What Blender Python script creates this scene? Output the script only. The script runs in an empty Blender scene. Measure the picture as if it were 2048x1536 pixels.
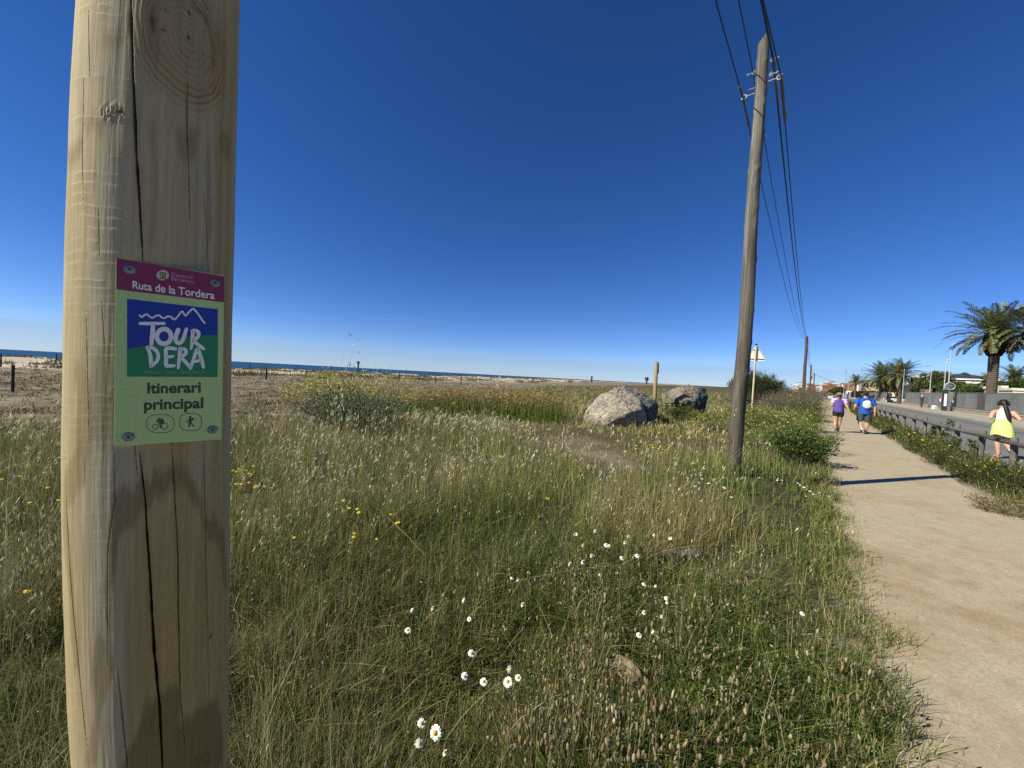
import bpy, bmesh, math, random
import numpy as np
from mathutils import Vector, Matrix, noise as mnoise

random.seed(7)
rng = np.random.default_rng(11)
SC = bpy.context.scene
COL = SC.collection
R = math.radians

# ------------------------------------------------------------------ camera
PW, PH, FPX = 2048.0, 1536.0, 750.0      # the photograph's pixels and its focal length in them
EYE = 1.65
ROLL, PITCH = R(3.0), R(-1.25)
cam_d = bpy.data.cameras.new("camera")
cam = bpy.data.objects.new("camera", cam_d)
COL.objects.link(cam)
cam_d.sensor_fit = 'HORIZONTAL'
cam_d.sensor_width = 36.0
cam_d.lens = 36.0 * FPX / PW
cam_d.clip_start = 0.03
cam_d.clip_end = 60000
FWD = Vector((0, math.cos(PITCH), math.sin(PITCH)))
_r0 = Vector((1, 0, 0))
_u0 = _r0.cross(FWD)
RIGHT = (_r0 * math.cos(ROLL) + _u0 * math.sin(ROLL)).normalized()
UP = RIGHT.cross(FWD).normalized()
m = Matrix((RIGHT, UP, -FWD)).transposed().to_4x4()
m.translation = Vector((0, 0, EYE))
cam.matrix_world = m
SC.camera = cam

# ------------------------------------------------------------------ light
SUN_AZ, SUN_EL = R(-108.5), R(38)           # azimuth clockwise from +Y
world = bpy.data.worlds.new("World")
SC.world = world
world.use_nodes = True
wn = world.node_tree.nodes
wl = world.node_tree.links
wn.clear()
sky = wn.new('ShaderNodeTexSky')
sky.sky_type = 'NISHITA'
sky.sun_disc = False
sky.sun_elevation = SUN_EL
sky.sun_rotation = SUN_AZ
sky.altitude = 2300
sky.air_density = 0.85
sky.dust_density = 0.0
sky.ozone_density = 2.0
gm = wn.new('ShaderNodeGamma'); gm.inputs['Gamma'].default_value = 1.0
hs = wn.new('ShaderNodeHueSaturation')
hs.inputs['Saturation'].default_value = 1.26
hs.inputs['Value'].default_value = 1.0
bg = wn.new('ShaderNodeBackground')
bg.inputs['Strength'].default_value = 0.094
wo = wn.new('ShaderNodeOutputWorld')
wl.new(sky.outputs[0], gm.inputs['Color'])
wl.new(gm.outputs[0], hs.inputs['Color'])
wb = wn.new('ShaderNodeMix'); wb.data_type = 'RGBA'; wb.blend_type = 'MULTIPLY'   # the camera's white balance
wb.inputs[0].default_value = 1.0; wb.inputs[7].default_value = (0.70, 0.75, 0.99, 1)
wl.new(hs.outputs[0], wb.inputs[6])
# a thin layer of haze lying on the horizon and a few faint streaks of cirrus low in the sky
tcw = wn.new('ShaderNodeTexCoord'); sxyz = wn.new('ShaderNodeSeparateXYZ'); wl.new(tcw.outputs['Generated'], sxyz.inputs[0])
mpw = wn.new('ShaderNodeMapping'); mpw.inputs['Scale'].default_value = (2.2, 2.2, 42); wl.new(tcw.outputs['Generated'], mpw.inputs['Vector'])
nzw = wn.new('ShaderNodeTexNoise'); nzw.inputs['Scale'].default_value = 2.6; nzw.inputs['Detail'].default_value = 6; wl.new(mpw.outputs[0], nzw.inputs['Vector'])
def wmath(op, a, b):
    m_ = wn.new('ShaderNodeMath'); m_.operation = op
    for v, i in ((a, 0), (b, 1)):
        if hasattr(v, 'is_linked'): wl.new(v, m_.inputs[i])
        else: m_.inputs[i].default_value = v
    return m_.outputs[0]
def wrange(v, a, b, c, d):
    m_ = wn.new('ShaderNodeMapRange'); m_.interpolation_type = 'SMOOTHSTEP'; wl.new(v, m_.inputs[0])
    for i, q in enumerate((a, b, c, d)): m_.inputs[1 + i].default_value = q
    return m_.outputs[0]
hz = wmath('ADD', sxyz.outputs['Z'], wmath('MULTIPLY', wmath('SUBTRACT', nzw.outputs['Fac'], 0.5), 0.020))
layer = wrange(hz, 0.040, 0.062, 0.50, 0.0)
cir = wmath('MULTIPLY', wmath('MULTIPLY', wrange(nzw.outputs['Fac'], 0.56, 0.74, 0.0, 1.0), wrange(sxyz.outputs['Z'], 0.06, 0.09, 0.0, 1.0)), wrange(sxyz.outputs['Z'], 0.10, 0.19, 0.13, 0.0))
hm = wn.new('ShaderNodeMix'); hm.data_type = 'RGBA'; wl.new(wmath('ADD', layer, cir), hm.inputs[0])
wl.new(wb.outputs[2], hm.inputs[6]); hm.inputs[7].default_value = (2.6, 3.7, 5.0, 1)
wl.new(hm.outputs[2], bg.inputs['Color'])
wl.new(bg.outputs[0], wo.inputs['Surface'])

sun_d = bpy.data.lights.new("sun", 'SUN')
sun_d.energy = 5.0
sun_d.angle = R(0.5)
sun_d.color = (1.0, 0.96, 0.78)
sun = bpy.data.objects.new("sun", sun_d)
COL.objects.link(sun)
SUNV = Vector((math.sin(SUN_AZ) * math.cos(SUN_EL), math.cos(SUN_AZ) * math.cos(SUN_EL), math.sin(SUN_EL)))
sun.rotation_euler = (-SUNV).to_track_quat('-Z', 'Y').to_euler()
sun.location = SUNV * 50

SC.view_settings.view_transform = 'Standard'
SC.view_settings.look = 'None'
SC.view_settings.gamma = 1.0
SC.view_settings.exposure = 0.45
SC.cycles.max_bounces = 8
SC.cycles.diffuse_bounces = 3
SC.cycles.transparent_max_bounces = 8
SC.cycles.use_denoising = False

# ------------------------------------------------------------------ geometry of the photograph
def ray(px, py):
    v = FWD + RIGHT * ((px - PW / 2) / FPX) + UP * ((PH / 2 - py) / FPX)
    return v
def ground(px, py, z=0.0):
    v = ray(px, py)
    t = (z - EYE) / v.z
    return Vector((v.x * t, v.y * t, z))
def deep(px, py, d):
    """point at forward distance d (metres along +Y) seen at that pixel"""
    v = ray(px, py)
    return Vector((0, 0, EYE)) + v * (d / v.y)

AZ = R(38.5)                              # the path, road, wall and poles run this way
DV = Vector((math.sin(AZ), math.cos(AZ), 0))
NV = Vector((math.cos(AZ), -math.sin(AZ), 0))
def pt(p, t, z=0.0):
    """p metres to the right of the camera, t metres along the path"""
    q = NV * p + DV * t
    return Vector((q.x, q.y, z))

# ------------------------------------------------------------------ helpers
def tag(o, label=None, cat=None, group=None, kind=None):
    if label: o['label'] = label
    if cat: o['category'] = cat
    if group: o['group'] = group
    if kind: o['kind'] = kind
    return o
def empty(name, loc=(0, 0, 0), rz=0.0):
    o = bpy.data.objects.new(name, None)
    o.empty_display_size = 0.2
    COL.objects.link(o)
    o.location = loc
    o.rotation_euler = (0, 0, rz)
    return o
def link(name, me, mat=None, parent=None):
    if mat is not None:
        me.materials.append(mat)
    o = bpy.data.objects.new(name, me)
    COL.objects.link(o)
    if parent is not None:
        o.parent = parent
    return o
def kids(o):
    return [c for c in COL.objects if c.parent == o]
def copy_tree(o, parent=None, ch=None):
    if ch is None:
        ch = {}
        for c in COL.objects:
            if c.parent is not None:
                ch.setdefault(c.parent.name, []).append(c)
    c = o.copy()
    COL.objects.link(c)
    if parent is not None:
        c.parent = parent
    for k in ch.get(o.name, []):
        copy_tree(k, c, ch)
    return c

class MB:
    """collects shapes into one mesh"""
    def __init__(self):
        self.v, self.f, self.c = [], [], None
    def _add(self, vs, fs):
        n = len(self.v)
        self.v += [tuple(p) for p in vs]
        self.f += [tuple(i + n for i in f) for f in fs]
    def box(self, c, s, rz=0.0, M=None):
        hx, hy, hz = s[0] / 2, s[1] / 2, s[2] / 2
        q = [Vector((x, y, z)) for z in (-hz, hz) for y in (-hy, hy) for x in (-hx, hx)]
        rot = Matrix.Rotation(rz, 3, 'Z') if M is None else M
        q = [rot @ p + Vector(c) for p in q]
        self._add(q, [(0, 2, 3, 1), (4, 5, 7, 6), (0, 1, 5, 4), (1, 3, 7, 5), (3, 2, 6, 7), (2, 0, 4, 6)])
    def tube(self, pts, rad, n=8, cap=True, squash=None):
        pts = [Vector(p) for p in pts]
        if not hasattr(rad, '__len__'): rad = [rad] * len(pts)
        rings = []
        prev = None
        for i, p in enumerate(pts):
            t = (pts[min(i + 1, len(pts) - 1)] - pts[max(i - 1, 0)]).normalized()
            if prev is None:
                a = Vector((0, 0, 1)) if abs(t.z) < 0.9 else Vector((1, 0, 0))
                u = t.cross(a).normalized()
            else:
                u = (prev - t * prev.dot(t)).normalized()
            prev = u
            w = t.cross(u)
            rings.append([p + (u * math.cos(2 * math.pi * k / n) + w * math.sin(2 * math.pi * k / n)) * rad[i] for k in range(n)])
        vs = [q for r_ in rings for q in r_]
        fs = []
        for i in range(len(pts) - 1):
            for k in range(n):
                a, b = i * n + k, i * n + (k + 1) % n
                fs.append((a, b, b + n, a + n))
        if cap:
            fs.append(tuple(range(n))[::-1])
            fs.append(tuple(range((len(pts) - 1) * n, len(pts) * n)))
        self._add(vs, fs)
    def lathe(self, prof, c=(0, 0, 0), n=16, M=None):
        c = Vector(c)
        vs, fs = [], []
        for (r_, z) in prof:
            for k in range(n):
                p = Vector((r_ * math.cos(2 * math.pi * k / n), r_ * math.sin(2 * math.pi * k / n), z))
                if M is not None: p = M @ p
                vs.append(p + c)
        for i in range(len(prof) - 1):
            for k in range(n):
                a, b = i * n + k, i * n + (k + 1) % n
                fs.append((a, b, b + n, a + n))
        fs.append(tuple(range(n))[::-1])
        fs.append(tuple(range((len(prof) - 1) * n, len(prof) * n)))
        self._add(vs, fs)
    def ball(self, c, s, nu=12, nv=8, M=None):
        prof = [(math.sin(math.pi * (i + 0.02) / (nv + 0.04)), -math.cos(math.pi * (i + 0.02) / (nv + 0.04))) for i in range(nv + 1)]
        S = Matrix.Diagonal(Vector(s)) if hasattr(s, '__len__') else Matrix.Diagonal(Vector((s, s, s)))
        self.lathe(prof, c, nu, (M @ S) if M is not None else S)
    def poly(self, pts):
        self._add(pts, [tuple(range(len(pts)))])
    def prism(self, pts, off):
        """closed outline pts swept by the vector off"""
        n = len(pts)
        off = Vector(off)
        vs = [Vector(p) for p in pts] + [Vector(p) + off for p in pts]
        fs = [tuple(range(n))[::-1], tuple(range(n, 2 * n))] + [(i, (i + 1) % n, n + (i + 1) % n, n + i) for i in range(n)]
        self._add(vs, fs)
    def build(self, name, mat, parent=None, smooth=False, bevel=0.0):
        me = bpy.data.meshes.new(name)
        me.from_pydata(self.v, [], self.f)
        bm = bmesh.new(); bm.from_mesh(me)
        bmesh.ops.recalc_face_normals(bm, faces=bm.faces)
        if bevel > 0:
            es = [e for e in bm.edges if len(e.link_faces) == 2 and e.calc_face_angle(0) > 0.6]
            bmesh.ops.bevel(bm, geom=es, offset=bevel, segments=2, affect='EDGES', profile=0.5)
        bm.to_mesh(me); bm.free()
        if smooth:
            for p in me.polygons: p.use_smooth = True
            try: me.set_sharp_from_angle(angle=R(40))
            except Exception: pass
        return link(name, me, mat, parent)

def np_mesh(name, V, F, mat=None, parent=None, cols=None, smooth=False, attrs=None):
    """numpy: V (n,3); F list of (k,m) index arrays; cols (n,3)"""
    if not isinstance(F, (list, tuple)): F = [F]
    me = bpy.data.meshes.new(name)
    V = np.asarray(V, dtype=np.float32)
    me.vertices.add(len(V))
    me.vertices.foreach_set('co', V.ravel())
    loops = np.concatenate([np.asarray(f, dtype=np.int32).ravel() for f in F])
    tot = np.concatenate([np.full(len(f), f.shape[1], dtype=np.int32) for f in F])
    start = np.concatenate([[0], np.cumsum(tot)[:-1]]).astype(np.int32)
    me.loops.add(len(loops))
    me.loops.foreach_set('vertex_index', loops)
    me.polygons.add(len(tot))
    me.polygons.foreach_set('loop_start', start)
    me.polygons.foreach_set('loop_total', tot)
    if smooth:
        me.polygons.foreach_set('use_smooth', np.ones(len(tot), dtype=bool))
    if cols is not None:
        a = me.color_attributes.new('Col', 'FLOAT_COLOR', 'POINT')
        c4 = np.ones((len(V), 4), dtype=np.float32); c4[:, :3] = cols
        a.data.foreach_set('color', c4.ravel())
    for k, arr in (attrs or {}).items():
        a = me.attributes.new(k, 'FLOAT', 'POINT')
        a.data.foreach_set('value', np.asarray(arr, dtype=np.float32))
    me.update(calc_edges=True)
    me.validate()
    return link(name, me, mat, parent)

# value noise in numpy
_perm = rng.random((256, 256)).astype(np.float32)
def vnoise(x, y):
    x = np.asarray(x, dtype=np.float64); y = np.asarray(y, dtype=np.float64)
    xi = np.floor(x).astype(int); yi = np.floor(y).astype(int)
    fx = x - xi; fy = y - yi
    fx = fx * fx * (3 - 2 * fx); fy = fy * fy * (3 - 2 * fy)
    g = lambda a, b: _perm[a % 256, b % 256]
    return (g(xi, yi) * (1 - fx) + g(xi + 1, yi) * fx) * (1 - fy) + (g(xi, yi + 1) * (1 - fx) + g(xi + 1, yi + 1) * fx) * fy
def fbm(x, y, o=4):
    s, a, t = 0.0, 0.5, 0.0
    for k in range(o):
        s = s + a * vnoise(x * 2 ** k + 17.3 * k, y * 2 ** k - 9.1 * k); t += a; a *= 0.5
    return s / t
def sstep(a, b, x):
    t = np.clip((x - a) / (b - a), 0, 1)
    return t * t * (3 - 2 * t)

# ------------------------------------------------------------------ materials
class NT:
    def __init__(self, name):
        self.m = bpy.data.materials.new(name)
        self.m.use_nodes = True
        self.n = self.m.node_tree.nodes
        self.l = self.m.node_tree.links
        self.b = self.n['Principled BSDF']
        self.out = self.n['Material Output']
    def new(self, t, **kw):
        x = self.n.new(t)
        for k, v in kw.items():
            if k in x.inputs: x.inputs[k].default_value = v
            else: setattr(x, k, v)
        return x
    def noise(self, scale, detail=4, rough=0.55, vec=None, stretch=None, coord='Object'):
        tc = self.new('ShaderNodeTexCoord')
        src = tc.outputs[coord]
        if stretch:
            mp = self.new('ShaderNodeMapping'); mp.inputs['Scale'].default_value = stretch
            self.l.new(src, mp.inputs['Vector']); src = mp.outputs[0]
        nz = self.new('ShaderNodeTexNoise', Scale=scale, Detail=detail, Roughness=rough)
        self.l.new(src, nz.inputs['Vector'])
        return nz.outputs['Fac']
    def ramp(self, fac, stops):
        r_ = self.new('ShaderNodeValToRGB')
        e = r_.color_ramp.elements
        while len(e) < len(stops): e.new(0.5)
        for i, (p, c) in enumerate(stops):
            e[i].position = p
            e[i].color = (*c, 1) if hasattr(c, '__len__') else (c, c, c, 1)
        self.l.new(fac, r_.inputs['Fac'])
        return r_.outputs['Color']
    def mix(self, fac, a, b, mode='MIX'):
        x = self.new('ShaderNodeMix', data_type='RGBA', blend_type=mode)
        for val, sock in ((fac, x.inputs[0]), (a, x.inputs[6]), (b, x.inputs[7])):
            if hasattr(val, 'is_linked'): self.l.new(val, sock)
            elif hasattr(val, '__len__'): sock.default_value = (*val, 1)
            else: sock.default_value = val
        return x.outputs[2]
    def bump(self, h, strength=0.3, dist=0.01):
        b = self.new('ShaderNodeBump', Strength=strength, Distance=dist)
        self.l.new(h, b.inputs['Height'])
        self.l.new(b.outputs[0], self.b.inputs['Normal'])
    def base(self, c):
        if hasattr(c, 'is_linked'): self.l.new(c, self.b.inputs['Base Color'])
        else: self.b.inputs['Base Color'].default_value = (*c, 1)
    def attr(self, name='Col', fac=False):
        a = self.new('ShaderNodeAttribute', attribute_name=name)
        return a.outputs['Fac'] if fac else a.outputs['Color']

def simple(name, c, rough=0.6, metal=0.0, var=0.25, scale=6.0, bump=0.15, bd=0.01, spec=0.4, stretch=None):
    t = NT(name)
    f = t.noise(scale, 5, 0.6, stretch=stretch)
    lo = tuple(x * (1 - var) for x in c); hi = tuple(min(1, x * (1 + var)) for x in c)
    t.base(t.ramp(f, [(0.3, lo), (0.7, hi)]))
    t.b.inputs['Roughness'].default_value = rough
    t.b.inputs['Metallic'].default_value = metal
    t.b.inputs['Specular IOR Level'].default_value = spec
    if bump > 0:
        t.bump(t.noise(scale * 5, 4, 0.6, stretch=stretch), bump, bd)
    return t.m
def plant_mat(name, trans=0.27, rough=0.6, spec=0.12):
    t = NT(name)
    c = t.attr('Col')
    f = t.noise(9.0, 2)
    c2 = t.mix(1.0, c, t.ramp(f, [(0.3, 0.75), (0.75, 1.2)]), 'MULTIPLY')
    t.base(c2)
    t.b.inputs['Roughness'].default_value = rough
    t.b.inputs['Specular IOR Level'].default_value = spec
    tr = t.new('ShaderNodeBsdfTranslucent')
    t.l.new(c2, tr.inputs['Color'])
    ms = t.new('ShaderNodeMixShader', Fac=trans)
    t.l.new(t.b.outputs[0], ms.inputs[1]); t.l.new(tr.outputs[0], ms.inputs[2])
    t.l.new(ms.outputs[0], t.out.inputs['Surface'])
    return t.m
PLANT = plant_mat('plant_fibre')
# ================================================================== ground, path, road, sea
# shoreline (sand edge) and the edge of the tall grass, as places on the ground
SHORE = np.array([(-400, -60), (-150, 40), (-95, 62), (-88, 73), (-70, 88), (-54, 112), (-30, 190), (49, 500), (293, 825), (1200, 2600), (4200, 8000)], float)
def shore_d(x, y):
    """signed distance (m) inland of the shoreline, roughly"""
    best = np.full(np.shape(x), 1e9); sgn = np.ones(np.shape(x))
    for a, b in zip(SHORE[:-1], SHORE[1:]):
        ab = b - a
        t = np.clip(((x - a[0]) * ab[0] + (y - a[1]) * ab[1]) / (ab @ ab), 0, 1)
        dx, dy = x - (a[0] + t * ab[0]), y - (a[1] + t * ab[1])
        d = np.hypot(dx, dy)
        s = np.where(ab[0] * dy - ab[1] * dx < 0, 1.0, -1.0)
        upd = d < best
        best = np.where(upd, d, best); sgn = np.where(upd, s, sgn)
    return best * sgn
GEDGE = np.array([(-40, 3.5), (-14, 6.6), (-9.6, 8.0), (-7.2, 10.4), (-5.2, 14), (-3.5, 22), (-1.5, 36), (6, 70), (30, 120)], float)
def grass_side(x, y):
    """>0 where the grass field stands (metres inside its edge)"""
    best = np.full(np.shape(x), 1e9); sgn = np.ones(np.shape(x))
    for a, b in zip(GEDGE[:-1], GEDGE[1:]):
        ab = b - a
        t = np.clip(((x - a[0]) * ab[0] + (y - a[1]) * ab[1]) / (ab @ ab), 0, 1)
        dx, dy = x - (a[0] + t * ab[0]), y - (a[1] + t * ab[1])
        d = np.hypot(dx, dy)
        s = np.where(ab[0] * dy - ab[1] * dx < 0, 1.0, -1.0)
        upd = d < best
        best = np.where(upd, d, best); sgn = np.where(upd, s, sgn)
    return best * sgn
# path edges measured on the photograph, as (p, t) along the path
LPX = [(1800, 1536), (1752, 1340), (1700, 1170), (1672, 1060), (1655, 985), (1645, 925), (1640, 880), (1640, 845), (1642, 815), (1641, 800)]
RPX = [(2048, 1045), (1985, 1003), (1900, 957), (1850, 926), (1800, 896), (1765, 872), (1735, 850), (1700, 824), (1672, 805), (1655, 796)]
def to_pt(v): return (v.x * NV.x + v.y * NV.y, v.x * DV.x + v.y * DV.y)
_L = sorted([to_pt(ground(*q)) for q in LPX], key=lambda a: a[1])
_Rr = sorted([to_pt(ground(*q)) for q in RPX], key=lambda a: a[1])
LT = np.array([-40, -3] + [a[1] for a in _L] + [150.0, 400]); LP = np.array([0.35, 0.35] + [a[0] for a in _L] + [_L[-1][0]] * 2)
RT = np.array([-40, -3] + [a[1] for a in _Rr] + [150.0, 400]); RP = np.array([2.75, 2.75] + [a[0] for a in _Rr] + [_Rr[-1][0]] * 2)
def path_l(t): return np.interp(t, LT, LP)
def path_r(t): return np.interp(t, RT, RP)
FENCE_P, ROAD_A, ROAD_B, WALL_P = 3.5, 3.95, 10.4, 13.9
POLE_XY = (3.51, 5.97)

def blob_at(px, py, rad, x, y, z=0.15):
    g = ground(px, py, z)
    return np.exp(-((x - g.x) ** 2 + (y - g.y) ** 2) / (2 * rad * rad))
def bare(x, y):
    b = blob_at(1195, 905, 0.55, x, y) + blob_at(1235, 930, 0.42, x, y) + blob_at(1160, 880, 0.6, x, y) + blob_at(1215, 965, 0.3, x, y) * 0.7
    b += 0.8 * blob_at(1110, 845, 1.3, x, y, 0.0)
    return np.clip(b, 0, 1)
def zfield(x, y):
    """height of the ground"""
    p = x * NV.x + y * NV.y; t = x * DV.x + y * DV.y
    sd = shore_d(x, y)
    inl = path_l(t) - p                     # metres left of the path
    z = 0.20 * np.exp(-((x - POLE_XY[0]) ** 2 + (y - POLE_XY[1]) ** 2) / 2.2) * sstep(0.0, 0.8, inl)
    z = z + sstep(0.1, 1.5, inl) * (0.06 + 0.10 * (fbm(x * 0.5, y * 0.5, 3) - 0.5)) * sstep(2, 8, sd)
    # low dunes along the beach
    dune = sstep(0, 12, sd) * (1 - sstep(40, 66, sd)) * sstep(20, 40, np.hypot(x, y))
    z = z + dune * (1.5 * (fbm(x * 0.11, y * 0.11, 4) - 0.45))
    z = z - 5.0 * sstep(0, -25, sd)
    return z

def build_ground():
    nr, na = 300, 560
    rad = np.concatenate([[0.0], np.geomspace(0.25, 9000, nr - 1)])
    ang = np.linspace(0, 2 * np.pi, na, endpoint=False)
    rr, aa = np.meshgrid(rad, ang, indexing='ij')
    x = rr * np.sin(aa); y = rr * np.cos(aa)
    z = zfield(x, y)
    far = rr > 700
    z = np.where(far & (shore_d(x, y) > 0), z * 0, z)
    p = x * NV.x + y * NV.y
    sd = shore_d(x, y); gs = grass_side(x, y); br = bare(x, y)
    sandness = (1 - sstep(46, 66, sd + 16 * (fbm(x * 0.13, y * 0.13) - 0.5))) 
    grassy = sstep(-1.0, 1.0, gs + 1.6 * (fbm(x * 0.7, y * 0.7) - 0.5)) * (1 - 0.85 * br)
    V = np.stack([x, y, z], -1).reshape(-1, 3)
    i = np.arange(nr - 1)[:, None] * na; k = np.arange(na)[None, :]
    a = (i + k).ravel(); b = (i + (k + 1) % na).ravel()
    F = np.stack([a, a + na, b + na, b], -1)
    p_ = p; t_ = x * DV.x + y * DV.y
    inl_ = path_l(t_) - p_ + 0.5 * (fbm(t_ * 1.6 + 2, p_ * 0 + 1.0) - 0.42)
    rgt_ = p_ - path_r(t_)
    verge_ = np.where(inl_ > 0, 1 - sstep(0.0, 0.28, inl_), 1 - sstep(0.05, 0.35, rgt_)) * (1 - sstep(60, 120, rr)) * sstep(0.3, 0.55, fbm(x * 3, y * 3) + 0.15)
    sandness = np.maximum(sandness, 0.85 * verge_)
    t = NT('ground_soil')
    n1 = t.noise(0.55, 9, 0.72); n2 = t.noise(14.0, 6, 0.7); n3 = t.noise(70, 4, 0.7)
    dirt = t.ramp(n1, [(0.3, (0.10, 0.082, 0.052)), (0.46, (0.19, 0.155, 0.105)), (0.56, (0.30, 0.245, 0.172)), (0.7, (0.42, 0.34, 0.245))])
    dirt = t.mix(0.75, dirt, t.ramp(n2, [(0.32, 0.45), (0.68, 1.25)]), 'MULTIPLY')
    thatch = t.ramp(n2, [(0.3, (0.045, 0.036, 0.018)), (0.55, (0.11, 0.092, 0.048)), (0.75, (0.20, 0.165, 0.092))])
    sand = t.ramp(t.noise(0.6, 6, 0.6), [(0.3, (0.44, 0.35, 0.26)), (0.7, (0.60, 0.49, 0.375))])
    c = t.mix(t.attr('grassy', True), dirt, thatch)
    c = t.mix(t.attr('sandy', True), c, sand)
    t.base(c)
    t.b.inputs['Roughness'].default_value = 0.95
    t.b.inputs['Specular IOR Level'].default_value = 0.1
    t.bump(t.mix(0.5, n2, n3), 0.8, 0.05)
    o = np_mesh('ground', V, F, t.m, smooth=True, attrs={'grassy': grassy.ravel(), 'sandy': sandness.ravel()})
    tag(o, kind='structure')
build_ground()

# --- path
def path_stain(x, y):
    s = 0
    for px, py, r_, a in ((1732, 1110, 0.22, 1.0), (1752, 1160, 0.20, 0.8), (1985, 1200, 0.24, 1.0), (2020, 1250, 0.25, 0.8), (1800, 1255, 0.18, 0.8), (1830, 1180, 0.5, 0.3), (1960, 1120, 0.4, 0.3), (1790, 1290, 0.15, 0.6)):
        g = ground(px, py); s = s + a * np.exp(-(((x - g.x) ** 2 + (y - g.y) ** 2) / (2 * r_ * r_)))
    return np.clip(s, 0, 1) * sstep(0.30, 0.6, fbm(x * 7, y * 7))
def strip(name, pl, pr, ts, z, mat, nc=2, kind='structure', rag=0.0):
    rows = []
    for j in range(nc):
        f = j / (nc - 1)
        p = pl(ts) * (1 - f) + pr(ts) * f
        if rag and j in (0, nc - 1):
            p = p + rag * (fbm(ts * 1.7 + j * 50, ts * 0.3 + 5) - 0.5) * 2
        rows.append(np.stack([NV.x * p + DV.x * ts, NV.y * p + DV.y * ts, np.full_like(ts, z)], -1))
    V = np.stack(rows, 1)
    n = len(ts)
    V = V.reshape(-1, 3)
    i = np.arange(n - 1)[:, None] * nc; k = np.arange(nc - 1)[None, :]
    a = (i + k).ravel()
    F = np.stack([a, a + 1, a + nc + 1, a + nc], -1)
    o = np_mesh(name, V, F, mat, smooth=True, attrs={'stain': path_stain(V[:, 0], V[:, 1])} if name == 'path' else None)
    tag(o, kind=kind)
    return o
t = NT('path_gravel')
n1 = t.noise(0.9, 6, 0.65); n2 = t.noise(60, 6, 0.75); n3 = t.noise(5.5, 5, 0.65); n4 = t.noise(210, 3, 0.7)
c = t.ramp(n2, [(0.28, (0.27, 0.215, 0.14)), (0.5, (0.44, 0.365, 0.25)), (0.75, (0.55, 0.475, 0.345))])
c = t.mix(t.ramp(n1, [(0.50, 0.0), (0.68, 0.5)]), c, (0.33, 0.24, 0.14))
c = t.mix(0.6, c, t.ramp(n3, [(0.3, 0.72), (0.7, 1.1)]), 'MULTIPLY')
c = t.mix(t.attr('stain', True), c, t.mix(1.0, c, (0.84, 0.76, 0.66), 'MULTIPLY'))
vo = t.new('ShaderNodeTexVoronoi', Scale=55.0)
_tc = t.new('ShaderNodeTexCoord'); t.l.new(_tc.outputs['Object'], vo.inputs['Vector'])
c = t.mix(t.ramp(vo.outputs['Distance'], [(0.05, 0.45), (0.16, 0.0)]), c, (0.60, 0.53, 0.42))
t.base(c)
t.b.inputs['Roughness'].default_value = 0.95
t.b.inputs['Specular IOR Level'].default_value = 0.15
t.bump(t.mix(0.5, n2, n4), 0.4, 0.010)
ts = np.concatenate([np.arange(-6, 30, 0.06), np.geomspace(30, 330, 60)])
strip('path', path_l, path_r, ts, 0.012, t.m, 28, rag=0.10)

# --- road and pavement beyond the barrier
t = NT('road_asphalt')
n1 = t.noise(0.5, 5, 0.6); n2 = t.noise(90, 4, 0.7)
c = t.ramp(n1, [(0.3, (0.15, 0.145, 0.135)), (0.7, (0.215, 0.205, 0.19))])
c = t.mix(0.6, c, t.ramp(n2, [(0.3, 0.7), (0.7, 1.15)]), 'MULTIPLY')
trk = t.noise(0.55, 4, 0.6, stretch=(1, 1, 1))
t.base(c); t.b.inputs['Roughness'].default_value = 0.9
t.bump(n2, 0.4, 0.01)
ts2 = np.concatenate([np.arange(-30, 120, 2.0), np.geomspace(120, 420, 20)])
k_ = lambda v: (lambda q: np.full_like(q, v))
strip('road', k_(ROAD_A), k_(ROAD_B), ts2, 0.016, t.m, 3)
def wear(name, p0, w, c):
    m_ = simple(name, c, 0.9, 0, 0.25, 0.6, 0.2)
    strip(name, lambda q: p0 + 0.25 * (vnoise(q * 0.2, q * 0 + p0) - 0.5), lambda q: p0 + w + 0.3 * (vnoise(q * 0.23, q * 0 + 3 + p0) - 0.5), ts2, 0.021, m_, 2)
wear('road_tyre_track', 6.0, 0.8, (0.135, 0.13, 0.12))
wear('road_tyre_track', 8.6, 0.7, (0.14, 0.133, 0.125))
conc = simple('pavement_concrete', (0.36, 0.325, 0.265), 0.9, 0, 0.22, 1.2, 0.3, 0.01)
mb = MB()
for t0 in np.arange(-25, 330, 5.0):
    a = pt((ROAD_B + WALL_P) / 2 + 0.0, t0 + 2.5, 0.06)
    mb.box(a, (WALL_P - ROAD_B - 0.01, 4.985, 0.14), rz=-AZ)
o = mb.build('pavement', conc); tag(o, kind='structure')

# --- sea
t = NT('sea_water')
t.base((0.012, 0.065, 0.15))
t.b.inputs['Roughness'].default_value = 0.5
t.b.inputs['Specular IOR Level'].default_value = 0.05
nz = t.noise(0.25, 6, 0.65, stretch=(1, 1, 1)); nz2 = t.noise(0.012, 4, 0.6)
t.base(t.mix(t.ramp(nz2, [(0.35, 0.0), (0.7, 1.0)]), (0.012, 0.055, 0.14), (0.022, 0.095, 0.20)))
t.bump(nz, 0.9, 1.2)
n_ = 72
V = [(0, 0, -2.6)]; F = []
for rad in (60, 300, 1500, 6000, 40000):
    for k in range(n_):
        a = 2 * math.pi * k / n_
        V.append((rad * math.sin(a), rad * math.cos(a), -2.6))
mb = MB()
mb.v = V
for k in range(n_): mb.f.append((0, 1 + k, 1 + (k + 1) % n_))
for j in range(4):
    for k in range(n_):
        a = 1 + j * n_ + k; b = 1 + j * n_ + (k + 1) % n_
        mb.f.append((a, a + n_, b + n_, b))
o = mb.build('sea', t.m); tag(o, kind='structure')
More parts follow.
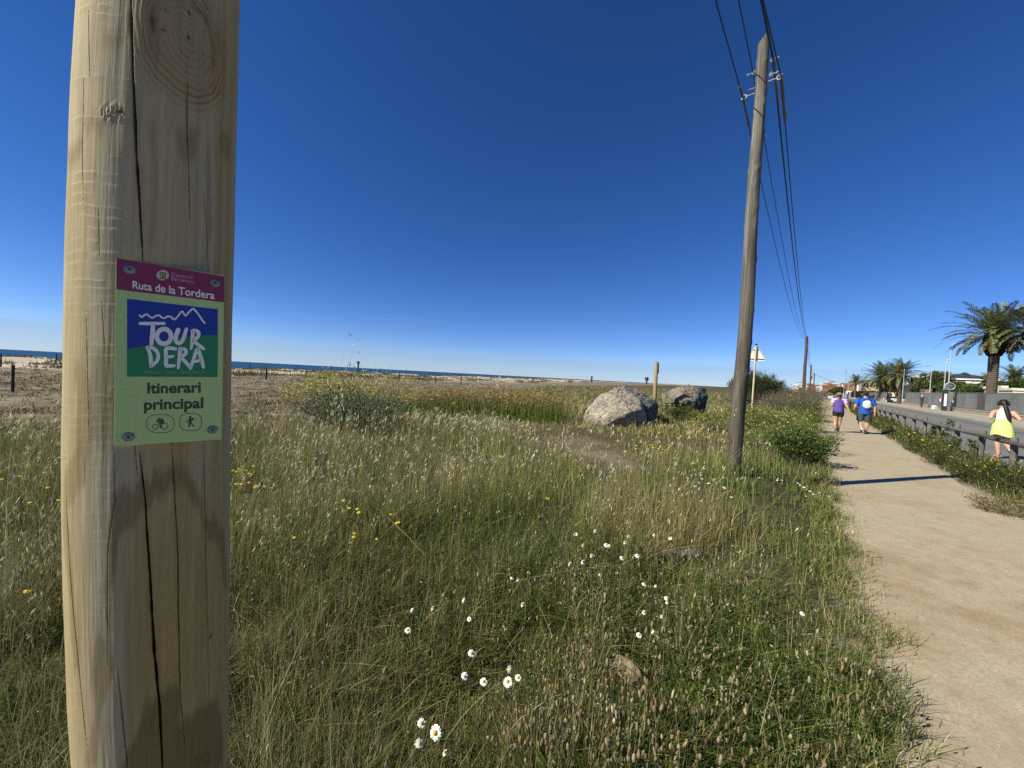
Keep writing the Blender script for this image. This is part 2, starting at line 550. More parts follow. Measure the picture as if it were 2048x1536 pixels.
# ================================================================== foreground waymark post with its plate
D0 = 0.60                                   # horizontal distance from the eye to the post's axis
LE = [(156, 0), (146, 130), (137.5, 250), (128, 500), (125, 620), (124, 750), (122.5, 880), (124, 1010), (126.5, 1140), (136, 1340), (151, 1536)]
RE = [(481, 0), (478, 130), (474, 250), (469, 500), (465.5, 620), (463, 750), (461, 880), (459, 1010), (458, 1100), (456.5, 1300), (454.5, 1536)]
def edge_dir(px, py):
    v = ray(px, py)
    return math.atan2(v.x, v.y), v.z / math.hypot(v.x, v.y)
_zs, _az, _rd = [], [], []
for py in range(0, 1537, 48):
    xl = np.interp(py, [e[1] for e in LE], [e[0] for e in LE]); xr = np.interp(py, [e[1] for e in RE], [e[0] for e in RE])
    al, sl = edge_dir(xl, py); ar, sr = edge_dir(xr, py)
    _az.append((al + ar) / 2); _rd.append(D0 * math.sin((ar - al) / 2)); _zs.append(EYE + D0 * (sl + sr) / 2)
_zs, _az, _rd = np.array(_zs[::-1]), np.array(_az[::-1]), np.array(_rd[::-1])
print('post z', _zs[0], _zs[-1], 'r', _rd.min(), _rd.max(), 'az', np.degrees(_az.min()), np.degrees(_az.max()))
AZM = float(np.mean(_az))
FACE = AZM + math.pi                        # azimuth from the post towards the camera
def post_c(z):
    a = np.interp(z, _zs, _az)
    return D0 * np.sin(a), D0 * np.cos(a)
def post_r(z): return np.interp(z, _zs, _rd)
def on_post(px, py):
    """(theta, z) where the photograph's pixel meets the post; theta = azimuth of the normal relative to the camera, + is to the photo's left"""
    v = ray(px, py)
    s = 0.5
    for _ in range(12):
        z = EYE + v.z * s
        cx, cy = post_c(z); r_ = post_r(z)
        a = v.x ** 2 + v.y ** 2; b = -2 * (v.x * cx + v.y * cy); c = cx * cx + cy * cy - r_ * r_
        disc = max(b * b - 4 * a * c, 0)
        s = (-b - math.sqrt(disc)) / (2 * a)
    z = EYE + v.z * s
    cx, cy = post_c(z)
    az = math.atan2(v.x * s - cx, v.y * s - cy)
    return (az - FACE + math.pi) % (2 * math.pi) - math.pi, z

def build_post():
    nth = 640
    th = np.concatenate([np.linspace(-np.pi, -1.75, 30, endpoint=False), np.linspace(-1.75, 1.75, nth), np.linspace(1.75, np.pi, 30, endpoint=False)[1:]])
    z = np.concatenate([np.linspace(-0.05, _zs[0] - 0.03, 60, endpoint=False), np.linspace(_zs[0] - 0.03, _zs[-1] + 0.03, 1250), np.linspace(_zs[-1] + 0.03, 2.42, 30)[1:]])
    Z, T = np.meshgrid(z, th, indexing='ij')
    r0 = post_r(Z) * np.ones_like(T)
    disp = np.zeros_like(T)
    s_ = T * 0.07                            # arc length, m
    # adze ridges across the left flank
    zz = Z + 0.0075 * (fbm(s_ * 45, Z * 14) - 0.5) + 0.010 * (vnoise(Z * 23, Z * 0 + 4) - 0.5) + 0.012 * (T - 0.5) * 0.25
    sp = 0.0098
    idx = np.floor(zz / sp); fr = zz / sp - idx
    amp = 0.35 + 0.9 * vnoise(idx * 1.37, idx * 0.71 + s_ * 30)
    saw = np.where(fr < 0.86, fr / 0.86, (1 - fr) / 0.14)
    flank = sstep(0.22, 0.40, T) * (1 - sstep(1.15, 1.5, T)) + 0.12
    amp = amp * (0.35 + 0.65 * sstep(1.5, 1.75, Z)) * (0.25 + 0.75 * sstep(0.38, 0.6, fbm(s_ * 30 + 5, Z * 7)))
    amp = amp * (0.15 + 0.85 * (vnoise(idx * 3.3, idx * 0 + 2 + s_ * 14) > 0.42))
    amp = 0.95 * amp * sstep(0.08, 0.55, vnoise(s_ * 120 + idx * 9.1, idx * 2.7))
    disp += 0.00022 * amp * saw * flank * sstep(_zs[0] - 0.2, _zs[0] + 0.35, Z) + 0.0001 * amp * saw * flank
    disp += 0.0016 * (fbm(s_ * 25, Z * 4 + 9) - 0.5) + 0.0005 * (fbm(s_ * 220, Z * 9) - 0.5)
    # bulge shaped to carry the sunlit side farther across the upper front
    disp += 0.0034 * sstep(1.80, 1.92, Z) * np.exp(-((T - 0.05) / 0.26) ** 2)
    # colour of the wood
    g1 = fbm(s_ * 140, Z * 2.2, 4); g2 = fbm(s_ * 420, Z * 6 + 4, 3); g3 = fbm(s_ * 30, Z * 1.6 + 2, 3)
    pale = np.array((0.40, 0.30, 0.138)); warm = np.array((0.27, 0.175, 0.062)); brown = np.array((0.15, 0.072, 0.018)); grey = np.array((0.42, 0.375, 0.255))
    col = pale * np.ones(T.shape + (3,))
    def lerp(col, c, f): return col * (1 - f[..., None]) + c * f[..., None]
    col = lerp(col, warm, 0.35 * sstep(0.45, 0.7, g1))
    col = lerp(col, grey, 0.45 * sstep(0.42, 0.65, g3))
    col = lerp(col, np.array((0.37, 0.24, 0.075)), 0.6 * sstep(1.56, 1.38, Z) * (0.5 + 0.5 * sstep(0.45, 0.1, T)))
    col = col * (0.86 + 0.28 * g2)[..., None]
    col = lerp(col, grey * 1.05, 0.55 * sstep(0.15, 0.6, T) * (0.6 + 0.4 * g3))  # sunlight painted in: the lit flank is paler and greyer
    # stains with shapes of their own, from polygons on the photograph
    def P2(pts): return np.array([on_post(*q) for q in pts])
    def inside(poly, x, y):
        ins = np.zeros(x.shape, bool); n = len(poly)
        for i in range(n):
            x1, y1 = poly[i]; x2, y2 = poly[(i + 1) % n]
            c_ = ((y1 > y) != (y2 > y)) & (x < (x2 - x1) * (y - y1) / (y2 - y1 + 1e-12) + x1)
            ins ^= c_
        return ins
    wob_t = T + 0.06 * (fbm(s_ * 90, Z * 30) - 0.5) + 0.015 * (fbm(s_ * 500, Z * 60) - 0.5)
    wob_z = Z + 0.022 * (fbm(s_ * 260, Z * 6 + 30) - 0.5)
    stains = [
        ([(232, 985), (285, 965), (330, 935), (352, 925), (385, 950), (402, 1000), (410, 1040), (425, 1030), (448, 1060), (455, 1180), (448, 1180), (440, 1090), (415, 1075), (395, 1010), (370, 985), (340, 975), (300, 1010), (240, 1080), (224, 1180), (222, 1280), (214, 1280), (214, 1080)], warm * 0.62, 0.75),
        ([(196, 1270), (222, 1290), (228, 1350), (200, 1430), (196, 1536), (168, 1536), (190, 1430), (182, 1330)], warm * 0.7, 0.6),
        ([(290, 1390), (300, 1400), (320, 1385), (352, 1370), (360, 1400), (355, 1450), (405, 1410), (436, 1390), (446, 1480), (446, 1536), (240, 1536), (262, 1490), (284, 1430)], warm * 0.55, 0.8),
        ([(145, 910), (165, 880), (172, 960), (146, 1010), (136, 1020), (150, 1180), (160, 1330), (148, 1340), (140, 1200), (126, 1060), (128, 960)], warm * 0.75, 0.6),
        ([(150, 725), (165, 712), (178, 770), (168, 880), (150, 930), (148, 860), (156, 800)], warm * 0.85, 0.55),
        ([(190, 700), (222, 690), (228, 900), (180, 880), (168, 960), (160, 900)], warm * 0.8, 0.5),
        ([(167, 232), (232, 240), (228, 258), (215, 250), (200, 262), (172, 258)], warm * 0.8, 0.7),
        ([(152, 290), (166, 270), (160, 330), (140, 340), (134, 318)], warm * 0.7, 0.75),
        ([(200, 70), (252, 60), (245, 98), (205, 104)], warm * 0.75, 0.55),
        ([(352, 260), (400, 265), (394, 320), (378, 330), (360, 310)], brown * 1.2, 0.55),
        ([(438, 265), (462, 270), (458, 322), (440, 320)], brown * 1.3, 0.5),
        ([(300, 240), (312, 245), (318, 330), (312, 480), (298, 500), (304, 330)], warm * 0.7, 0.35),
        ([(416, 270), (424, 300), (424, 480), (412, 500), (414, 330)], warm * 0.6, 0.4),
        ([(128, 300), (140, 330), (144, 420), (140, 520), (128, 520)], warm, 0.35),
    ]
    for pts, c_, f in stains:
        pl = P2(pts)
        k_ = sum(inside(pl, wob_t + jt, wob_z + jz).astype(float) for jt, jz in ((0, 0), (.012, .002), (-.012, -.002), (.022, -.004), (-.022, .004), (0, .006), (0, -.006))) / 7
        col = lerp(col, c_ * (0.75 + 0.5 * g1[..., None]), f * 0.82 * k_)
    # the knot with its growth rings
    kt, kz = on_post(376, 75)
    kx = (T - kt) * 0.07; kzz = Z - kz
    d_ = np.hypot(kx / 0.032, np.where(kzz > 0, kzz / 0.046, kzz / 0.054))
    d_ = d_ * (1 + 0.22 * (fbm(kx * 38 + 9, kzz * 26) - 0.5))
    reach = 1 - sstep(0.9, 1.7, d_)
    ring = 0.5 + 0.5 * np.sin(d_ * 46 + 1.5 * fbm(kx * 40, kzz * 40))
    col = lerp(col, brown * 1.7, reach * (0.30 + (0.16 + 0.55 * sstep(0.85, 1.1, d_)) * ring ** 2 * (0.4 + 1.2 * vnoise(kx * 70 + 3, kzz * 50))))
    rim = np.exp(-((d_ - 0.80) / 0.10) ** 2) * (0.35 + 0.65 * sstep(0.35, 0.6, fbm(kx * 50, kzz * 50 + 3)))
    col = lerp(col, brown * 0.6, np.clip(0.9 * rim * np.maximum(sstep(0.008, -0.02, kx) * sstep(-0.03, 0.01, kzz), sstep(0.012, 0.03, kx) * sstep(0.025, -0.01, kzz)), 0, 1))
    spots = np.exp(-((d_ - 0.55) / 0.12) ** 2) * sstep(0.66, 0.74, fbm(kx * 160 + 5, kzz * 160))
    col = lerp(col, brown * 0.5, 0.8 * spots)
    disp += reach * (0.0010 * (1 - d_ / 1.7) + 0.00035 * ring)
    core = np.exp(-(d_ / 0.045) ** 2)
    col = lerp(col, brown * 0.3, core); disp -= 0.002 * core
    k2t, k2z = on_post(398, 1536)
    d2 = np.hypot((T - k2t) * 0.07 / 0.012, (Z - k2z) / 0.014)
    col = lerp(col, brown * 1.1, (1 - sstep(0.8, 1.6, d2)) * (0.25 + 0.4 * (0.5 + 0.5 * np.sin(d2 * 14))))
    # small dark knot and torn fibres
    for (kx_, ky_, rr_) in ((421, 1273, 0.0022), (240, 222, 0.003)):
        a, b = on_post(kx_, ky_)
        d3 = np.hypot((T - a) * 0.07, (Z - b)) / rr_
        col = lerp(col, brown * 0.4, 0.9 * np.exp(-d3 ** 2))
    a, b = on_post(232, 226)
    torn = np.exp(-(((T - a) * 0.07) / 0.011) ** 2 - ((Z - b) / 0.007) ** 2)
    disp += torn * 0.004 * (fbm(s_ * 700, Z * 260) - 0.4)
    # drying cracks: grooves cut into the surface, the dark of their depth painted in
    def crack(pts, w0, w1, depth, edge=0.5):
        nonlocal disp, col
        q = np.array([on_post(*p_) for p_ in pts]); o_ = np.argsort(q[:, 1]); q = q[o_]
        tc_ = np.interp(Z, q[:, 1], q[:, 0])
        tc_ = tc_ + 0.010 * (fbm(Z * 40, Z * 0 + w0 * 9000 + pts[0][0]) - 0.5)
        f = np.clip((Z - q[0, 1]) / (q[-1, 1] - q[0, 1]), 0, 1)
        w = (w0 + (w1 - w0) * f) * (np.clip(np.sin(np.pi * np.clip(f, 0, 1)), 0, 1) ** 0.5 * 0.9 + 0.1)
        w = w * (0.7 + 0.6 * vnoise(Z * 90, Z * 0 + pts[0][0]))
        inz = (Z > q[0, 1]) & (Z < q[-1, 1])
        d = np.abs((T - tc_) * 0.07) / np.maximum(w, 1e-5)
        g = np.clip(1.25 - d, 0, 1) * inz
        g = g * g * (3 - 2 * g)
        disp -= depth * g
        col = lerp(col, brown * 0.30, np.clip(g * 1.1, 0, 0.95) * edge)
        col = lerp(col, warm * 0.7, np.exp(-(d / 3.0) ** 2) * inz * 0.35)
    crack([(262, -30), (263, 60), (267, 160), (272, 290), (278, 400), (285, 522)], 0.0010, 0.0012, 0.009, 1.0)
    crack([(262, -30), (268, 130)], 0.0006, 0.0009, 0.006, 1.0)
    crack([(280, 905), (290, 1000), (300, 1150), (308, 1300), (320, 1420), (326, 1560)], 0.0013, 0.0008, 0.010, 1.0)
    crack([(267, 520), (268, 700), (269, 880), (275, 950)], 0.0003, 0.0003, 0.002, 0.8)
    crack([(374, 162), (374, 260), (378, 350), (380, 450)], 0.0003, 0.0004, 0.002, 0.9)
    crack([(406, 380), (413, 450), (416, 550), (416, 700)], 0.0003, 0.0003, 0.002, 0.8)
    crack([(343, 885), (350, 1000), (356, 1120), (360, 1380), (370, 1500)], 0.0003, 0.00055, 0.003, 0.9)
    crack([(407, 880), (410, 1040), (416, 1270), (418, 1400)], 0.0003, 0.0005, 0.003, 0.9)
    crack([(227, 890), (230, 1000), (216, 1100), (216, 1350)], 0.0002, 0.0003, 0.002, 0.7)
    crack([(234, 1330), (244, 1430), (256, 1540)], 0.0006, 0.0003, 0.004, 0.9)
    crack([(131, 900), (138, 1080), (155, 1300), (175, 1500)], 0.0003, 0.0004, 0.002, 0.8)
    crack([(168, 150), (165, 300), (168, 420)], 0.0002, 0.0003, 0.0015, 0.7)
    crack([(178, 20), (180, 160)], 0.0002, 0.0003, 0.0015, 0.7)
    crack([(172, 620), (176, 760), (178, 860)], 0.0002, 0.0002, 0.0012, 0.7)
    crack([(204, 600), (211, 700)], 0.0002, 0.0002, 0.0012, 0.7)
    crack([(466, 20), (470, 130), (466, 260)], 0.0002, 0.0003, 0.0015, 0.7)
    crack([(198, 420), (200, 520)], 0.0002, 0.0002, 0.0012, 0.7)
    crack([(440, 1300), (444, 1420)], 0.0002, 0.0002, 0.0012, 0.7)
    rr_ = r0 + disp
    top = sstep(2.38, 2.42, Z); rr_ = rr_ * (1 - 0.10 * top)
    az = FACE + T
    cx, cy = post_c(Z)
    V = np.stack([cx + rr_ * np.sin(az), cy + rr_ * np.cos(az), Z], -1)
    nz_, nt_ = Z.shape
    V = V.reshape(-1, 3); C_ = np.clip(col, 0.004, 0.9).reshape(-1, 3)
    i = np.arange(nz_ - 1)[:, None] * nt_; k = np.arange(nt_)[None, :]
    a = (i + k).ravel(); b = (i + (k + 1) % nt_).ravel()
    F = np.stack([a, a + nt_, b + nt_, b], -1)
    ctr = np.array([[post_c(2.42)[0], post_c(2.42)[1], 2.425]])
    V = np.vstack([V, ctr]); C_ = np.vstack([C_, [[0.4, 0.3, 0.16]]])
    last = (nz_ - 1) * nt_; kk = np.arange(nt_)
    Ft = np.stack([last + kk, np.full(nt_, len(V) - 1), last + (kk + 1) % nt_], -1)
    t = NT('post_wood')
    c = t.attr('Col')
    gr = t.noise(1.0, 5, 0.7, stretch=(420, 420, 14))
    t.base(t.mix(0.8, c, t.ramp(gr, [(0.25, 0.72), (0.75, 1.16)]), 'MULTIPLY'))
    t.b.inputs['Roughness'].default_value = 0.8
    t.b.inputs['Specular IOR Level'].default_value = 0.2
    t.bump(gr, 0.25, 0.001)
    root = empty('waymark_post', (post_c(0.0)[0], post_c(0.0)[1], 0))
    tag(root, 'big pale wooden post close to the lens carrying a green route plate', 'waymark post')
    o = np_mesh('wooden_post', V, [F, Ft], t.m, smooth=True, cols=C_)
    o.parent = root; o.matrix_parent_inverse = Matrix.Translation(-root.location)
    return root
post_root = build_post()
PINV = Matrix.Translation(-post_root.location)

# --- the plate: its plane is solved from its four corners
cs = [(232, 516), (449, 551), (443, 879), (228, 893)]
rr = [ray(*c_) for c_ in cs]
A_ = np.array([[-rr[1].x, rr[2].x, -rr[3].x], [-rr[1].y, rr[2].y, -rr[3].y], [-rr[1].z, rr[2].z, -rr[3].z]])
s_ = np.linalg.solve(A_, np.array([-rr[0].x, -rr[0].y, -rr[0].z]))
dep = np.array([1.0, *s_])
Q = [Vector(rr[i] * float(dep[i])) for i in range(4)]
# scale so the plate's middle touches the post's front face
mid = (Q[0] + Q[1] + Q[2] + Q[3]) / 4
want = D0 - float(post_r(1.65)) - 0.0030
k_ = want / math.hypot(mid.x, mid.y)
Q = [q * k_ + Vector((0, 0, EYE)) for q in Q]
U = (Q[1] - Q[0]).normalized(); NPL = U.cross(Q[3] - Q[0]).normalized()
if NPL.dot(Vector((0, 0, EYE)) - Q[0]) < 0: NPL = -NPL
VV = NPL.cross(U).normalized()
if VV.z < 0: VV = -VV
print('plate', (Q[1] - Q[0]).length, (Q[3] - Q[0]).length, 'n', NPL)
def on_plate(px, py, lift=0.0):
    v = ray(px, py)
    o = Q[0] + NPL * lift - Vector((0, 0, EYE))
    s = o.dot(NPL) / v.dot(NPL)
    return Vector((0, 0, EYE)) + v * s
def cp(x, y, lift=0.0):                      # point given on a 3.657x enlargement with origin (200, 500)
    return on_plate(200 + x / 3.657, 500 + y / 3.657, lift)
def flat(name, c, rough=0.42, spec=0.5):
    t = NT(name)
    f = t.noise(240, 3, 0.6)
    t.base(t.ramp(f, [(0.3, tuple(x * 0.93 for x in c)), (0.7, c)]))
    t.b.inputs['Roughness'].default_value = rough
    t.b.inputs['Specular IOR Level'].default_value = spec
    t.bump(t.noise(30, 3), 0.04, 0.002)
    return t.m
M_green = flat('plate_pale_green', (0.47, 0.62, 0.215)); M_mag = flat('plate_magenta', (0.25, 0.014, 0.065)); M_blue = flat('plate_blue', (0.005, 0.03, 0.30))
M_hill = flat('plate_leaf_green', (0.010, 0.22, 0.07)); M_white = flat('plate_white', (0.84, 0.83, 0.74)); M_ink = flat('plate_ink', (0.02, 0.055, 0.025)); M_pale = flat('plate_faint_print', (0.62, 0.30, 0.40))
M_lime = flat('plate_lime', (0.55, 0.66, 0.35)); M_fine = flat('plate_fine_print', (0.20, 0.45, 0.25))
M_steel = simple('screw_steel', (0.26, 0.26, 0.25), 0.6, 0.5, 0.3, 300, 0.2, 0.0005)
M_slot = simple('screw_recess', (0.02, 0.02, 0.02), 0.8, 0.0, 0.2, 100, 0)
mb = MB()
mb.prism([Q[0], Q[1], Q[2], Q[3]], -NPL * 0.0018)
plate = mb.build('sign_plate', M_green, post_root, bevel=0.0003)
plate.matrix_parent_inverse = PINV
def sub(o):
    o.parent = plate                         # the plate's own matrix is the identity
    return o
def sheet(name, pts, mat, lift):
    mb = MB(); mb.prism([cp(x, y, lift) for x, y in pts], -NPL * 0.00012)
    return sub(mb.build(name, mat))
def stroke_mesh(mb, pts, w, lift, closed=False):
    """a flat brush stroke: pts on the enlargement, w its width there (one number or one per point)"""
    q = np.array(pts, float)
    if not closed and len(q) > 2:           # smooth the line
        tt = np.linspace(0, len(q) - 1, (len(q) - 1) * 5 + 1)
        def cr(p):
            out = []
            for t_ in tt:
                i = min(int(t_), len(p) - 2); f = t_ - i
                p0, p1, p2, p3 = p[max(i - 1, 0)], p[i], p[i + 1], p[min(i + 2, len(p) - 1)]
                out.append(0.5 * (2 * p1 + (-p0 + p2) * f + (2 * p0 - 5 * p1 + 4 * p2 - p3) * f * f + (-p0 + 3 * p1 - 3 * p2 + p3) * f ** 3))
            return np.array(out)
        ws = np.interp(tt, range(len(q)), w if hasattr(w, '__len__') else [w] * len(q))
        q = cr(q)
    else:
        ws = np.array(w if hasattr(w, '__len__') else [w] * len(q), float)
    n = len(q)
    d = np.gradient(q, axis=0) if not closed else np.roll(q, -1, 0) - np.roll(q, 1, 0)
    d /= np.maximum(np.linalg.norm(d, axis=1)[:, None], 1e-6)
    nn = np.stack([-d[:, 1], d[:, 0]], -1)
    l_, r_ = q + nn * ws[:, None] / 2, q - nn * ws[:, None] / 2
    vs = [cp(*p, lift) for p in l_] + [cp(*p, lift) for p in r_]
    fs = [(i, i + 1, n + i + 1, n + i) for i in range(n - 1)]
    if closed: fs.append((n - 1, 0, n, 2 * n - 1))
    mb._add(vs, fs)
    if not closed:
        for e, s in ((0, -1), (n - 1, 1)):
            c_ = q[e]; a0 = math.atan2(nn[e][1], nn[e][0])
            fan = [cp(*(c_ + ws[e] / 2 * np.array([math.cos(a0 + s * -math.pi * k / 8), math.sin(a0 + s * -math.pi * k / 8)])), lift + 0.000004) for k in range(9)]
            mb._add(fan, [tuple(range(9))])
def text(name, body, x0, y0, x1, y1, cap, mat, lift, bold=0.0, align=None):
    """body set along the baseline (x0,y0)-(x1,y1), capital height cap, all on the enlargement"""
    cu = bpy.data.curves.new('txt', 'FONT'); cu.body = body; cu.offset = bold; cu.resolution_u = 6
    ob = bpy.data.objects.new('txt', cu); COL.objects.link(ob)
    dg = bpy.context.evaluated_depsgraph_get(); dg.update()
    me = bpy.data.meshes.new_from_object(ob.evaluated_get(dg))
    bpy.data.objects.remove(ob)
    co = np.array([v.co[:] for v in me.vertices])
    mn, mx = co.min(0), co.max(0)
    capu = 0.70
    for v in me.vertices:
        f = (v.co.x - mn[0]) / (mx[0] - mn[0])
        v.co = cp(x0 + (x1 - x0) * f, y0 + (y1 - y0) * f - v.co.y / capu * cap, lift)
    return sub(link(name, me, mat))
L1, L2, L3 = 0.00016, 0.00032, 0.00048
sheet('header_band', [(120, 58), (910, 193), (908, 383), (120, 288)], M_mag, L1)
sheet('logo_panel', [(198, 357), (862, 433), (859, 929), (198, 926)], M_blue, L1)
hill_pts = [(198, 725), (280, 712), (360, 693), (440, 672), (520, 652), (600, 637), (680, 628), (780, 622), (862, 622), (859, 929), (198, 926)]
sheet('logo_hill', hill_pts, M_hill, L2)
mb = MB()
stroke_mesh(mb, [(290, 478), (305, 490), (322, 478), (342, 470), (362, 486), (385, 496), (408, 482), (432, 478), (452, 494), (472, 498), (495, 485), (520, 490), (542, 508), (565, 490), (592, 456), (605, 452), (625, 480), (650, 455), (678, 430), (690, 434), (720, 472), (748, 512), (765, 534)], 13, L3)
sub(mb.build('logo_ridge_line', M_white))
mb = MB()
W_ = 33
stroke_mesh(mb, [(292, 537), (340, 538), (400, 537), (470, 537)], [20, 24, 24, 20], L3)
stroke_mesh(mb, [(388, 545), (385, 600), (380, 650), (376, 690)], [30, 34, 34, 26], L3)
ring_ = [(468 + 52 * math.cos(a), 632 + 54 * math.sin(a)) for a in np.linspace(0, 2 * math.pi, 28, endpoint=False)]
stroke_mesh(mb, ring_, 34, L3, closed=True)
stroke_mesh(mb, [(572, 585), (556, 630), (556, 668), (580, 682), (606, 658), (622, 610), (632, 578)], [34, 32, 30, 28, 28, 28, 24], L3)
stroke_mesh(mb, [(682, 590), (676, 640), (672, 690), (666, 722)], [28, 28, 24, 18], L3)
stroke_mesh(mb, [(672, 592), (702, 590), (722, 608), (712, 640), (684, 662), (704, 682), (738, 708), (758, 722)], [22, 26, 28, 26, 24, 26, 28, 22], L3)
stroke_mesh(mb, [(344, 712), (366, 760), (372, 810), (372, 850)], [22, 28, 30, 24], L3)
stroke_mesh(mb, [(346, 714), (395, 722), (425, 762), (418, 810), (390, 838), (372, 850)], [24, 26, 26, 26, 24, 22], L3)
stroke_mesh(mb, [(552, 724), (510, 718), (482, 728), (484, 790), (484, 842), (510, 848), (545, 846)], [24, 26, 30, 30, 30, 26, 20], L3)
stroke_mesh(mb, [(486, 784), (512, 780), (536, 778)], [24, 22, 18], L3)
stroke_mesh(mb, [(586, 722), (582, 780), (576, 830), (572, 862)], [28, 28, 26, 20], L3)
stroke_mesh(mb, [(584, 724), (622, 728), (628, 756), (598, 784), (628, 822), (664, 862)], [24, 26, 26, 24, 26, 24], L3)
stroke_mesh(mb, [(660, 866), (684, 800), (704, 740), (718, 722)], [22, 26, 28, 24], L3)
stroke_mesh(mb, [(716, 722), (736, 780), (750, 830), (756, 858)], [26, 30, 28, 22], L3)
stroke_mesh(mb, [(692, 816), (722, 810), (742, 806)], [22, 22, 20], L3)
sub(mb.build('logo_brush_lettering', M_white))
text('logo_fine_print', "RUTA DE LA TORDERA I RIERA D'ARBÚCIES", 322, 902, 770, 905, 20, M_fine, L3, 0.0)
text('route_name_lettering', "Ruta de la Tordera", 238, 280, 838, 360, 56, M_white, L2, 0.018)
text('authority_lettering', "Diputació", 524, 189, 682, 213, 27, M_pale, L2)
text('authority_lettering', "Barcelona", 522, 219, 690, 245, 27, M_pale, L2)
mb = MB()
mb.poly([cp(459 + 45 * math.cos(a), 184 + 37 * math.sin(a) , L2) for a in np.linspace(0, 2 * math.pi, 28, endpoint=False)])
sub(mb.build('authority_emblem', M_lime))
mb = MB()
for pts, w in (([(440, 160), (440, 208)], 6), ([(480, 166), (480, 214)], 6), ([(438, 162), (482, 168)], 6), ([(438, 208), (482, 213)], 6), ([(460, 166), (460, 210)], 4), ([(448, 176), (474, 180)], 7), ([(448, 190), (474, 194)], 5), ([(452, 200), (470, 203)], 6)):
    stroke_mesh(mb, pts, w, L3)
sub(mb.build('emblem_print', M_mag))
text('itinerary_lettering', "Itinerari", 346, 1048, 738, 1040, 76, M_ink, L1, 0.030)
text('itinerary_lettering', "principal", 322, 1168, 756, 1155, 76, M_ink, L1, 0.030)
def blob(mb, cx, cy, rx, ry, lift, a0=0):
    mb.poly([cp(cx + rx * math.cos(a) * math.cos(a0) - ry * math.sin(a) * math.sin(a0), cy + rx * math.cos(a) * math.sin(a0) + ry * math.sin(a) * math.cos(a0), lift) for a in np.linspace(0, 2 * math.pi, 18, endpoint=False)])
def super_ring(cx, cy, rx, ry, e=3.0):
    out = []
    for a in np.linspace(0, 2 * math.pi, 40, endpoint=False):
        c_, s_ = math.cos(a), math.sin(a)
        out.append((cx + rx * math.copysign(abs(c_) ** (2 / e), c_), cy + ry * math.copysign(abs(s_) ** (2 / e), s_)))
    return out
mb = MB()
stroke_mesh(mb, super_ring(441, 1270, 101, 66, 2.8), 4, L1, True)
stroke_mesh(mb, [(404 + 20 * math.cos(a), 1292 + 19 * math.sin(a)) for a in np.linspace(0, 2 * math.pi, 24, endpoint=False)], 5, L1, True)
stroke_mesh(mb, [(474 + 23 * math.cos(a), 1288 + 22 * math.sin(a)) for a in np.linspace(0, 2 * math.pi, 24, endpoint=False)], 5, L1, True)
stroke_mesh(mb, [(426, 1246), (446, 1248), (462, 1258)], [12, 20, 18], L1)
stroke_mesh(mb, [(412, 1254), (428, 1258), (434, 1266)], 8, L2)
stroke_mesh(mb, [(458, 1262), (438, 1272), (446, 1300)], [14, 11, 8], L2)
blob(mb, 430, 1238, 9, 9, L2)
blob(mb, 452, 1240, 10, 8, L2)
sub(mb.build('cyclist_icon', M_ink))
mb = MB()
stroke_mesh(mb, super_ring(663, 1258, 80, 64, 2.8), 4, L1, True)
blob(mb, 659, 1221, 8, 8, L1)
stroke_mesh(mb, [(660, 1234), (660, 1250), (662, 1264)], [17, 19, 15], L1)
stroke_mesh(mb, [(661, 1262), (652, 1278), (650, 1293)], [11, 9, 7], L2)
stroke_mesh(mb, [(664, 1262), (672, 1276), (684, 1290)], [11, 9, 7], L2)
stroke_mesh(mb, [(654, 1238), (642, 1250), (634, 1258)], 6, L2)
stroke_mesh(mb, [(640, 1250), (652, 1272), (658, 1290)], 3, L2)
blob(mb, 677, 1238, 8, 11, L2)
sub(mb.build('walker_icon', M_ink))
for (sx, sy, sr) in ((218, 143, 34), (841, 243, 28), (208, 1366, 34), (822, 1315, 28)):
    c0 = cp(sx, sy); rad = 0.0046
    M3 = Matrix((U, VV, NPL)).transposed()
    mb = MB(); mb.lathe([(rad, 0.0001), (rad * 0.98, 0.0007), (rad * 0.8, 0.0015), (rad * 0.45, 0.0021), (rad * 0.1, 0.0022)], c0, 20, M3)
    sc_ = mb.build('screw', M_steel, smooth=True); sub(sc_)
for (sx, sy, sr) in ((218, 143, 34), (841, 243, 28), (208, 1366, 34), (822, 1315, 28)):
    M3 = Matrix((U, VV, NPL)).transposed() @ Matrix.Rotation(sx * 0.01, 3, 'Z')
    c0 = cp(sx, sy) + NPL * 0.0020; mb = MB()
    mb.box(c0, (0.0028, 0.0008, 0.0006), M=M3); mb.box(c0, (0.0008, 0.0028, 0.00065), M=M3)
    sub(mb.build('screw_recess', M_slot))
# ================================================================== utility poles and their cables
def wood_grey(name, c0, c1, c2):
    t = NT(name)
    a = t.noise(1.0, 6, 0.7, stretch=(38, 38, 1.1)); b = t.noise(1.0, 4, 0.6, stretch=(7, 7, 0.5)); c = t.noise(1.0, 4, 0.7, stretch=(160, 160, 3))
    x = t.ramp(a, [(0.25, c0), (0.5, c1), (0.75, c2)])
    x = t.mix(0.7, x, t.ramp(b, [(0.3, 0.6), (0.7, 1.2)]), 'MULTIPLY')
    t.base(x); t.b.inputs['Roughness'].default_value = 0.85; t.b.inputs['Specular IOR Level'].default_value = 0.2
    t.bump(t.mix(0.5, a, c), 0.8, 0.012)
    return t.m
M_pole = wood_grey('pole_weathered_wood', (0.05, 0.045, 0.039), (0.15, 0.136, 0.118), (0.33, 0.30, 0.26))
M_polebrown = wood_grey('pole_brown_wood', (0.05, 0.032, 0.022), (0.10, 0.068, 0.048), (0.17, 0.125, 0.095))
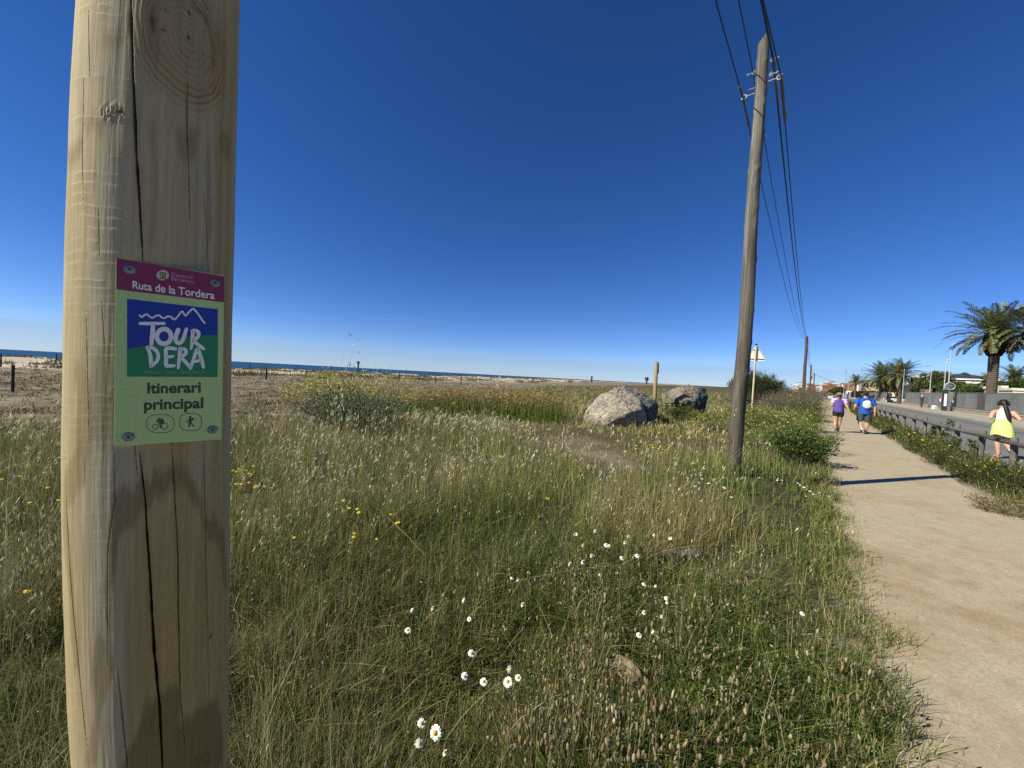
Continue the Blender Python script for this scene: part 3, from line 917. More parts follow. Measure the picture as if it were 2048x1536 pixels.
M_galv = simple('galvanised_steel', (0.36, 0.36, 0.34), 0.55, 0.4, 0.25, 40, 0.1, 0.002)
M_black = simple('black_cable_sheath', (0.010, 0.010, 0.013), 0.5, 0, 0.2, 10, 0)
M_wrap = simple('cable_grip_wrap', (0.12, 0.115, 0.10), 0.7, 0.2, 0.4, 60, 0.6, 0.004)
# the nearest pole turns darker and browner towards its foot
_nt = M_pole.node_tree; _bs = _nt.nodes['Principled BSDF']; _src = _bs.inputs['Base Color'].links[0].from_socket
_tc = _nt.nodes.new('ShaderNodeTexCoord'); _sx = _nt.nodes.new('ShaderNodeSeparateXYZ'); _nt.links.new(_tc.outputs['Object'], _sx.inputs[0])
_mr = _nt.nodes.new('ShaderNodeMapRange'); _mr.inputs[1].default_value = 2.0; _mr.inputs[2].default_value = 4.6; _mr.inputs[3].default_value = 1.0; _mr.inputs[4].default_value = 0.0; _nt.links.new(_sx.outputs['Z'], _mr.inputs[0])
_mx = _nt.nodes.new('ShaderNodeMix'); _mx.data_type = 'RGBA'; _mx.blend_type = 'MULTIPLY'; _nt.links.new(_mr.outputs[0], _mx.inputs[0]); _nt.links.new(_src, _mx.inputs[6]); _mx.inputs[7].default_value = (0.64, 0.59, 0.54, 1)
_nt.links.new(_mx.outputs[2], _bs.inputs['Base Color'])
POLE_TOP = deep(1531, 66, POLE_XY[1] + 0.05)
def pole_shaft(base, top, r0, r1, mat, nseg=120, nr=28, seed=0, knots=True, cut=True):
    base, top = Vector(base), Vector(top)
    V = []; n = nr
    ax = (top - base); L = ax.length; ax.normalize()
    u = ax.cross(Vector((0, 1, 0))).normalized(); w = ax.cross(u)
    rs = random.Random(seed)
    kn = [(rs.uniform(0.05, 0.97), rs.uniform(0, 6.28), rs.uniform(0.5, 1)) for _ in range(46)] if knots else []
    for i in range(nseg + 1):
        f = i / nseg
        bend = 0.018 * math.sin(f * 5 + seed) + 0.010 * math.sin(f * 13 + 2 * seed)
        c = base + ax * (L * f) + u * bend
        r_ = r0 + (r1 - r0) * f
        for k in range(n):
            a = 2 * math.pi * k / n
            rr_ = r_ * (1 + 0.05 * (mnoise.noise((math.cos(a) * 1.5, math.sin(a) * 1.5, f * 8 + seed * 7))) + 0.012 * mnoise.noise((math.cos(a) * 9, math.sin(a) * 9, f * 6)))
            for (kf, ka, ks) in kn:
                df = (f - kf) * L / 0.035; da = ((a - ka + math.pi) % (2 * math.pi) - math.pi) * r_ / 0.03
                e = df * df + da * da
                if e < 6: rr_ += 0.017 * ks * math.exp(-e)
            z_ = 0.0
            if cut and i == nseg:                 # the roof-shaped top: two sloping cuts
                z_ = 0.0
            d = u * math.cos(a) * rr_ + w * math.sin(a) * rr_
            p = c + d
            if cut and f > 0.94:
                lim = L - 0.02 - 1.55 * max(0.0, -(d.x) + 0.015) - 0.5 * max(0.0, d.x)
                h = (p - base).dot(ax)
                if h > lim: p -= ax * (h - lim)
            V.append(p)
    V.append(base + ax * (L - 0.015))
    F4 = np.array([(i * n + k, i * n + (k + 1) % n, (i + 1) * n + (k + 1) % n, (i + 1) * n + k) for i in range(nseg) for k in range(n)])
    F3 = np.array([(nseg * n + k, nseg * n + (k + 1) % n, len(V) - 1) for k in range(n)])
    return V, [F4, F3]
PB = Vector((POLE_XY[0], POLE_XY[1], -0.1))
# base solved from where the shaft shows above the grass
b_ = deep(1471, 880, POLE_XY[1]); ax_ = (POLE_TOP - b_); PB = b_ + ax_ * ((-0.1 - b_.z) / ax_.z)
print('pole base', PB, 'top', POLE_TOP)
V, F = pole_shaft(PB, POLE_TOP, 0.114, 0.075, M_pole, 170, 32, 3)
pole1 = empty('utility_pole', (PB.x, PB.y, 0)); tag(pole1, 'nearest and tallest weathered wooden utility pole with steel brackets near its top', 'utility pole', 'wooden utility poles along the path')
def under(o, root):
    o.parent = root; o.matrix_parent_inverse = Matrix.Translation(-root.location); return o
under(np_mesh('pole_shaft', [v[:] for v in V], F, M_pole, smooth=True), pole1)
mb = MB()                                     # dark band of old moss on the cut head is kept within the top cap
def on_axis(py):
    f = [(abs(0), 0)]
    d = PB + (POLE_TOP - PB) * 0.5
    # height on the pole's axis seen at image row py
    lo, hi = 0.0, 1.0
    for _ in range(40):
        mid_ = (lo + hi) / 2; q = PB + (POLE_TOP - PB) * mid_ - Vector((0, 0, EYE))
        y = PH / 2 - FPX * q.dot(UP) / q.dot(FWD)
        if y > py: lo = mid_
        else: hi = mid_
    return PB + (POLE_TOP - PB) * lo
NXT = Vector((30.6, 38.6, 0)) - Vector((PB.x, PB.y, 0)); NXT.normalize()
SIDE = Vector((NXT.y, -NXT.x, 0))             # to the right of the line
def bracket(py, side, length, y2=None, hook=True):
    c = on_axis(py)
    a = c + SIDE * side * 0.07; b = c + SIDE * side * (0.07 + length)
    mb = MB()
    mb.tube([a, b], 0.009, 8); 
    mb.tube([a - NXT * 0.0 + Vector((0, 0, 0.11)), a - Vector((0, 0, 0.05))], 0.012, 6)
    mb.tube([a + Vector((0, 0, 0.09)), b * 0.8 + a * 0.2 + Vector((0, 0, 0.09))], 0.007, 6)
    if hook:
        ring = [b + SIDE * side * (0.03 + 0.034 * math.cos(t_)) + Vector((0, 0, 0.034 * math.sin(t_))) for t_ in np.linspace(0, 2 * math.pi, 14)]
        mb.tube(ring, 0.009, 8)
    under(mb.build('cable_bracket', M_galv, smooth=True), pole1)
    return b + SIDE * side * 0.05
def bolt(py, side, l):
    c = on_axis(py); a = c + SIDE * side * 0.06
    mb = MB(); mb.tube([a, a + SIDE * side * l], 0.007, 6)
    mb.box(a + SIDE * side * (0.06), (0.035, 0.03, 0.06)); mb.box(a + SIDE * side * (l * 0.85), (0.02, 0.02, 0.03))
    under(mb.build('pole_bolt', M_galv), pole1)
    return a + SIDE * side * 0.07
A1 = bracket(182, -1, 0.13)
A2 = bolt(138, -1, 0.16)
A3 = bolt(127, 1, 0.15)
A4 = bracket(168, 1, 0.13)
bolt(156, 1, 0.16)
# far poles of the row
far_poles = [(1613.5, 672, 1606.5, 800, 38.5, 'second wooden utility pole of the row, leaning, behind the dry bushes'),
             (1622.3, 729, 1619, 793, 77, 'third wooden utility pole, smaller, between the dry bushes and the town'),
             (1629, 746, 1626, 790, 108, 'farthest small utility pole with a lamp box, in front of the red brick houses')]
tops = []
for (tx, ty, bx, by, d, lab) in far_poles:
    tp = deep(tx, ty, d); bt = deep(bx, by, d); axv = tp - bt; bs = bt + axv * ((-0.2 - bt.z) / axv.z)
    V, F = pole_shaft(bs, tp, 0.17, 0.11, M_polebrown, 40, 12, int(d), False, False)
    rt = empty('utility_pole', (bs.x, bs.y, 0)); tag(rt, lab, 'utility pole', 'wooden utility poles along the path')
    under(np_mesh('pole_shaft', [v[:] for v in V], F, M_polebrown, smooth=True), rt)
    mb = MB(); mb.tube([tp - Vector((0, 0, 0.5)) - SIDE * 0.35, tp - Vector((0, 0, 0.5)) + SIDE * 0.35], 0.03, 6); under(mb.build('cable_bracket', M_galv), rt)
    if d > 100:
        mb = MB(); mb.box(tp - SIDE * 0.75 - Vector((0, 0, 1.3)), (0.6, 0.4, 0.9)); mb.tube([tp - Vector((0, 0, 1.2)), tp - SIDE * 0.6 - Vector((0, 0, 1.2))], 0.04, 6); under(mb.build('lamp_box', M_galv), rt)
    tops.append(tp)
# cables: previous pole stands behind the photographer
def catenary(a, b, sag, n):
    return [a.lerp(b, i / n) - Vector((0, 0, 4 * sag * (i / n) * (1 - i / n))) for i in range(n + 1)]
def cable(at1, off, rad, lab, px0, dz_far=-0.35, sag1=0.45, sag2=0.9, wrap=None, dz=0.0):
    # where the cable leaves the top of the frame fixes its direction towards the pole behind
    a1 = at1 + Vector((0, 0, dz))
    best = None
    for dzp in np.linspace(-1.2, 1.6, 57):
        for dp in np.linspace(-1.5, 1.5, 61):
            prev = a1 - NXT * 41.0 + SIDE * dp + Vector((0, 0, dzp))
            for f in (0.0,):
                pass
            # sample the first metres
            err = None
            for i in range(1, 90):
                q = a1.lerp(prev, i / 600.0) - Vector((0, 0, 4 * sag1 * (i / 600.0) * (1 - i / 600.0)))
                r_ = q - Vector((0, 0, EYE)); dd = r_.dot(FWD)
                if dd < 0.3: break
                y = PH / 2 - FPX * r_.dot(UP) / dd
                if y <= 0:
                    x = PW / 2 + FPX * r_.dot(RIGHT) / dd
                    err = abs(x - px0) + 40 * abs(dzp) * 0.05 + abs(dp) * 0.2; break
            if err is not None and (best is None or err < best[0]): best = (err, prev)
    prev = best[1]
    pts = catenary(prev, a1, sag1, 60)
    cur = a1
    for j, tp in enumerate(tops):
        nx_ = tp + SIDE * off * (0.9) + Vector((0, 0, dz_far))
        pts += catenary(cur, nx_, sag2, 40)[1:]
        cur = nx_
    end = deep(1712, 781, 190); pts += catenary(cur, Vector((end.x, end.y, 9.0)) + SIDE * off, 1.8, 24)[1:]
    mb = MB(); mb.tube(pts, rad * 0.74, 6)
    o = mb.build('overhead_cable', M_black); tag(o, lab, 'cable', 'overhead cables of the pole row')
    return pts, a1
def wrap_on(pts, a1, back, fwd, r_, thick):
    i0 = min(range(len(pts)), key=lambda i: (pts[i] - a1).length)
    d0 = (pts[i0 - 1] - a1).normalized(); d1 = (pts[i0 + 1] - a1).normalized()
    mb = MB()
    q = [a1 + d0 * (back * (1 - i / 6)) for i in range(6)] + [a1] + [a1 + d1 * (fwd * (i + 1) / 8) for i in range(8)]
    mb.tube(q, [r_ * (0.8 + 0.5 * random.random()) for _ in q], 8)
    return mb
P_, a = cable(A1, -0.16, 0.011, 'outermost overhead cable on the sea side, in a grey grip at the bracket', 1429)
mbw = wrap_on(P_, a, 0.30, 0.75, 0.018, 0); under(mbw.build('cable_grip', M_wrap), pole1)
P_, a = cable(A2, -0.05, 0.010, 'thin overhead cable passing just left of the pole head', 1477)
P_, a = cable(A3, 0.05, 0.020, 'thick overhead cable crossing in front of the pole head', 1521)
mbw = wrap_on(P_, a, 0.05, 0.9, 0.018, 0); under(mbw.build('cable_grip', M_wrap), pole1)
P_, a = cable(A4, 0.16, 0.013, 'overhead cable with a pale ragged wrap on the road side of the pole', 1524)
mbw = wrap_on(P_, a, 0.05, 1.1, 0.021, 0); under(mbw.build('cable_grip', M_wrap), pole1)

# ================================================================== warning sign seen from behind, guide post, small posts
M_signback = simple('sign_back_enamel', (0.66, 0.63, 0.54), 0.45, 0.1, 0.12, 4, 0.05)
M_tan = simple('sign_post_paint', (0.55, 0.46, 0.30), 0.5, 0.1, 0.15, 6, 0.05)
M_dark = simple('dark_metal', (0.05, 0.05, 0.055), 0.5, 0.4, 0.2, 20, 0.05)
d = 15.4                                     # metres ahead of the camera
bt = deep(1505, 800, d); tp = deep(1512.5, 691, d); axv = tp - bt; bs = bt + axv * ((-0.1 - bt.z) / axv.z)
ws = empty('warning_sign', (bs.x, bs.y, 0)); tag(ws, 'triangular road sign seen from its pale back, on a thin tan post', 'road sign')
mb = MB(); mb.tube([bs, tp + Vector((0, 0, 0.02))], 0.035, 10); under(mb.build('sign_pole', M_tan, smooth=True), ws)
cz = tp - Vector((0, 0, 0.02))                # the plate stands square to the road
tri_c = [cz + Vector((0, 0, 0.03)), cz + NV * 0.36 - Vector((0, 0, 0.60)), cz - NV * 0.36 - Vector((0, 0, 0.60))]
fwd_ = DV.copy()
tri = []
for i in range(3):                            # rounded corners
    a = tri_c[i]; b0 = (tri_c[i - 1] - a).normalized(); b1 = (tri_c[(i + 1) % 3] - a).normalized()
    for f in np.linspace(0, 1, 6): tri.append(a + (b0 * (1 - f) + b1 * f) * 0.055 * (1.0 if f in (0, 1) else 0.88))
tri = [p + fwd_ * 0.06 for p in tri]
mb = MB(); mb.prism(tri, fwd_ * 0.012)
under(mb.build('sign_panel', M_signback, bevel=0.002), ws)
mb = MB()                                     # folded rim
for i in range(len(tri)):
    mb.tube([tri[i], tri[(i + 1) % len(tri)]], 0.012, 5)
under(mb.build('sign_rim', M_signback, smooth=True), ws)
for dz_, w_ in ((0.16, 0.09), (0.535, 0.30)):
    c_ = cz - Vector((0, 0, dz_)) + fwd_ * 0.045
    mb = MB(); mb.tube([c_ - NV * w_, c_ + NV * w_], 0.014, 6); under(mb.build('sign_clamp', M_dark), ws)
mb = MB(); mb.tube([tp, tp + Vector((0, 0, 0.07))], 0.045, 8); under(mb.build('pole_cap', M_dark), ws)

M_postlight = simple('guide_post_wood', (0.31, 0.22, 0.105), 0.75, 0, 0.35, 3, 0.3, 0.01, stretch=(12, 12, 1))
M_platedark = simple('guide_plate_edge', (0.06, 0.13, 0.07), 0.5, 0, 0.2, 6, 0)
d = 16.6
tp = deep(1313.5, 723, d); bt = deep(1309, 800, d); axv = tp - bt; bs = bt + axv * ((-0.1 - bt.z) / axv.z)
gp = empty('guide_post', (bs.x, bs.y, 0)); tag(gp, 'slim yellowish wooden guide post with a dark green plate, behind the boulders', 'guide post')
mb = MB()
mb.tube([bs, tp - (tp - bs).normalized() * 0.03, tp], [0.084, 0.078, 0.062], 14); under(mb.build('wooden_post', M_postlight, smooth=True), gp)
pl = [deep(1316, 726.5, d - 0.02), deep(1318.3, 727, d + 0.1), deep(1317.7, 747, d + 0.1), deep(1315.4, 747.5, d - 0.02)]
nrm = (pl[1] - pl[0]).cross(pl[3] - pl[0]).normalized()
mb = MB(); mb.prism(pl, nrm * 0.012); under(mb.build('guide_plate', M_platedark), gp)

M_stake = simple('stake_dark_wood', (0.045, 0.036, 0.032), 0.85, 0, 0.4, 5, 0.4, 0.01, stretch=(12, 12, 1))
GRPS = 'wooden stakes along the dune'
def stake(x, ty, by, lab, w=None, z0=0.0):
    g = ground(x, by + 1, z0)
    r_ = ray(x, (ty + by) / 2); d_ = g.y
    tpp = deep(x + 0.0523 * (by - ty) * 0.6, ty, d_)
    h = tpp.z - g.z
    mb = MB(); rd = w or 0.06
    mb.tube([(0, 0, -0.25), (0, 0, h - 0.03), (0, 0, h)], [rd, rd * 0.96, rd * 0.8], 8)
    o = mb.build('dune_stake', M_stake, smooth=True); o.location = (g.x, g.y, float(zfield(np.array([g.x]), np.array([g.y]))[0]))
    tag(o, lab, 'stake', GRPS)
    return o
stake(25, 734, 788, 'tallest dark stake, standing on the dry dirt beside the big post', 0.045)
stake(1.5, 706, 733, 'dark stake cut by the left border of the picture')
stake(112, 710, 730, 'dark stake on the sand edge, close beside the big post')
near_st = [(532, 737, 760), (613, 740, 757), (702, 747, 763), (798, 748, 763), (871, 751, 766), (922, 753, 767)]
for i, (x, a, b) in enumerate(near_st): stake(x, a, b, 'short dark stake in the front row where dirt meets sand', 0.07)
for i, (x, a, b) in enumerate([(499, 725, 738), (596, 731, 741), (663, 731, 743), (761, 739, 748), (812, 741, 750), (858, 743.5, 752), (906, 746, 755), (953, 749, 758), (980, 751, 760), (1066, 756, 764), (1020, 753, 761)]):
    stake(x, a, b, 'short dark stake in the back row on the dune crest', 0.09)
# taller marker posts by the beach
def marker(x, ty, by, lab, board):
    g = ground(x, by); d_ = g.y; tp = deep(x + 0.4, ty, d_)
    rt = empty('beach_marker', (g.x, g.y, 0)); tag(rt, lab, 'beach marker')
    mb = MB(); mb.tube([(g.x, g.y, -0.2), (g.x, g.y, tp.z)], d_ * 0.0022, 8); under(mb.build('marker_post', M_stake), rt)
    if board:
        w_, h_, dz_ = board
        k_ = d_ / 750
        mb = MB(); mb.box((g.x, g.y - 0.12, tp.z - h_ * k_ / 2 + dz_ * k_), (w_ * k_, 0.06, h_ * k_)); under(mb.build('marker_board', M_stake, bevel=0.01), rt)
    return rt
marker(716, 723, 744, 'beach marker with a square box on its post in front of the sea', (5.5, 5, 0.5))
marker(1183, 752, 764, 'thin distant beach marker against the sea', (2, 3, 0))
rt = marker(1293, 755, 768, 'small dark notice board on two legs at the far end of the beach', (7.0, 6.5, 0.5))
# ================================================================== boulders
def rock_mat(name, light, mid_, dark, veins=0.5, green=0.0):
    t = NT(name)
    a = t.noise(1.6, 7, 0.65); b = t.noise(11, 6, 0.7); c = t.noise(45, 4, 0.7)
    x = t.ramp(a, [(0.28, dark), (0.5, mid_), (0.68, light)])
    x = t.mix(0.8, x, t.ramp(b, [(0.3, 0.5), (0.68, 1.3)]), 'MULTIPLY')
    v = t.noise(3.2, 5, 0.6, stretch=(1, 1, 2.2))
    x = t.mix(t.ramp(v, [(0.485, 0.0), (0.5, veins), (0.515, 0.0)]), x, (0.6, 0.57, 0.52))
    vd = t.new('ShaderNodeTexVoronoi', Scale=1.25, feature='DISTANCE_TO_EDGE'); tcv = t.new('ShaderNodeTexCoord'); va = t.new('ShaderNodeVectorMath', operation='ADD')
    nv = t.new('ShaderNodeTexNoise', Scale=1.8, Detail=5.0); t.l.new(tcv.outputs['Object'], nv.inputs['Vector']); t.l.new(tcv.outputs['Object'], va.inputs[0]); t.l.new(nv.outputs['Color'], va.inputs[1]); t.l.new(va.outputs[0], vd.inputs['Vector'])
    x = t.mix(1.0, x, t.ramp(vd.outputs['Distance'], [(0.0, 0.30), (0.018, 1.0)]), 'MULTIPLY')
    x = t.mix(t.ramp(t.noise(0.9, 4, 0.6), [(0.52, 0.0), (0.64, 0.5)]), x, (0.30, 0.23, 0.13))
    if green: x = t.mix(t.ramp(t.noise(2.3, 3), [(0.55, 0.0), (0.65, green)]), x, (0.10, 0.20, 0.12))
    t.base(x); t.b.inputs['Roughness'].default_value = 0.9; t.b.inputs['Specular IOR Level'].default_value = 0.2
    t.bump(t.mix(0.5, b, c), 0.9, 0.05)
    return t.m
M_rock1 = rock_mat('boulder_granite', (0.54, 0.46, 0.35), (0.33, 0.28, 0.22), (0.13, 0.115, 0.10))
M_rock2 = rock_mat('boulder_slate', (0.22, 0.225, 0.225), (0.135, 0.14, 0.145), (0.075, 0.08, 0.085), 0.7)
M_rock3 = rock_mat('boulder_brown', (0.36, 0.30, 0.22), (0.20, 0.165, 0.125), (0.08, 0.07, 0.058), 0.3, 0.35)
M_rock4 = rock_mat('boulder_dark_green', (0.13, 0.15, 0.14), (0.07, 0.085, 0.08), (0.03, 0.035, 0.035), 0.5, 0.3)
def boulder(pts, mat, lab, amp=0.05, seed=0, cuts=3, off=0.0):
    P = [deep(x, y, d + off) for x, y, d in pts]
    bm = bmesh.new()
    for p in P: bm.verts.new(p)
    bmesh.ops.convex_hull(bm, input=bm.verts)
    bmesh.ops.triangulate(bm, faces=bm.faces)
    bmesh.ops.delete(bm, geom=[v for v in bm.verts if not v.link_faces], context='VERTS')
    bmesh.ops.bevel(bm, geom=bm.edges[:], offset=0.05, segments=2, affect='EDGES', profile=0.6)
    bmesh.ops.triangulate(bm, faces=bm.faces)
    for _ in range(5):
        es = [e for e in bm.edges if e.calc_length() > 0.075]
        if not es: break
        bmesh.ops.subdivide_edges(bm, edges=es, cuts=1)
        bmesh.ops.triangulate(bm, faces=[f for f in bm.faces if len(f.verts) > 3])
    bm.normal_update()
    offs = []
    for v in bm.verts:
        q = v.co + Vector((seed * 3.1, seed, 0))
        n_ = mnoise.fractal(q * 1.4, 1.0, 2.0, 4) * amp * 1.6 + mnoise.fractal(q * 6, 1.0, 2.0, 4) * amp * 0.55
        rid = abs(mnoise.noise(q * 2.3 + Vector((9, 3, 1))))
        if rid < 0.05: n_ -= amp * 0.9 * (1 - rid / 0.05)
        offs.append(v.normal * n_)
    for v, o_ in zip(bm.verts, offs): v.co += o_
    c = sum(P, Vector()) / len(P)
    g = Vector((c.x, c.y, 0))
    for v in bm.verts: v.co -= g
    me = bpy.data.meshes.new('boulder'); bm.to_mesh(me); bm.free()
    o = link('boulder', me, mat); o.location = g
    for p in me.polygons: p.use_smooth = True
    try: me.set_sharp_from_angle(angle=R(28))
    except Exception: pass
    tag(o, lab, 'boulder', 'boulders in the field')
    return o
boulder([(1168, 829, 13.6), (1174, 818, 13.9), (1186, 800, 14.0), (1203, 789, 14.2), (1232, 774, 14.5), (1246, 774, 14.6), (1262, 786, 14.2), (1283, 806, 13.6), (1262, 824, 12.85), (1248, 829, 12.8), (1214, 849, 12.95), (1180, 842, 13.4),
         (1289, 818, 13.5), (1291, 846, 13.6), (1284, 866, 13.5), (1262, 868, 13.25), (1190, 850, 15.5), (1230, 790, 16.2), (1280, 810, 15.8), (1282, 860, 15.6), (1180, 840, 15.2), (1214, 872, 13.3), (1180, 872, 14.3)],
        M_rock1, 'largest boulder, pale speckled top and a dark split face', 0.06, 1)
boulder([(1244, 772, 14.9), (1258, 774, 15.1), (1278, 784, 15.0), (1294, 794, 14.9), (1312, 802, 14.7), (1317, 812, 14.7), (1316, 830, 14.9), (1306, 842, 14.9), (1290, 818, 14.2), (1294, 835, 14.4), (1268, 790, 14.5), (1262, 800, 16.2), (1300, 806, 16.4), (1310, 850, 16.0), (1250, 850, 16.0), (1290, 866, 14.9)],
        M_rock2, 'smooth grey boulder with white veins leaning on the largest one', 0.045, 5)
boulder([(1322, 790, 17.6), (1334, 782, 17.8), (1352, 780, 17.9), (1362, 772, 18.0), (1376, 770, 18.1), (1388, 776, 18.0), (1395, 792, 17.3), (1391, 806, 17.0), (1380, 814, 16.9), (1378, 800, 16.9), (1362, 800, 16.8), (1340, 806, 17.2), (1328, 806, 17.4), (1350, 832, 17.4), (1380, 836, 17.3), (1330, 830, 18.8), (1380, 800, 19.6), (1340, 800, 19.6), (1392, 830, 18.6)],
        M_rock3, 'brown boulder with a greenish lichen patch behind the slim guide post', 0.07, 9)
boulder([(1392, 774, 17.6), (1404, 772, 17.8), (1412, 777, 17.8), (1414, 792, 17.4), (1412, 812, 17.3), (1402, 824, 17.2), (1388, 824, 17.1), (1378, 832, 17.0), (1384, 806, 16.9), (1394, 792, 16.9), (1410, 800, 19.0), (1390, 790, 19.2), (1400, 836, 18.2), (1380, 840, 17.6)],
        M_rock4, 'dark green fractured boulder, rightmost of the group', 0.08, 13)
# the weathered root stump and the grey tube lying in the grass
M_log = wood_grey('stump_wood', (0.07, 0.05, 0.03), (0.30, 0.23, 0.14), (0.46, 0.38, 0.26))
def flotsam(name, a, b, r0, r1, mat, lab, cat, seed, n=18, m=36, lobes=5, lobe=0.25):
    a, b = Vector(a), Vector(b); ax = b - a; L = ax.length; ax.normalize()
    u = ax.cross(Vector((0, 0, 1))).normalized(); w = u.cross(ax)
    V = []
    for i in range(m + 1):
        f = i / m; rr0 = (r0 + (r1 - r0) * f) * (math.sqrt(max(0.0, 1 - (2 * f - 1) ** 6)) * 0.95 + 0.05)
        for k in range(n):
            t_ = 2 * math.pi * k / n
            rr_ = rr0 * (1 + lobe * math.sin(lobes * t_ + 3 * f + seed) * 0.5 + lobe * mnoise.noise((math.cos(t_) * 2, math.sin(t_) * 2 + seed, f * 3)))
            V.append(a + ax * (L * f) + u * math.cos(t_) * rr_ + w * math.sin(t_) * rr_ * 0.75)
    F = np.array([(i * n + k, i * n + (k + 1) % n, (i + 1) * n + (k + 1) % n, (i + 1) * n + k) for i in range(m) for k in range(n)])
    o = np_mesh(name, [v[:] for v in V], F, mat, smooth=True)
    tag(o, lab, cat); return o
flotsam('wood_stump', ground(1200, 1312, 0.105), ground(1284, 1368, 0.115), 0.05, 0.078, M_log, 'weathered pale wood stump lying half hidden in the grass', 'stump', 2, n=40, m=48, lobes=9, lobe=0.34)
M_tube = simple('old_plastic_tube', (0.085, 0.075, 0.06), 0.6, 0, 0.3, 6, 0.1)
def can():
    a, b = ground(1322, 1112, 0.13), ground(1404, 1107, 0.16)
    mb = MB(); ax = (b - a)
    mb.tube([a, a + ax * 0.02, a + ax * 0.9, a + ax * 0.905, a + ax * 0.92, a + ax * 0.97, a + ax * 1.0], [0.03, 0.045, 0.045, 0.049, 0.049, 0.035, 0.02], 16)
    o = mb.build('plastic_bottle', M_tube, smooth=True); tag(o, 'dark grey bottle lying in the grass near the path', 'bottle')
can()
# ================================================================== field vegetation (mass of grass: stuff)
def polar(n, r0, r1, a0, a1, e=1.6):
    """places spread round the photographer, thinning with distance as r^-e"""
    u = rng.random(n); k = 1 - e
    r_ = (r0 ** k + u * (r1 ** k - r0 ** k)) ** (1 / k)
    a = np.radians(a0) + rng.random(n) * np.radians(a1 - a0)
    return r_ * np.sin(a), r_ * np.cos(a)
def PT(x, y): return x * NV.x + y * NV.y, x * DV.x + y * DV.y
def blades(x, y, z, H, W, col, lean=0.25, droop=0.1, nseg=3, laz=None, tipcol=None, tpow=1.0):
    n = len(x)
    la = rng.random(n) * 2 * np.pi if laz is None else laz
    ln = np.abs(rng.normal(0, 1, n)) * lean
    wa = rng.random(n) * 2 * np.pi
    dr = droop * rng.random(n)
    lv = []; cv = []
    for s in range(nseg + 1):
        f = s / nseg
        hx = np.sin(la) * ln * H * f ** 1.7; hy = np.cos(la) * ln * H * f ** 1.7
        zz = z + H * (f - dr * f * f)
        w = W * (1 - f) ** 0.6 * 0.5 + 0.00015
        cx, cy = x + hx, y + hy
        lv.append(np.stack([cx - np.cos(wa) * w, cy - np.sin(wa) * w, zz], -1))
        lv.append(np.stack([cx + np.cos(wa) * w, cy + np.sin(wa) * w, zz], -1))
        c = col if tipcol is None else col * (1 - f ** tpow) + tipcol * f ** tpow
        cv += [c, c]
    V = np.stack(lv, 1).reshape(-1, 3); C_ = np.stack(cv, 1).reshape(-1, 3)
    m_ = 2 * (nseg + 1); base = np.arange(n)[:, None] * m_
    q = np.array([[2 * s, 2 * s + 1, 2 * s + 3, 2 * s + 2] for s in range(nseg)])
    F = (base[:, :, None] + q[None]).reshape(-1, 4)
    tip = np.stack([x + np.sin(la) * ln * H, y + np.cos(la) * ln * H, z + H * (1 - dr)], -1)
    return V, F, C_, tip
def leaves(P, D, L, W, col, N=None):
    """one pointed leaf (a folded quad) at each place P along D"""
    n = len(P)
    D = D / np.maximum(np.linalg.norm(D, axis=1)[:, None], 1e-6)
    r_ = rng.normal(0, 1, (n, 3)) if N is None else N
    S = np.cross(D, r_); S /= np.maximum(np.linalg.norm(S, axis=1)[:, None], 1e-6)
    L = L[:, None]; W = W[:, None]
    V = np.stack([P, P + D * L * 0.45 + S * W * 0.5, P + D * L, P + D * L * 0.45 - S * W * 0.5], 1).reshape(-1, 3)
    F = np.arange(4 * n).reshape(-1, 4)
    return V, F, np.repeat(col, 4, 0)
def spindles(P, D, L, Rr, col, n=6):
    prof = [(0.0, 0.25), (0.12, 0.85), (0.45, 1.0), (0.8, 0.8), (1.0, 0.2)]
    N_ = len(P)
    D = D / np.linalg.norm(D, axis=1)[:, None]
    a = np.cross(D, np.array([[0.3, 0.9, 0.1]])); a /= np.linalg.norm(a, axis=1)[:, None]
    b = np.cross(D, a)
    vs = []; cs_ = []
    for (f, r_) in prof:
        for k in range(n):
            t_ = 2 * np.pi * k / n
            jit = 1 + 0.15 * rng.normal(0, 1, N_)
            vs.append(P + D * (L * f)[:, None] + (a * math.cos(t_) + b * math.sin(t_)) * (Rr * r_ * jit)[:, None])
            cs_.append(col * (0.8 + 0.4 * rng.random((N_, 1))))
    m_ = n * len(prof)
    V = np.stack(vs, 1).reshape(-1, 3); C_ = np.stack(cs_, 1).reshape(-1, 3)
    base = np.arange(N_)[:, None] * m_
    q = np.array([[j * n + k, j * n + (k + 1) % n, (j + 1) * n + (k + 1) % n, (j + 1) * n + k] for j in range(len(prof) - 1) for k in range(n)])
    F = (base[:, :, None] + q[None]).reshape(-1, 4)
    return V, F, C_
class Acc:
    def __init__(s): s.V, s.F, s.C, s.n = [], [], [], 0
    def add(s, t):
        V, F, C_ = t[:3]
        s.V.append(V.astype(np.float32)); s.F.append((F + s.n).astype(np.int32)); s.C.append(C_.astype(np.float32)); s.n += len(V)
    def build(s, name, mat=None, parent=None, kind=None, smooth=False):
        o = np_mesh(name, np.vstack(s.V), [np.vstack(s.F)], mat or PLANT, parent, np.clip(np.vstack(s.C), 0.002, 0.95), smooth)
        if kind: o['kind'] = kind
        return o
def pick(n, cols, w):
    cols = np.array(cols); i = rng.choice(len(cols), n, p=np.array(w) / sum(w))
    return cols[i] * (0.6 + 0.8 * rng.random((n, 1)) ** 1.2)
G1, G2, G3 = (0.165, 0.225, 0.042), (0.070, 0.105, 0.022), (0.27, 0.305, 0.085)
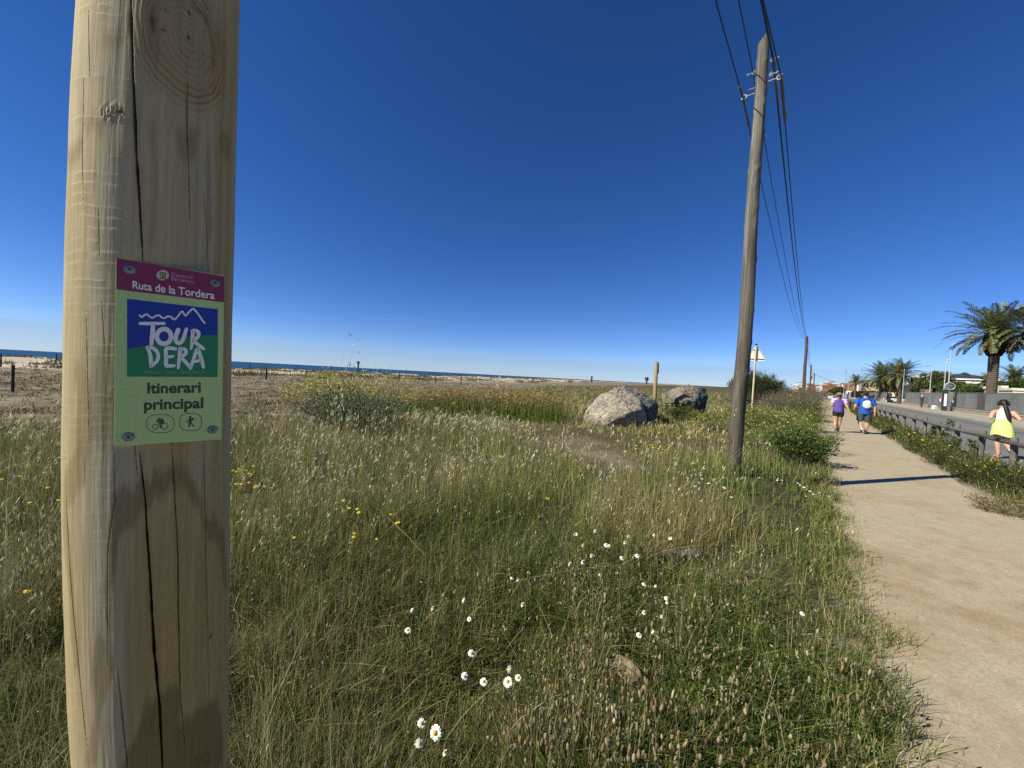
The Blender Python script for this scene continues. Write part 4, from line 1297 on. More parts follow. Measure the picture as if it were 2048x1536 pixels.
ST, TN, PL, RB, OR = (0.52, 0.445, 0.22), (0.38, 0.30, 0.14), (0.62, 0.56, 0.37), (0.22, 0.135, 0.065), (0.30, 0.17, 0.05)

# where the field's own patches lie, as places on the ground
def zone(x, y):
    """dryness 0..1, height factor, density factor"""
    r_ = np.hypot(x, y); p, t = PT(x, y)
    inl = path_l(t) - p
    nz = fbm(x * 0.55 + 3, y * 0.55, 4); nz2 = fbm(x * 1.9, y * 1.9 + 7, 3); nz3 = fbm(x * 0.2 + 11, y * 0.2, 3)
    dry = 0.16 + 0.20 * sstep(2.6, 4.5, r_) + 0.16 * sstep(6, 12, r_) + 1.1 * (nz - 0.5) + 0.35 * (nz2 - 0.5)
    dry -= 0.30 * sstep(1.6, 0.3, inl)
    h = 0.21 + 0.15 * sstep(2.2, 4.2, r_) + 0.08 * sstep(5, 9, r_)
    h = h * (0.65 + 0.8 * nz3) * (0.7 + 0.6 * nz2)
    dry += 0.20 * sstep(12, -2, np.degrees(np.arctan2(x, y))) * sstep(4.5, 2.0, r_)
    h += 0.22 * np.exp(-((x - PB.x + 0.25) ** 2 + (y - PB.y + 0.35) ** 2) / (2 * 0.45 ** 2))
    h *= 0.45 + 0.55 * sstep(0.05, 1.1, inl)
    h *= 1 - 0.75 * bare(x, y)
    h *= 1 - 0.62 * np.clip(blob_at(1265, 880, 2.1, x, y, 0) + blob_at(1400, 850, 2.0, x, y, 0) + blob_at(1190, 900, 1.2, x, y, 0), 0, 1)
    h *= 1 - 0.35 * sstep(9, 13, r_)
    h *= 0.40 + 0.60 * sstep(0.0, 3.0, grass_side(x, y))
    h *= 1 - 0.5 * np.clip(blob_at(900, 850, 1.5, x, y, 0) + blob_at(1040, 850, 1.5, x, y, 0), 0, 1)
    h *= 1 - 0.60 * np.clip(blob_at(1245, 1352, 0.11, x, y, 0.1) + blob_at(1275, 1392, 0.11, x, y, 0.1) + blob_at(1365, 1118, 0.16, x, y, 0.1) + blob_at(1395, 1135, 0.16, x, y, 0.1), 0, 1)
    for q_ in ((853, 1470), (985, 1355)): h *= 1 - 0.45 * blob_at(*q_, 0.28, x, y, 0.1)
    den = np.ones_like(x) * (0.25 + 0.75 * sstep(0.36, 0.56, nz2)) * (0.35 + 0.65 * sstep(0.33, 0.5, fbm(x * 5.5, y * 5.5, 2))) * (1 - 0.90 * bare(x, y))
    gs = grass_side(x, y)
    den *= sstep(-0.2, 1.6, gs + 2.0 * (nz2 - 0.5) + 1.6 * (nz - 0.5))
    edge = inl + 0.55 * (fbm(t * 1.6 + 2, p * 0.0 + 1.0) - 0.42) + 0.25 * (nz2 - 0.5)
    den *= sstep(0.02, 0.16, edge)
    return np.clip(dry, 0, 1), h, den
def in_post(x, y, m_=0.085): return np.hypot(x - post_c(0.6)[0], y - post_c(0.6)[1]) < m_
ROCKS = [(o.location.x, o.location.y) for o in COL.objects if o.name.startswith('boulder')]
def keepmask(x, y, den):
    k = rng.random(len(x)) < den
    k &= ~in_post(x, y)
    k &= ~(np.hypot(x - PB.x, y - PB.y) < 0.14)
    return k
def field(n, r0, r1, e, hs, wscale, cols_w, lean, droop, nseg=3, a0=-72, a1=62):
    x, y = polar(n, r0, r1, a0, a1, e)
    dry, h, den = zone(x, y)
    k = keepmask(x, y, den); x, y, dry, h = x[k], y[k], dry[k], h[k]
    n = len(x); r_ = np.hypot(x, y)
    z = zfield(x, y)
    H = h * hs * (0.55 + 0.8 * rng.random(n))
    W = np.maximum(0.0032, 0.00085 * r_) * wscale * (0.6 + 0.8 * rng.random(n))
    cg = pick(n, [G1, G2, G3], [4, 4, 2]); cd = pick(n, [ST, TN, RB, OR], cols_w)
    m_ = (rng.random(n) < dry)[:, None]
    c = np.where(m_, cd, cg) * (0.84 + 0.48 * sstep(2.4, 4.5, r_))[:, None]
    return x, y, z, H, W, c, r_, dry
A = Acc()
# base green and dry blades
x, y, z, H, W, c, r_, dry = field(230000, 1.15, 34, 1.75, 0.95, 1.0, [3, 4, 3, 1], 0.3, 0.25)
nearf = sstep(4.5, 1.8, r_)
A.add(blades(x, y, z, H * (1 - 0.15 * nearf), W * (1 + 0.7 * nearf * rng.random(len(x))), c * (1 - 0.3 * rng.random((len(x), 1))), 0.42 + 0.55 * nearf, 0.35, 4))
# short litter and thatch near the soil
x, y, z, H, W, c, r_, dry = field(110000, 1.15, 20, 1.8, 0.42, 1.25, [3, 4, 4, 1], 0.9, 0.5)
A.add(blades(x, y, z, H, W, c * 0.85, 0.95, 0.4, 2))
# fine dry stalks standing above
x, y, z, H, W, c, r_, dry = field(60000, 1.3, 30, 1.6, 1.35, 0.55, [5, 3, 1, 1], 0.3, 0.1)
k = rng.random(len(x)) < (0.20 + 0.8 * dry); x, y, z, H, W, c = x[k], y[k], z[k], H[k], W[k], c[k]
c = np.where((rng.random(len(x)) < 0.7)[:, None], pick(len(x), [ST, TN, PL], [4, 3, 1]), c)
v = blades(x, y, z, H, W * 0.8, c, 0.22, 0.06, 3); A.add(v)
tips = v[3]
A.build('wild_grass', kind='stuff')

# pale oat spikelets hanging on the stalks, mid field
S_ = Acc()
x, y, z, H, W, c, r_, dry = field(27000, 2.6, 26, 1.45, 1.35, 0.5, [5, 3, 1, 0], 0.3, 0.1)
k = (rng.random(len(x)) < np.clip(1.7 * dry, 0.08, 1) * sstep(2.4, 4.2, r_) * (0.25 + 0.75 * sstep(0.40, 0.56, fbm(x * 0.8 + 3, y * 0.8, 3))) * (1 - 0.65 * sstep(10, 20, np.degrees(np.arctan2(x, y))))); x, y, z, H, W, c, r_ = x[k], y[k], z[k], H[k], W[k], c[k], r_[k]
wind = R(70)
v = blades(x, y, z, H, W, pick(len(x), [ST, TN, G3], [3, 2, 2]), 0.22, 0.05, 3, laz=wind + rng.normal(0, 0.9, len(x)))
S_.add(v); tp = v[3]
for q in range(4):
    n = len(tp)
    P = tp - np.stack([np.zeros(n), np.zeros(n), H * rng.random(n) * 0.22], -1) + rng.normal(0, 0.012, (n, 3))
    D = np.stack([rng.normal(-0.33, 0.3, n), rng.normal(-0.1, 0.3, n), rng.normal(-0.9, 0.25, n)], -1)
    L = np.maximum(0.028, 0.0108 * r_) * (0.6 + 0.8 * rng.random(n)); Wd = np.maximum(0.006, 0.0021 * r_) * (0.7 + 0.6 * rng.random(n))
    kk = rng.random(n) < 0.75
    S_.add(leaves(P[kk], D[kk], L[kk], Wd[kk], pick(kk.sum(), [PL, (0.62, 0.57, 0.42), ST, (0.40, 0.38, 0.20)], [4, 3, 3, 2])))
S_.build('oat_grass', kind='stuff')

# small clover-like leaves and low herbs in the foreground and along the path
Wd_ = Acc()
x, y = polar(120000, 1.2, 16, -70, 62, 1.9)
dry, h, den = zone(x, y); p, t_ = PT(x, y); inl = path_l(t_) - p
k = keepmask(x, y, den * np.clip(1.25 - 1.2 * dry, 0.1, 1)); x, y, h = x[k], y[k], h[k]
n = len(x); r_ = np.hypot(x, y)
P = np.stack([x, y, zfield(x, y) + h * (0.1 + 0.55 * rng.random(n) ** 1.3)], -1)
D = np.stack([rng.normal(0, 1, n), rng.normal(0, 1, n), 0.25 + rng.normal(0, 0.5, n)], -1)
L = np.maximum(0.018, 0.0035 * r_) * (0.5 + 1.0 * rng.random(n))
Wd_.add(leaves(P, D, L, L * (0.25 + 0.35 * rng.random(n)), pick(n, [(0.14, 0.19, 0.045), (0.20, 0.235, 0.075), (0.32, 0.33, 0.18), (0.22, 0.17, 0.08), (0.44, 0.42, 0.28)], [5, 4, 2.2, 2, 1])))
Wd_.build('low_weeds', kind='stuff')

# brown plantain and hare's-foot heads of the near right part
Hh = Acc()
x, y = polar(5600, 1.35, 6.0, -32, 58, 1.5)
dry, h, den = zone(x, y)
az_ = np.degrees(np.arctan2(x, y))
k = keepmask(x, y, den * (0.10 + 0.9 * sstep(-8, 12, az_)) * (1 - 0.75 * sstep(2.8, 5, np.hypot(x, y)))); x, y, h = x[k], y[k], h[k]
n = len(x); z = zfield(x, y)
H = np.maximum(0.08, h * (0.7 + 0.55 * rng.random(n)))
v = blades(x, y, z, H, np.full(n, 0.0022), pick(n, [TN, G3, ST], [3, 2, 1]), 0.16, 0.03, 3)
Hh.add(v)
L = 0.012 + 0.028 * rng.random(n)
D = np.stack([rng.normal(0, 0.18, n), rng.normal(0, 0.18, n), np.ones(n)], -1)
Hh.add(spindles(v[3] - np.array([0, 0, 0.004]), D, L, 0.0048 + 0.0026 * rng.random(n), pick(n, [(0.30, 0.23, 0.125), (0.22, 0.165, 0.088), (0.40, 0.325, 0.20)], [4, 3, 2]), 6))
Hh.build('plantain_heads', kind='stuff', smooth=True)

# tiny whitish flower clusters in the foreground right
Fw = Acc()
x, y = polar(900, 1.4, 5.0, 2, 56, 1.6)
dry, h, den = zone(x, y); k = keepmask(x, y, den * (0.4 + 0.6 * (fbm(x * 1.3, y * 1.3) > 0.5))); x, y, h = x[k], y[k], h[k]
for xx, yy, hh in zip(x, y, h):
    m_ = 14
    P = np.stack([xx + rng.normal(0, 0.010, m_), yy + rng.normal(0, 0.010, m_), zfield(np.array([xx]), np.array([yy]))[0] + max(0.10, hh * 0.8) + rng.normal(0, 0.006, m_)], -1)
    D = np.stack([rng.normal(0, 1, m_), rng.normal(0, 1, m_), rng.normal(0.6, 0.5, m_)], -1)
    Fw.add(leaves(P, D, np.full(m_, 0.009), np.full(m_, 0.004), pick(m_, [(0.50, 0.52, 0.42), (0.36, 0.40, 0.28), (0.25, 0.30, 0.16)], [3, 3, 2])))
Fw.build('tiny_flower_clusters', kind='stuff')

# ragged tufts along the path's left edge
E_ = Acc()
n = 900; t_ = -0.5 + 16 * rng.random(n) ** 1.6; p = path_l(t_) - 0.06 + 0.09 * rng.normal(0, 1, n) - 0.15 * (fbm(t_ * 1.3, t_ * 0 + 8) - 0.4)
tx, ty = NV.x * p + DV.x * t_, NV.y * p + DV.y * t_
per = 16; sz = 0.05 + 0.11 * rng.random(n)
X = np.repeat(tx, per) + rng.normal(0, 1, n * per) * np.repeat(sz, per) * 0.45; Y = np.repeat(ty, per) + rng.normal(0, 1, n * per) * np.repeat(sz, per) * 0.45
H = np.repeat(sz, per) * (0.6 + 0.8 * rng.random(n * per))
v = blades(X, Y, np.full(n * per, 0.008), H, np.maximum(0.0035, 0.0009 * np.hypot(X, Y)), pick(n * per, [G1, G2, G3, TN, ST], [4, 4, 2, 1.5, 1]), 0.7, 0.3, 3); E_.add(v)
k = rng.random(n * per) < 0.10
m_ = int(k.sum()); D = np.stack([rng.normal(0, .2, m_), rng.normal(0, .2, m_), np.ones(m_)], -1)
E_.add(spindles(v[3][k], D, 0.02 + 0.03 * rng.random(m_), 0.0025 + 0.0012 * rng.random(m_), pick(m_, [(0.36, 0.29, 0.17), (0.28, 0.2, 0.13)], [1, 1]), 5))
E_.build('edge_grass', kind='stuff')
# loose stones on the path
S2 = Acc()
n = 1300; t_ = -1.0 + 14 * rng.random(n) ** 1.7; f = rng.random(n); f = np.where(rng.random(n) < 0.45, f ** 3, f)
p = path_l(t_) * (1 - f) + path_r(t_) * f
P = np.stack([NV.x * p + DV.x * t_, NV.y * p + DV.y * t_, np.full(n, 0.012)], -1)
D = np.stack([rng.normal(0, 1, n), rng.normal(0, 1, n), rng.normal(0, 0.25, n)], -1)
sz = 0.004 + 0.010 * rng.random(n) ** 3
S2.add(spindles(P - D / np.linalg.norm(D, axis=1)[:, None] * sz[:, None] * 0.7, D, sz * 1.4, sz * 0.55, pick(n, [(0.42, 0.36, 0.27), (0.30, 0.255, 0.19), (0.55, 0.50, 0.42), (0.16, 0.13, 0.10)], [4, 3, 2, 0.4]), 6))
S2.build('path_pebbles', simple('pebble', (0.4, 0.34, 0.26), 0.9, 0, 0.3, 90, 0.2), kind='stuff', smooth=True)
# long fallen or arching straws
Sw = Acc()
straws = [((620, 1250), (520, 1480), 0.004), ((950, 1065), (1090, 1010), 0.004), ((1465, 1130), (1540, 1095), 0.003), ((890, 1480), (1010, 1360), 0.003), ((1010, 1470), (1135, 1385), 0.004), ((1140, 1398), (1190, 1500), 0.003),
          ((975, 1180), (1240, 1130), 0.003), ((1540, 1390), (1570, 1500), 0.003), ((1300, 938), (1370, 915), 0.006), ((690, 1040), (600, 1130), 0.003), ((730, 1000), (850, 1110), 0.003), ((540, 1085), (610, 1000), 0.003), ((1520, 1470), (1560, 1330), 0.003), ((1350, 1190), (1375, 1120), 0.003)]
mbs = MB()
for (a, b, w) in straws:
    pa, pb = ground(*a, 0.16 + 0.05 * random.random()), ground(*b, 0.24 + 0.06 * random.random())
    md = pa.lerp(pb, 0.5) + Vector((0, 0, 0.03))
    mbs.tube([pa, pa.lerp(md, 0.5) + Vector((0, 0, 0.012)), md, md.lerp(pb, 0.5) + Vector((0, 0, 0.01)), pb], [w * 0.4, w * 0.45, w * 0.4, w * 0.35, w * 0.2], 5)
M_straw = simple('dry_straw', (0.42, 0.34, 0.18), 0.7, 0, 0.3, 20, 0)
o = mbs.build('fallen_straw', M_straw, smooth=True); o['kind'] = 'stuff'

# tall pale oats close to the camera, left of the big post, and a few stalks that rise above the horizon
def oats(name, spots, label=None):
    Q_ = Acc()
    for (px, py, d_, hh, nsp, tone) in spots:
        tp_ = deep(px, py, d_)
        bx, by = tp_.x - 0.12 * hh * rng.normal(1, 0.6), tp_.y + rng.normal(0, 0.08)
        z0 = float(zfield(np.array([bx]), np.array([by]))[0])
        n_ = 9
        cur = []
        for i in range(n_ + 1):
            f = i / n_
            cur.append((bx + (tp_.x - bx) * f ** 2, by + (tp_.y - by) * f ** 2, z0 + (tp_.z - z0) * (f - 0.0 * f * f)))
        cur = np.array(cur); w = 0.0011 if tone < 1.05 else 0.0007
        dirs = np.array([[0.7, 0.7, 0]])
        L_ = cur - dirs * w; R_ = cur + dirs * w
        V = np.stack([L_, R_], 1).reshape(-1, 3); F = np.array([[2 * i, 2 * i + 1, 2 * i + 3, 2 * i + 2] for i in range(n_)])
        Q_.add((V, F, np.tile(np.array([[0.30, 0.26, 0.13]]) * tone, (len(V), 1))))
        P = []; D = []
        for j in range(nsp):
            f = 0.62 + 0.38 * rng.random(); i = f * n_; a = cur[int(min(i, n_ - 1))]; b = cur[int(min(i, n_ - 1)) + 1]; q = a + (b - a) * (i - int(min(i, n_ - 1)))
            off = np.array([rng.normal(0.02, 0.03), rng.normal(0, 0.03), rng.normal(0, 0.02)]) 
            P.append(q + off); D.append([rng.normal(0.15, 0.25), rng.normal(0, 0.25), rng.normal(-0.9, 0.3)])
            for s in (-1, 1):
                P.append(q + off); D.append([D[-1][0] + 0.22 * s, D[-1][1] + 0.1, D[-1][2]])
        P, D = np.array(P), np.array(D); m_ = len(P)
        Q_.add(leaves(P, D, (0.026 + 0.010 * rng.random(m_)) * (1.5 if tone > 1.05 else 1.0), np.full(m_, 0.0034 * (2.2 if tone > 1.05 else 1.0)), pick(m_, [(0.52, 0.48, 0.30), (0.42, 0.39, 0.21), (0.34, 0.33, 0.16)], [3, 2, 1]) * (tone if tone < 1.05 else tone * 1.25)))
    return Q_
left = []
for _ in range(70):
    left.append((rng.uniform(-60, 150), rng.uniform(905, 1260), rng.uniform(1.3, 3.2), 0.9, int(rng.integers(5, 11)), 1.0))
left = [s for s in left if deep(s[0], s[1], s[2]).z < 1.05 and deep(s[0], s[1], s[2]).z > 0.2]
o = oats('oat', left).build('wild_oats', kind='stuff')
o = oats('oat', [(714, 670, 3.2, 1.5, 22, 1.3), (688, 704, 3.3, 1.4, 16, 1.3), (726, 716, 3.4, 1.4, 10, 1.3), (672, 722, 3.4, 1.4, 10, 1.3)]).build('tall_oat_stalk')
tag(o, 'tall airy oat stalks whose pale spikelets rise above the sea horizon beside the yellow bush', 'oat plant')
o = oats('oat', [(1004, 737, 6, 1.3, 16, 1.2), (1018, 742, 6, 1.3, 16, 1.2), (992, 752, 6, 1.3, 10, 1.2), (1046, 746, 6.1, 1.3, 10, 1.2), (966, 752, 6, 1.2, 8, 1.2), (1085, 752, 6.1, 1.2, 8, 1.2)]).build('tall_oat_stalk')
tag(o, 'thin oat stalks breaking the horizon above the tan grass band', 'oat plant')
o = oats('oat', [(520, 768, 5, 1.2, 12, 1.3), (516, 790, 5, 1.2, 10, 1.3), (505, 800, 5, 1.2, 10, 1.3), (538, 795, 5, 1.2, 10, 1.2)]).build('tall_oat_stalk')
tag(o, 'pale oat stalks in front of the bare dirt between big post and yellow bush', 'oat plant')

# tall tan barley band behind, with its own green feet
B_ = Acc()
n = 15000
g0, g1 = ground(800, 812), ground(1085, 822)
u = rng.random(n); w = rng.random(n)
x = -5.2 + 7.4 * u + rng.normal(0, 0.25, n); y = 14.2 + 5.0 * w - 1.2 * u + rng.normal(0, 0.4, n)
dens = sstep(0.0, 0.12, u) * (1 - sstep(0.86, 1.0, u)) * (0.4 + 0.6 * (fbm(x * 0.9, y * 0.9) > 0.42))
k = rng.random(n) < dens; x, y, u = x[k], y[k], u[k]; n = len(x)
z = zfield(x, y); H = (0.62 + 0.5 * fbm(x * 0.8, y * 0.8)) * (0.75 + 0.3 * rng.random(n)) * (0.7 + 0.45 * sstep(0.0, 0.6, u))
gr = pick(n, [(0.15, 0.205, 0.045), (0.20, 0.225, 0.07)], [2, 1]); tn = pick(n, [(0.30, 0.215, 0.075), (0.24, 0.155, 0.05), (0.36, 0.28, 0.13)], [3, 2, 2])
v = blades(x, y, z, H, np.full(n, 0.014), gr, 0.22, 0.15, 5, tipcol=tn, tpow=2.6); B_.add(v)
n2 = len(v[3]); D = np.stack([rng.normal(0.7, 0.5, n2), rng.normal(0, 0.5, n2), rng.normal(0.25, 0.5, n2)], -1)
B_.add(leaves(v[3] - np.array([0, 0, 0.05]), D, 0.10 + 0.06 * rng.random(n2), np.full(n2, 0.020), pick(n2, [(0.34, 0.24, 0.09), (0.27, 0.18, 0.06), (0.42, 0.34, 0.17)], [3, 2, 2])))
B_.build('barley_grass', kind='stuff')

# sparse dry tufts on the dirt and marram on the dunes
T_ = Acc()
def tufts(n, f_xy, per, h0, h1, w, cols, wts, spread, lean):
    x, y = f_xy(n)
    s = h0 + (h1 - h0) * rng.random(len(x)) ** 2
    X = np.repeat(x, per) + rng.normal(0, 1, len(x) * per) * np.repeat(s, per) * spread; Y = np.repeat(y, per) + rng.normal(0, 1, len(x) * per) * np.repeat(s, per) * spread
    n_ = len(X); Hh_ = np.repeat(s, per) * (0.5 + 0.6 * rng.random(n_))
    T_.add(blades(X, Y, zfield(X, Y), Hh_, np.maximum(w, 0.0011 * np.hypot(X, Y)), pick(n_, cols, wts), lean, 0.3, 2))
def f1(n):
    x, y = polar(n, 6, 60, -72, 0, 1.15)
    gs = grass_side(x, y); sd = shore_d(x, y)
    k = (gs < 0.5) & (sd > 30) & (rng.random(n) < 0.25 + 0.75 * (fbm(x * 0.35, y * 0.35) > 0.47)); return x[k], y[k]
tufts(24000, f1, 8, 0.03, 0.20, 0.009, [TN, (0.15, 0.12, 0.07), ST, (0.16, 0.16, 0.07), (0.09, 0.07, 0.04)], [2, 3, 1.5, 2, 3], 0.8, 0.8)
def f1b(n):
    x, y = polar(n, 9, 120, -20, 40, 1.05)
    p, t_ = PT(x, y); gs = grass_side(x, y)
    k = (gs > -1) & (p < path_l(t_) - 0.8) & (np.hypot(x, y) > 12) & (shore_d(x, y) > 60); return x[k], y[k]
tufts(9000, f1b, 8, 0.12, 0.42, 0.010, [ST, TN, G1, G3, G2], [3, 3, 2, 2, 1], 0.55, 0.5)
T_.build('dry_field_tufts', kind='stuff')
T_ = Acc()
def f2(n):
    x, y = polar(n, 36, 330, -70, 12, 0.85)
    sd = shore_d(x, y); k = (sd > 1.0) & (sd < 62) & (fbm(x * 0.12 + 5, y * 0.12, 3) > 0.45); return x[k], y[k]
tufts(2000, f2, 40, 0.3, 1.15, 0.05, [(0.10, 0.105, 0.05), (0.15, 0.14, 0.07), (0.19, 0.155, 0.085), (0.075, 0.07, 0.035)], [3, 3, 2, 2], 1.15, 0.7)
T_.build('dune_grass', kind='stuff')

# ------------------------------------------------------------------ bushes: each one a thing
M_stem = simple('plant_stem', (0.16, 0.13, 0.07), 0.8, 0, 0.3, 10, 0)
def bush(name, lab, cat, base, rad, height, nstem, nleaf, leafL, leafW, cols, wts, flowers=0, fcols=None, fL=0.02, shape=1.0, group=None, stemcol=None, up=0.6, hollow=0.35, topflow=False, leafdir=0.4, clump=0.10):
    bx, by = base; z0 = float(zfield(np.array([bx]), np.array([by]))[0])
    rt = empty(name, (bx, by, z0)); tag(rt, lab, cat, group)
    mb = MB(); ends = []
    for _ in range(nstem):
        a = rng.uniform(0, 2 * np.pi); f = math.sqrt(rng.random()); hh = height * (1 - 0.55 * f ** 2 * shape) * rng.uniform(0.75, 1.05)
        b0 = Vector((rng.normal(0, 0.15) * rad, rng.normal(0, 0.15) * rad, 0)); e = Vector((math.cos(a) * f * rad, math.sin(a) * f * rad, hh))
        md = b0.lerp(e, 0.5) + Vector((math.cos(a), math.sin(a), 0)) * f * rad * 0.12
        pts = [b0, b0.lerp(md, 0.6) + Vector((rng.normal(0, .02), rng.normal(0, .02), 0)) * rad, md, md.lerp(e, 0.5) + Vector((rng.normal(0, .03), rng.normal(0, .03), 0)) * rad, e]
        r0 = 0.006 * (0.6 + height * 0.5)
        mb.tube(pts, [r0, r0 * 0.85, r0 * 0.7, r0 * 0.5, r0 * 0.2], 4, False)
        for f_ in (0.35, 0.55, 0.75, 0.9, 1.0):
            i = f_ * 4; q = pts[int(min(i, 3))].lerp(pts[int(min(i, 3)) + 1], i - int(min(i, 3))); ends.append((q, f_))
    mb.build('stems', stemcol or M_stem, rt)
    E = np.array([list(q) for q, f_ in ends]); FF = np.array([f_ for q, f_ in ends])
    w = 0.25 + FF; 
    i = rng.choice(len(E), nleaf, p=w / w.sum())
    P = E[i] + rng.normal(0, clump, (nleaf, 3)) * np.array([1, 1, 0.8]) * (0.4 + 0.6 * min(rad, 1.5))
    P[:, 2] = np.clip(P[:, 2], 0.02, None)
    D = P - np.array([0, 0, height * 0.3]); D = D / np.maximum(np.linalg.norm(D, axis=1)[:, None], .01) + rng.normal(0, leafdir * 2, (nleaf, 3)); D[:, 2] += up
    A_ = Acc()
    A_.add(leaves(P, D, leafL * (0.5 + rng.random(nleaf)), leafW * (0.6 + 0.8 * rng.random(nleaf)), pick(nleaf, cols, wts)))
    A_.build('foliage', parent=rt)
    if flowers:
        top = np.where(FF > 0.85)[0]
        i = rng.choice(top, flowers)
        P = E[i] + rng.normal(0, clump * 0.8, (flowers, 3)) + np.array([0, 0, 0.03])
        k = 3
        P = np.repeat(P, k, 0) + rng.normal(0, fL * 0.2, (flowers * k, 3))
        D = rng.normal(0, 0.6, (flowers * k, 3)); D[:, 2] += 0.5
        A_ = Acc(); A_.add(leaves(P, D, np.full(len(P), fL), np.full(len(P), fL * 0.75), pick(len(P), fcols, [1] * len(fcols))))
        A_.build('flowers', parent=rt, kind='stuff')
    return rt
YF = [(0.62, 0.52, 0.06), (0.60, 0.56, 0.16), (0.66, 0.60, 0.24)]
gb = ground(700, 872)
bush('yellow_flower_bush', 'grey green leafy bush in the field, core of the yellow flowering clump', 'bush', (gb.x + 0.15, gb.y + 0.1), 0.95, 1.02, 80, 5200, 0.075, 0.022, [(0.14, 0.18, 0.085), (0.19, 0.23, 0.12), (0.07, 0.10, 0.045), (0.30, 0.31, 0.19)], [4, 3, 3, 1.5], 0, None, 0.02, up=0.5, shape=0.6, clump=0.17)
gb2 = ground(640, 868)
bush('yellow_flower_bush', 'tall sparse mustard plant covered in pale yellow flowers, left side of the clump', 'bush', (gb2.x, gb2.y + 0.7), 1.25, 1.42, 90, 3200, 0.05, 0.012, [(0.14, 0.16, 0.06), (0.19, 0.19, 0.08)], [1, 1], 1500, YF, 0.032, shape=0.6, clump=0.10)
gb3 = ground(745, 850)
bush('yellow_flower_bush', 'wispy mustard plant with yellow flower tips behind the grey green bush', 'bush', (gb3.x, gb3.y + 0.9), 1.1, 1.5, 60, 1600, 0.05, 0.010, [(0.15, 0.17, 0.07), (0.22, 0.21, 0.10)], [1, 1], 700, YF, 0.032, shape=0.8, clump=0.10)
# green leafy bush at the path's edge
gb = ground(1598, 930)
GP = [(0.07, 0.115, 0.028), (0.11, 0.155, 0.042), (0.045, 0.075, 0.02), (0.16, 0.20, 0.06)]
bush('path_bush', 'dark green broad leaved bush hanging over the left path edge', 'bush', (gb.x, gb.y), 0.55, 0.72, 60, 3600, 0.060, 0.030, GP, [4, 4, 3, 1], 60, YF, 0.02, shape=0.45, clump=0.11)
gb = ground(1606, 905)
bush('path_bush', 'lighter green weed with thin bare twigs beside the path', 'bush', (gb.x + 0.1, gb.y), 0.7, 0.75, 45, 2600, 0.05, 0.018, [(0.10, 0.14, 0.04), (0.14, 0.17, 0.06)], [1, 1], 50, YF, 0.025, shape=0.6, clump=0.09)
# verge to the left of the path: rows of bushes growing taller with distance
DRYC = [(0.20, 0.17, 0.115), (0.15, 0.125, 0.085), (0.27, 0.23, 0.16), (0.12, 0.11, 0.06)]
M_drystem = simple('dry_twig', (0.20, 0.16, 0.12), 0.9, 0, 0.3, 10, 0)
for (px, py, rad, h, lab, cols, nl, fl, st) in [
        (1572, 880, 0.9, 0.75, 'bright green weed clump with yellow flowers in front of the pale sign pole', [(0.15, 0.19, 0.045), (0.20, 0.225, 0.065), (0.10, 0.14, 0.032)], 4200, 160, None),
        (1500, 868, 0.85, 1.05, 'yellow dotted weeds hiding the foot of the triangular sign', [(0.16, 0.19, 0.05), (0.22, 0.235, 0.075), (0.10, 0.14, 0.032)], 3600, 220, None),
        (1440, 868, 1.0, 0.55, 'low yellow green weeds just left of the tall utility pole', [(0.16, 0.18, 0.055), (0.23, 0.225, 0.085)], 2600, 200, None),
        (1530, 905, 0.7, 0.5, 'low pale green weeds between the tall utility pole and the path bush', [(0.16, 0.20, 0.05), (0.22, 0.235, 0.08)], 2600, 60, None),
        (1604, 862, 0.8, 0.85, 'green weed clump spilling onto the path beside the walkers', [(0.14, 0.185, 0.045), (0.19, 0.215, 0.065), (0.09, 0.13, 0.028)], 4200, 90, None),
        (1545, 862, 1.1, 0.70, 'yellow green flowering weeds below the triangular sign', [(0.13, 0.15, 0.045), (0.18, 0.18, 0.07)], 3600, 260, None),
        (1612, 842, 0.9, 1.25, 'olive weed clump narrowing the path ahead of the walkers', [(0.10, 0.13, 0.04), (0.15, 0.15, 0.07), (0.18, 0.16, 0.09)], 4200, 60, None),
        (1560, 836, 1.4, 1.45, 'grey brown dry twiggy shrub behind the triangular sign', DRYC, 5200, 40, M_drystem),
        (1590, 828, 1.6, 1.85, 'grey brown dry twiggy shrub in front of the second utility pole', DRYC, 5600, 20, M_drystem),
        (1612, 816, 2.0, 1.95, 'mauve brown dry thicket at the foot of the second utility pole', DRYC, 5200, 0, M_drystem),
        (1624, 808, 1.9, 1.8, 'farthest dry thicket along the left path edge', DRYC, 4200, 0, M_drystem),
        (1628, 801, 2.4, 1.7, 'low distant weeds where the path vanishes', [(0.12, 0.13, 0.06), (0.18, 0.16, 0.09)], 3800, 0, M_drystem)]:
    g = ground(px, py); sc = 1 + g.y * 0.02
    bush('verge_bush', lab, 'bush', (g.x, g.y), rad, h, 80, nl, 0.06 * sc, 0.014 * sc, cols, [1] * len(cols), fl, YF, 0.03 * sc, shape=0.55, stemcol=st, clump=0.14, group='bushes on the verge left of the path')
g = ground(1543, 818)
bush('tamarisk_shrub', 'tall dark green feathery shrub rising above the horizon behind the triangular sign', 'shrub', (g.x + 0.7, g.y + 4.0), 1.75, 3.25, 150, 16000, 0.19, 0.030, [(0.055, 0.075, 0.025), (0.08, 0.10, 0.04), (0.035, 0.05, 0.018), (0.11, 0.12, 0.06)], [4, 3, 3, 1], 0, None, shape=0.75, up=1.0, clump=0.13)
bush('tamarisk_shrub', 'dark evergreen shrub right of the tall feathery one, with spiky top', 'shrub', (g.x + 2.9, g.y + 4.6), 1.45, 2.75, 110, 10000, 0.19, 0.032, [(0.05, 0.07, 0.022), (0.075, 0.095, 0.035), (0.03, 0.045, 0.016)], [4, 3, 3], 0, None, shape=0.75, up=1.0, clump=0.12)
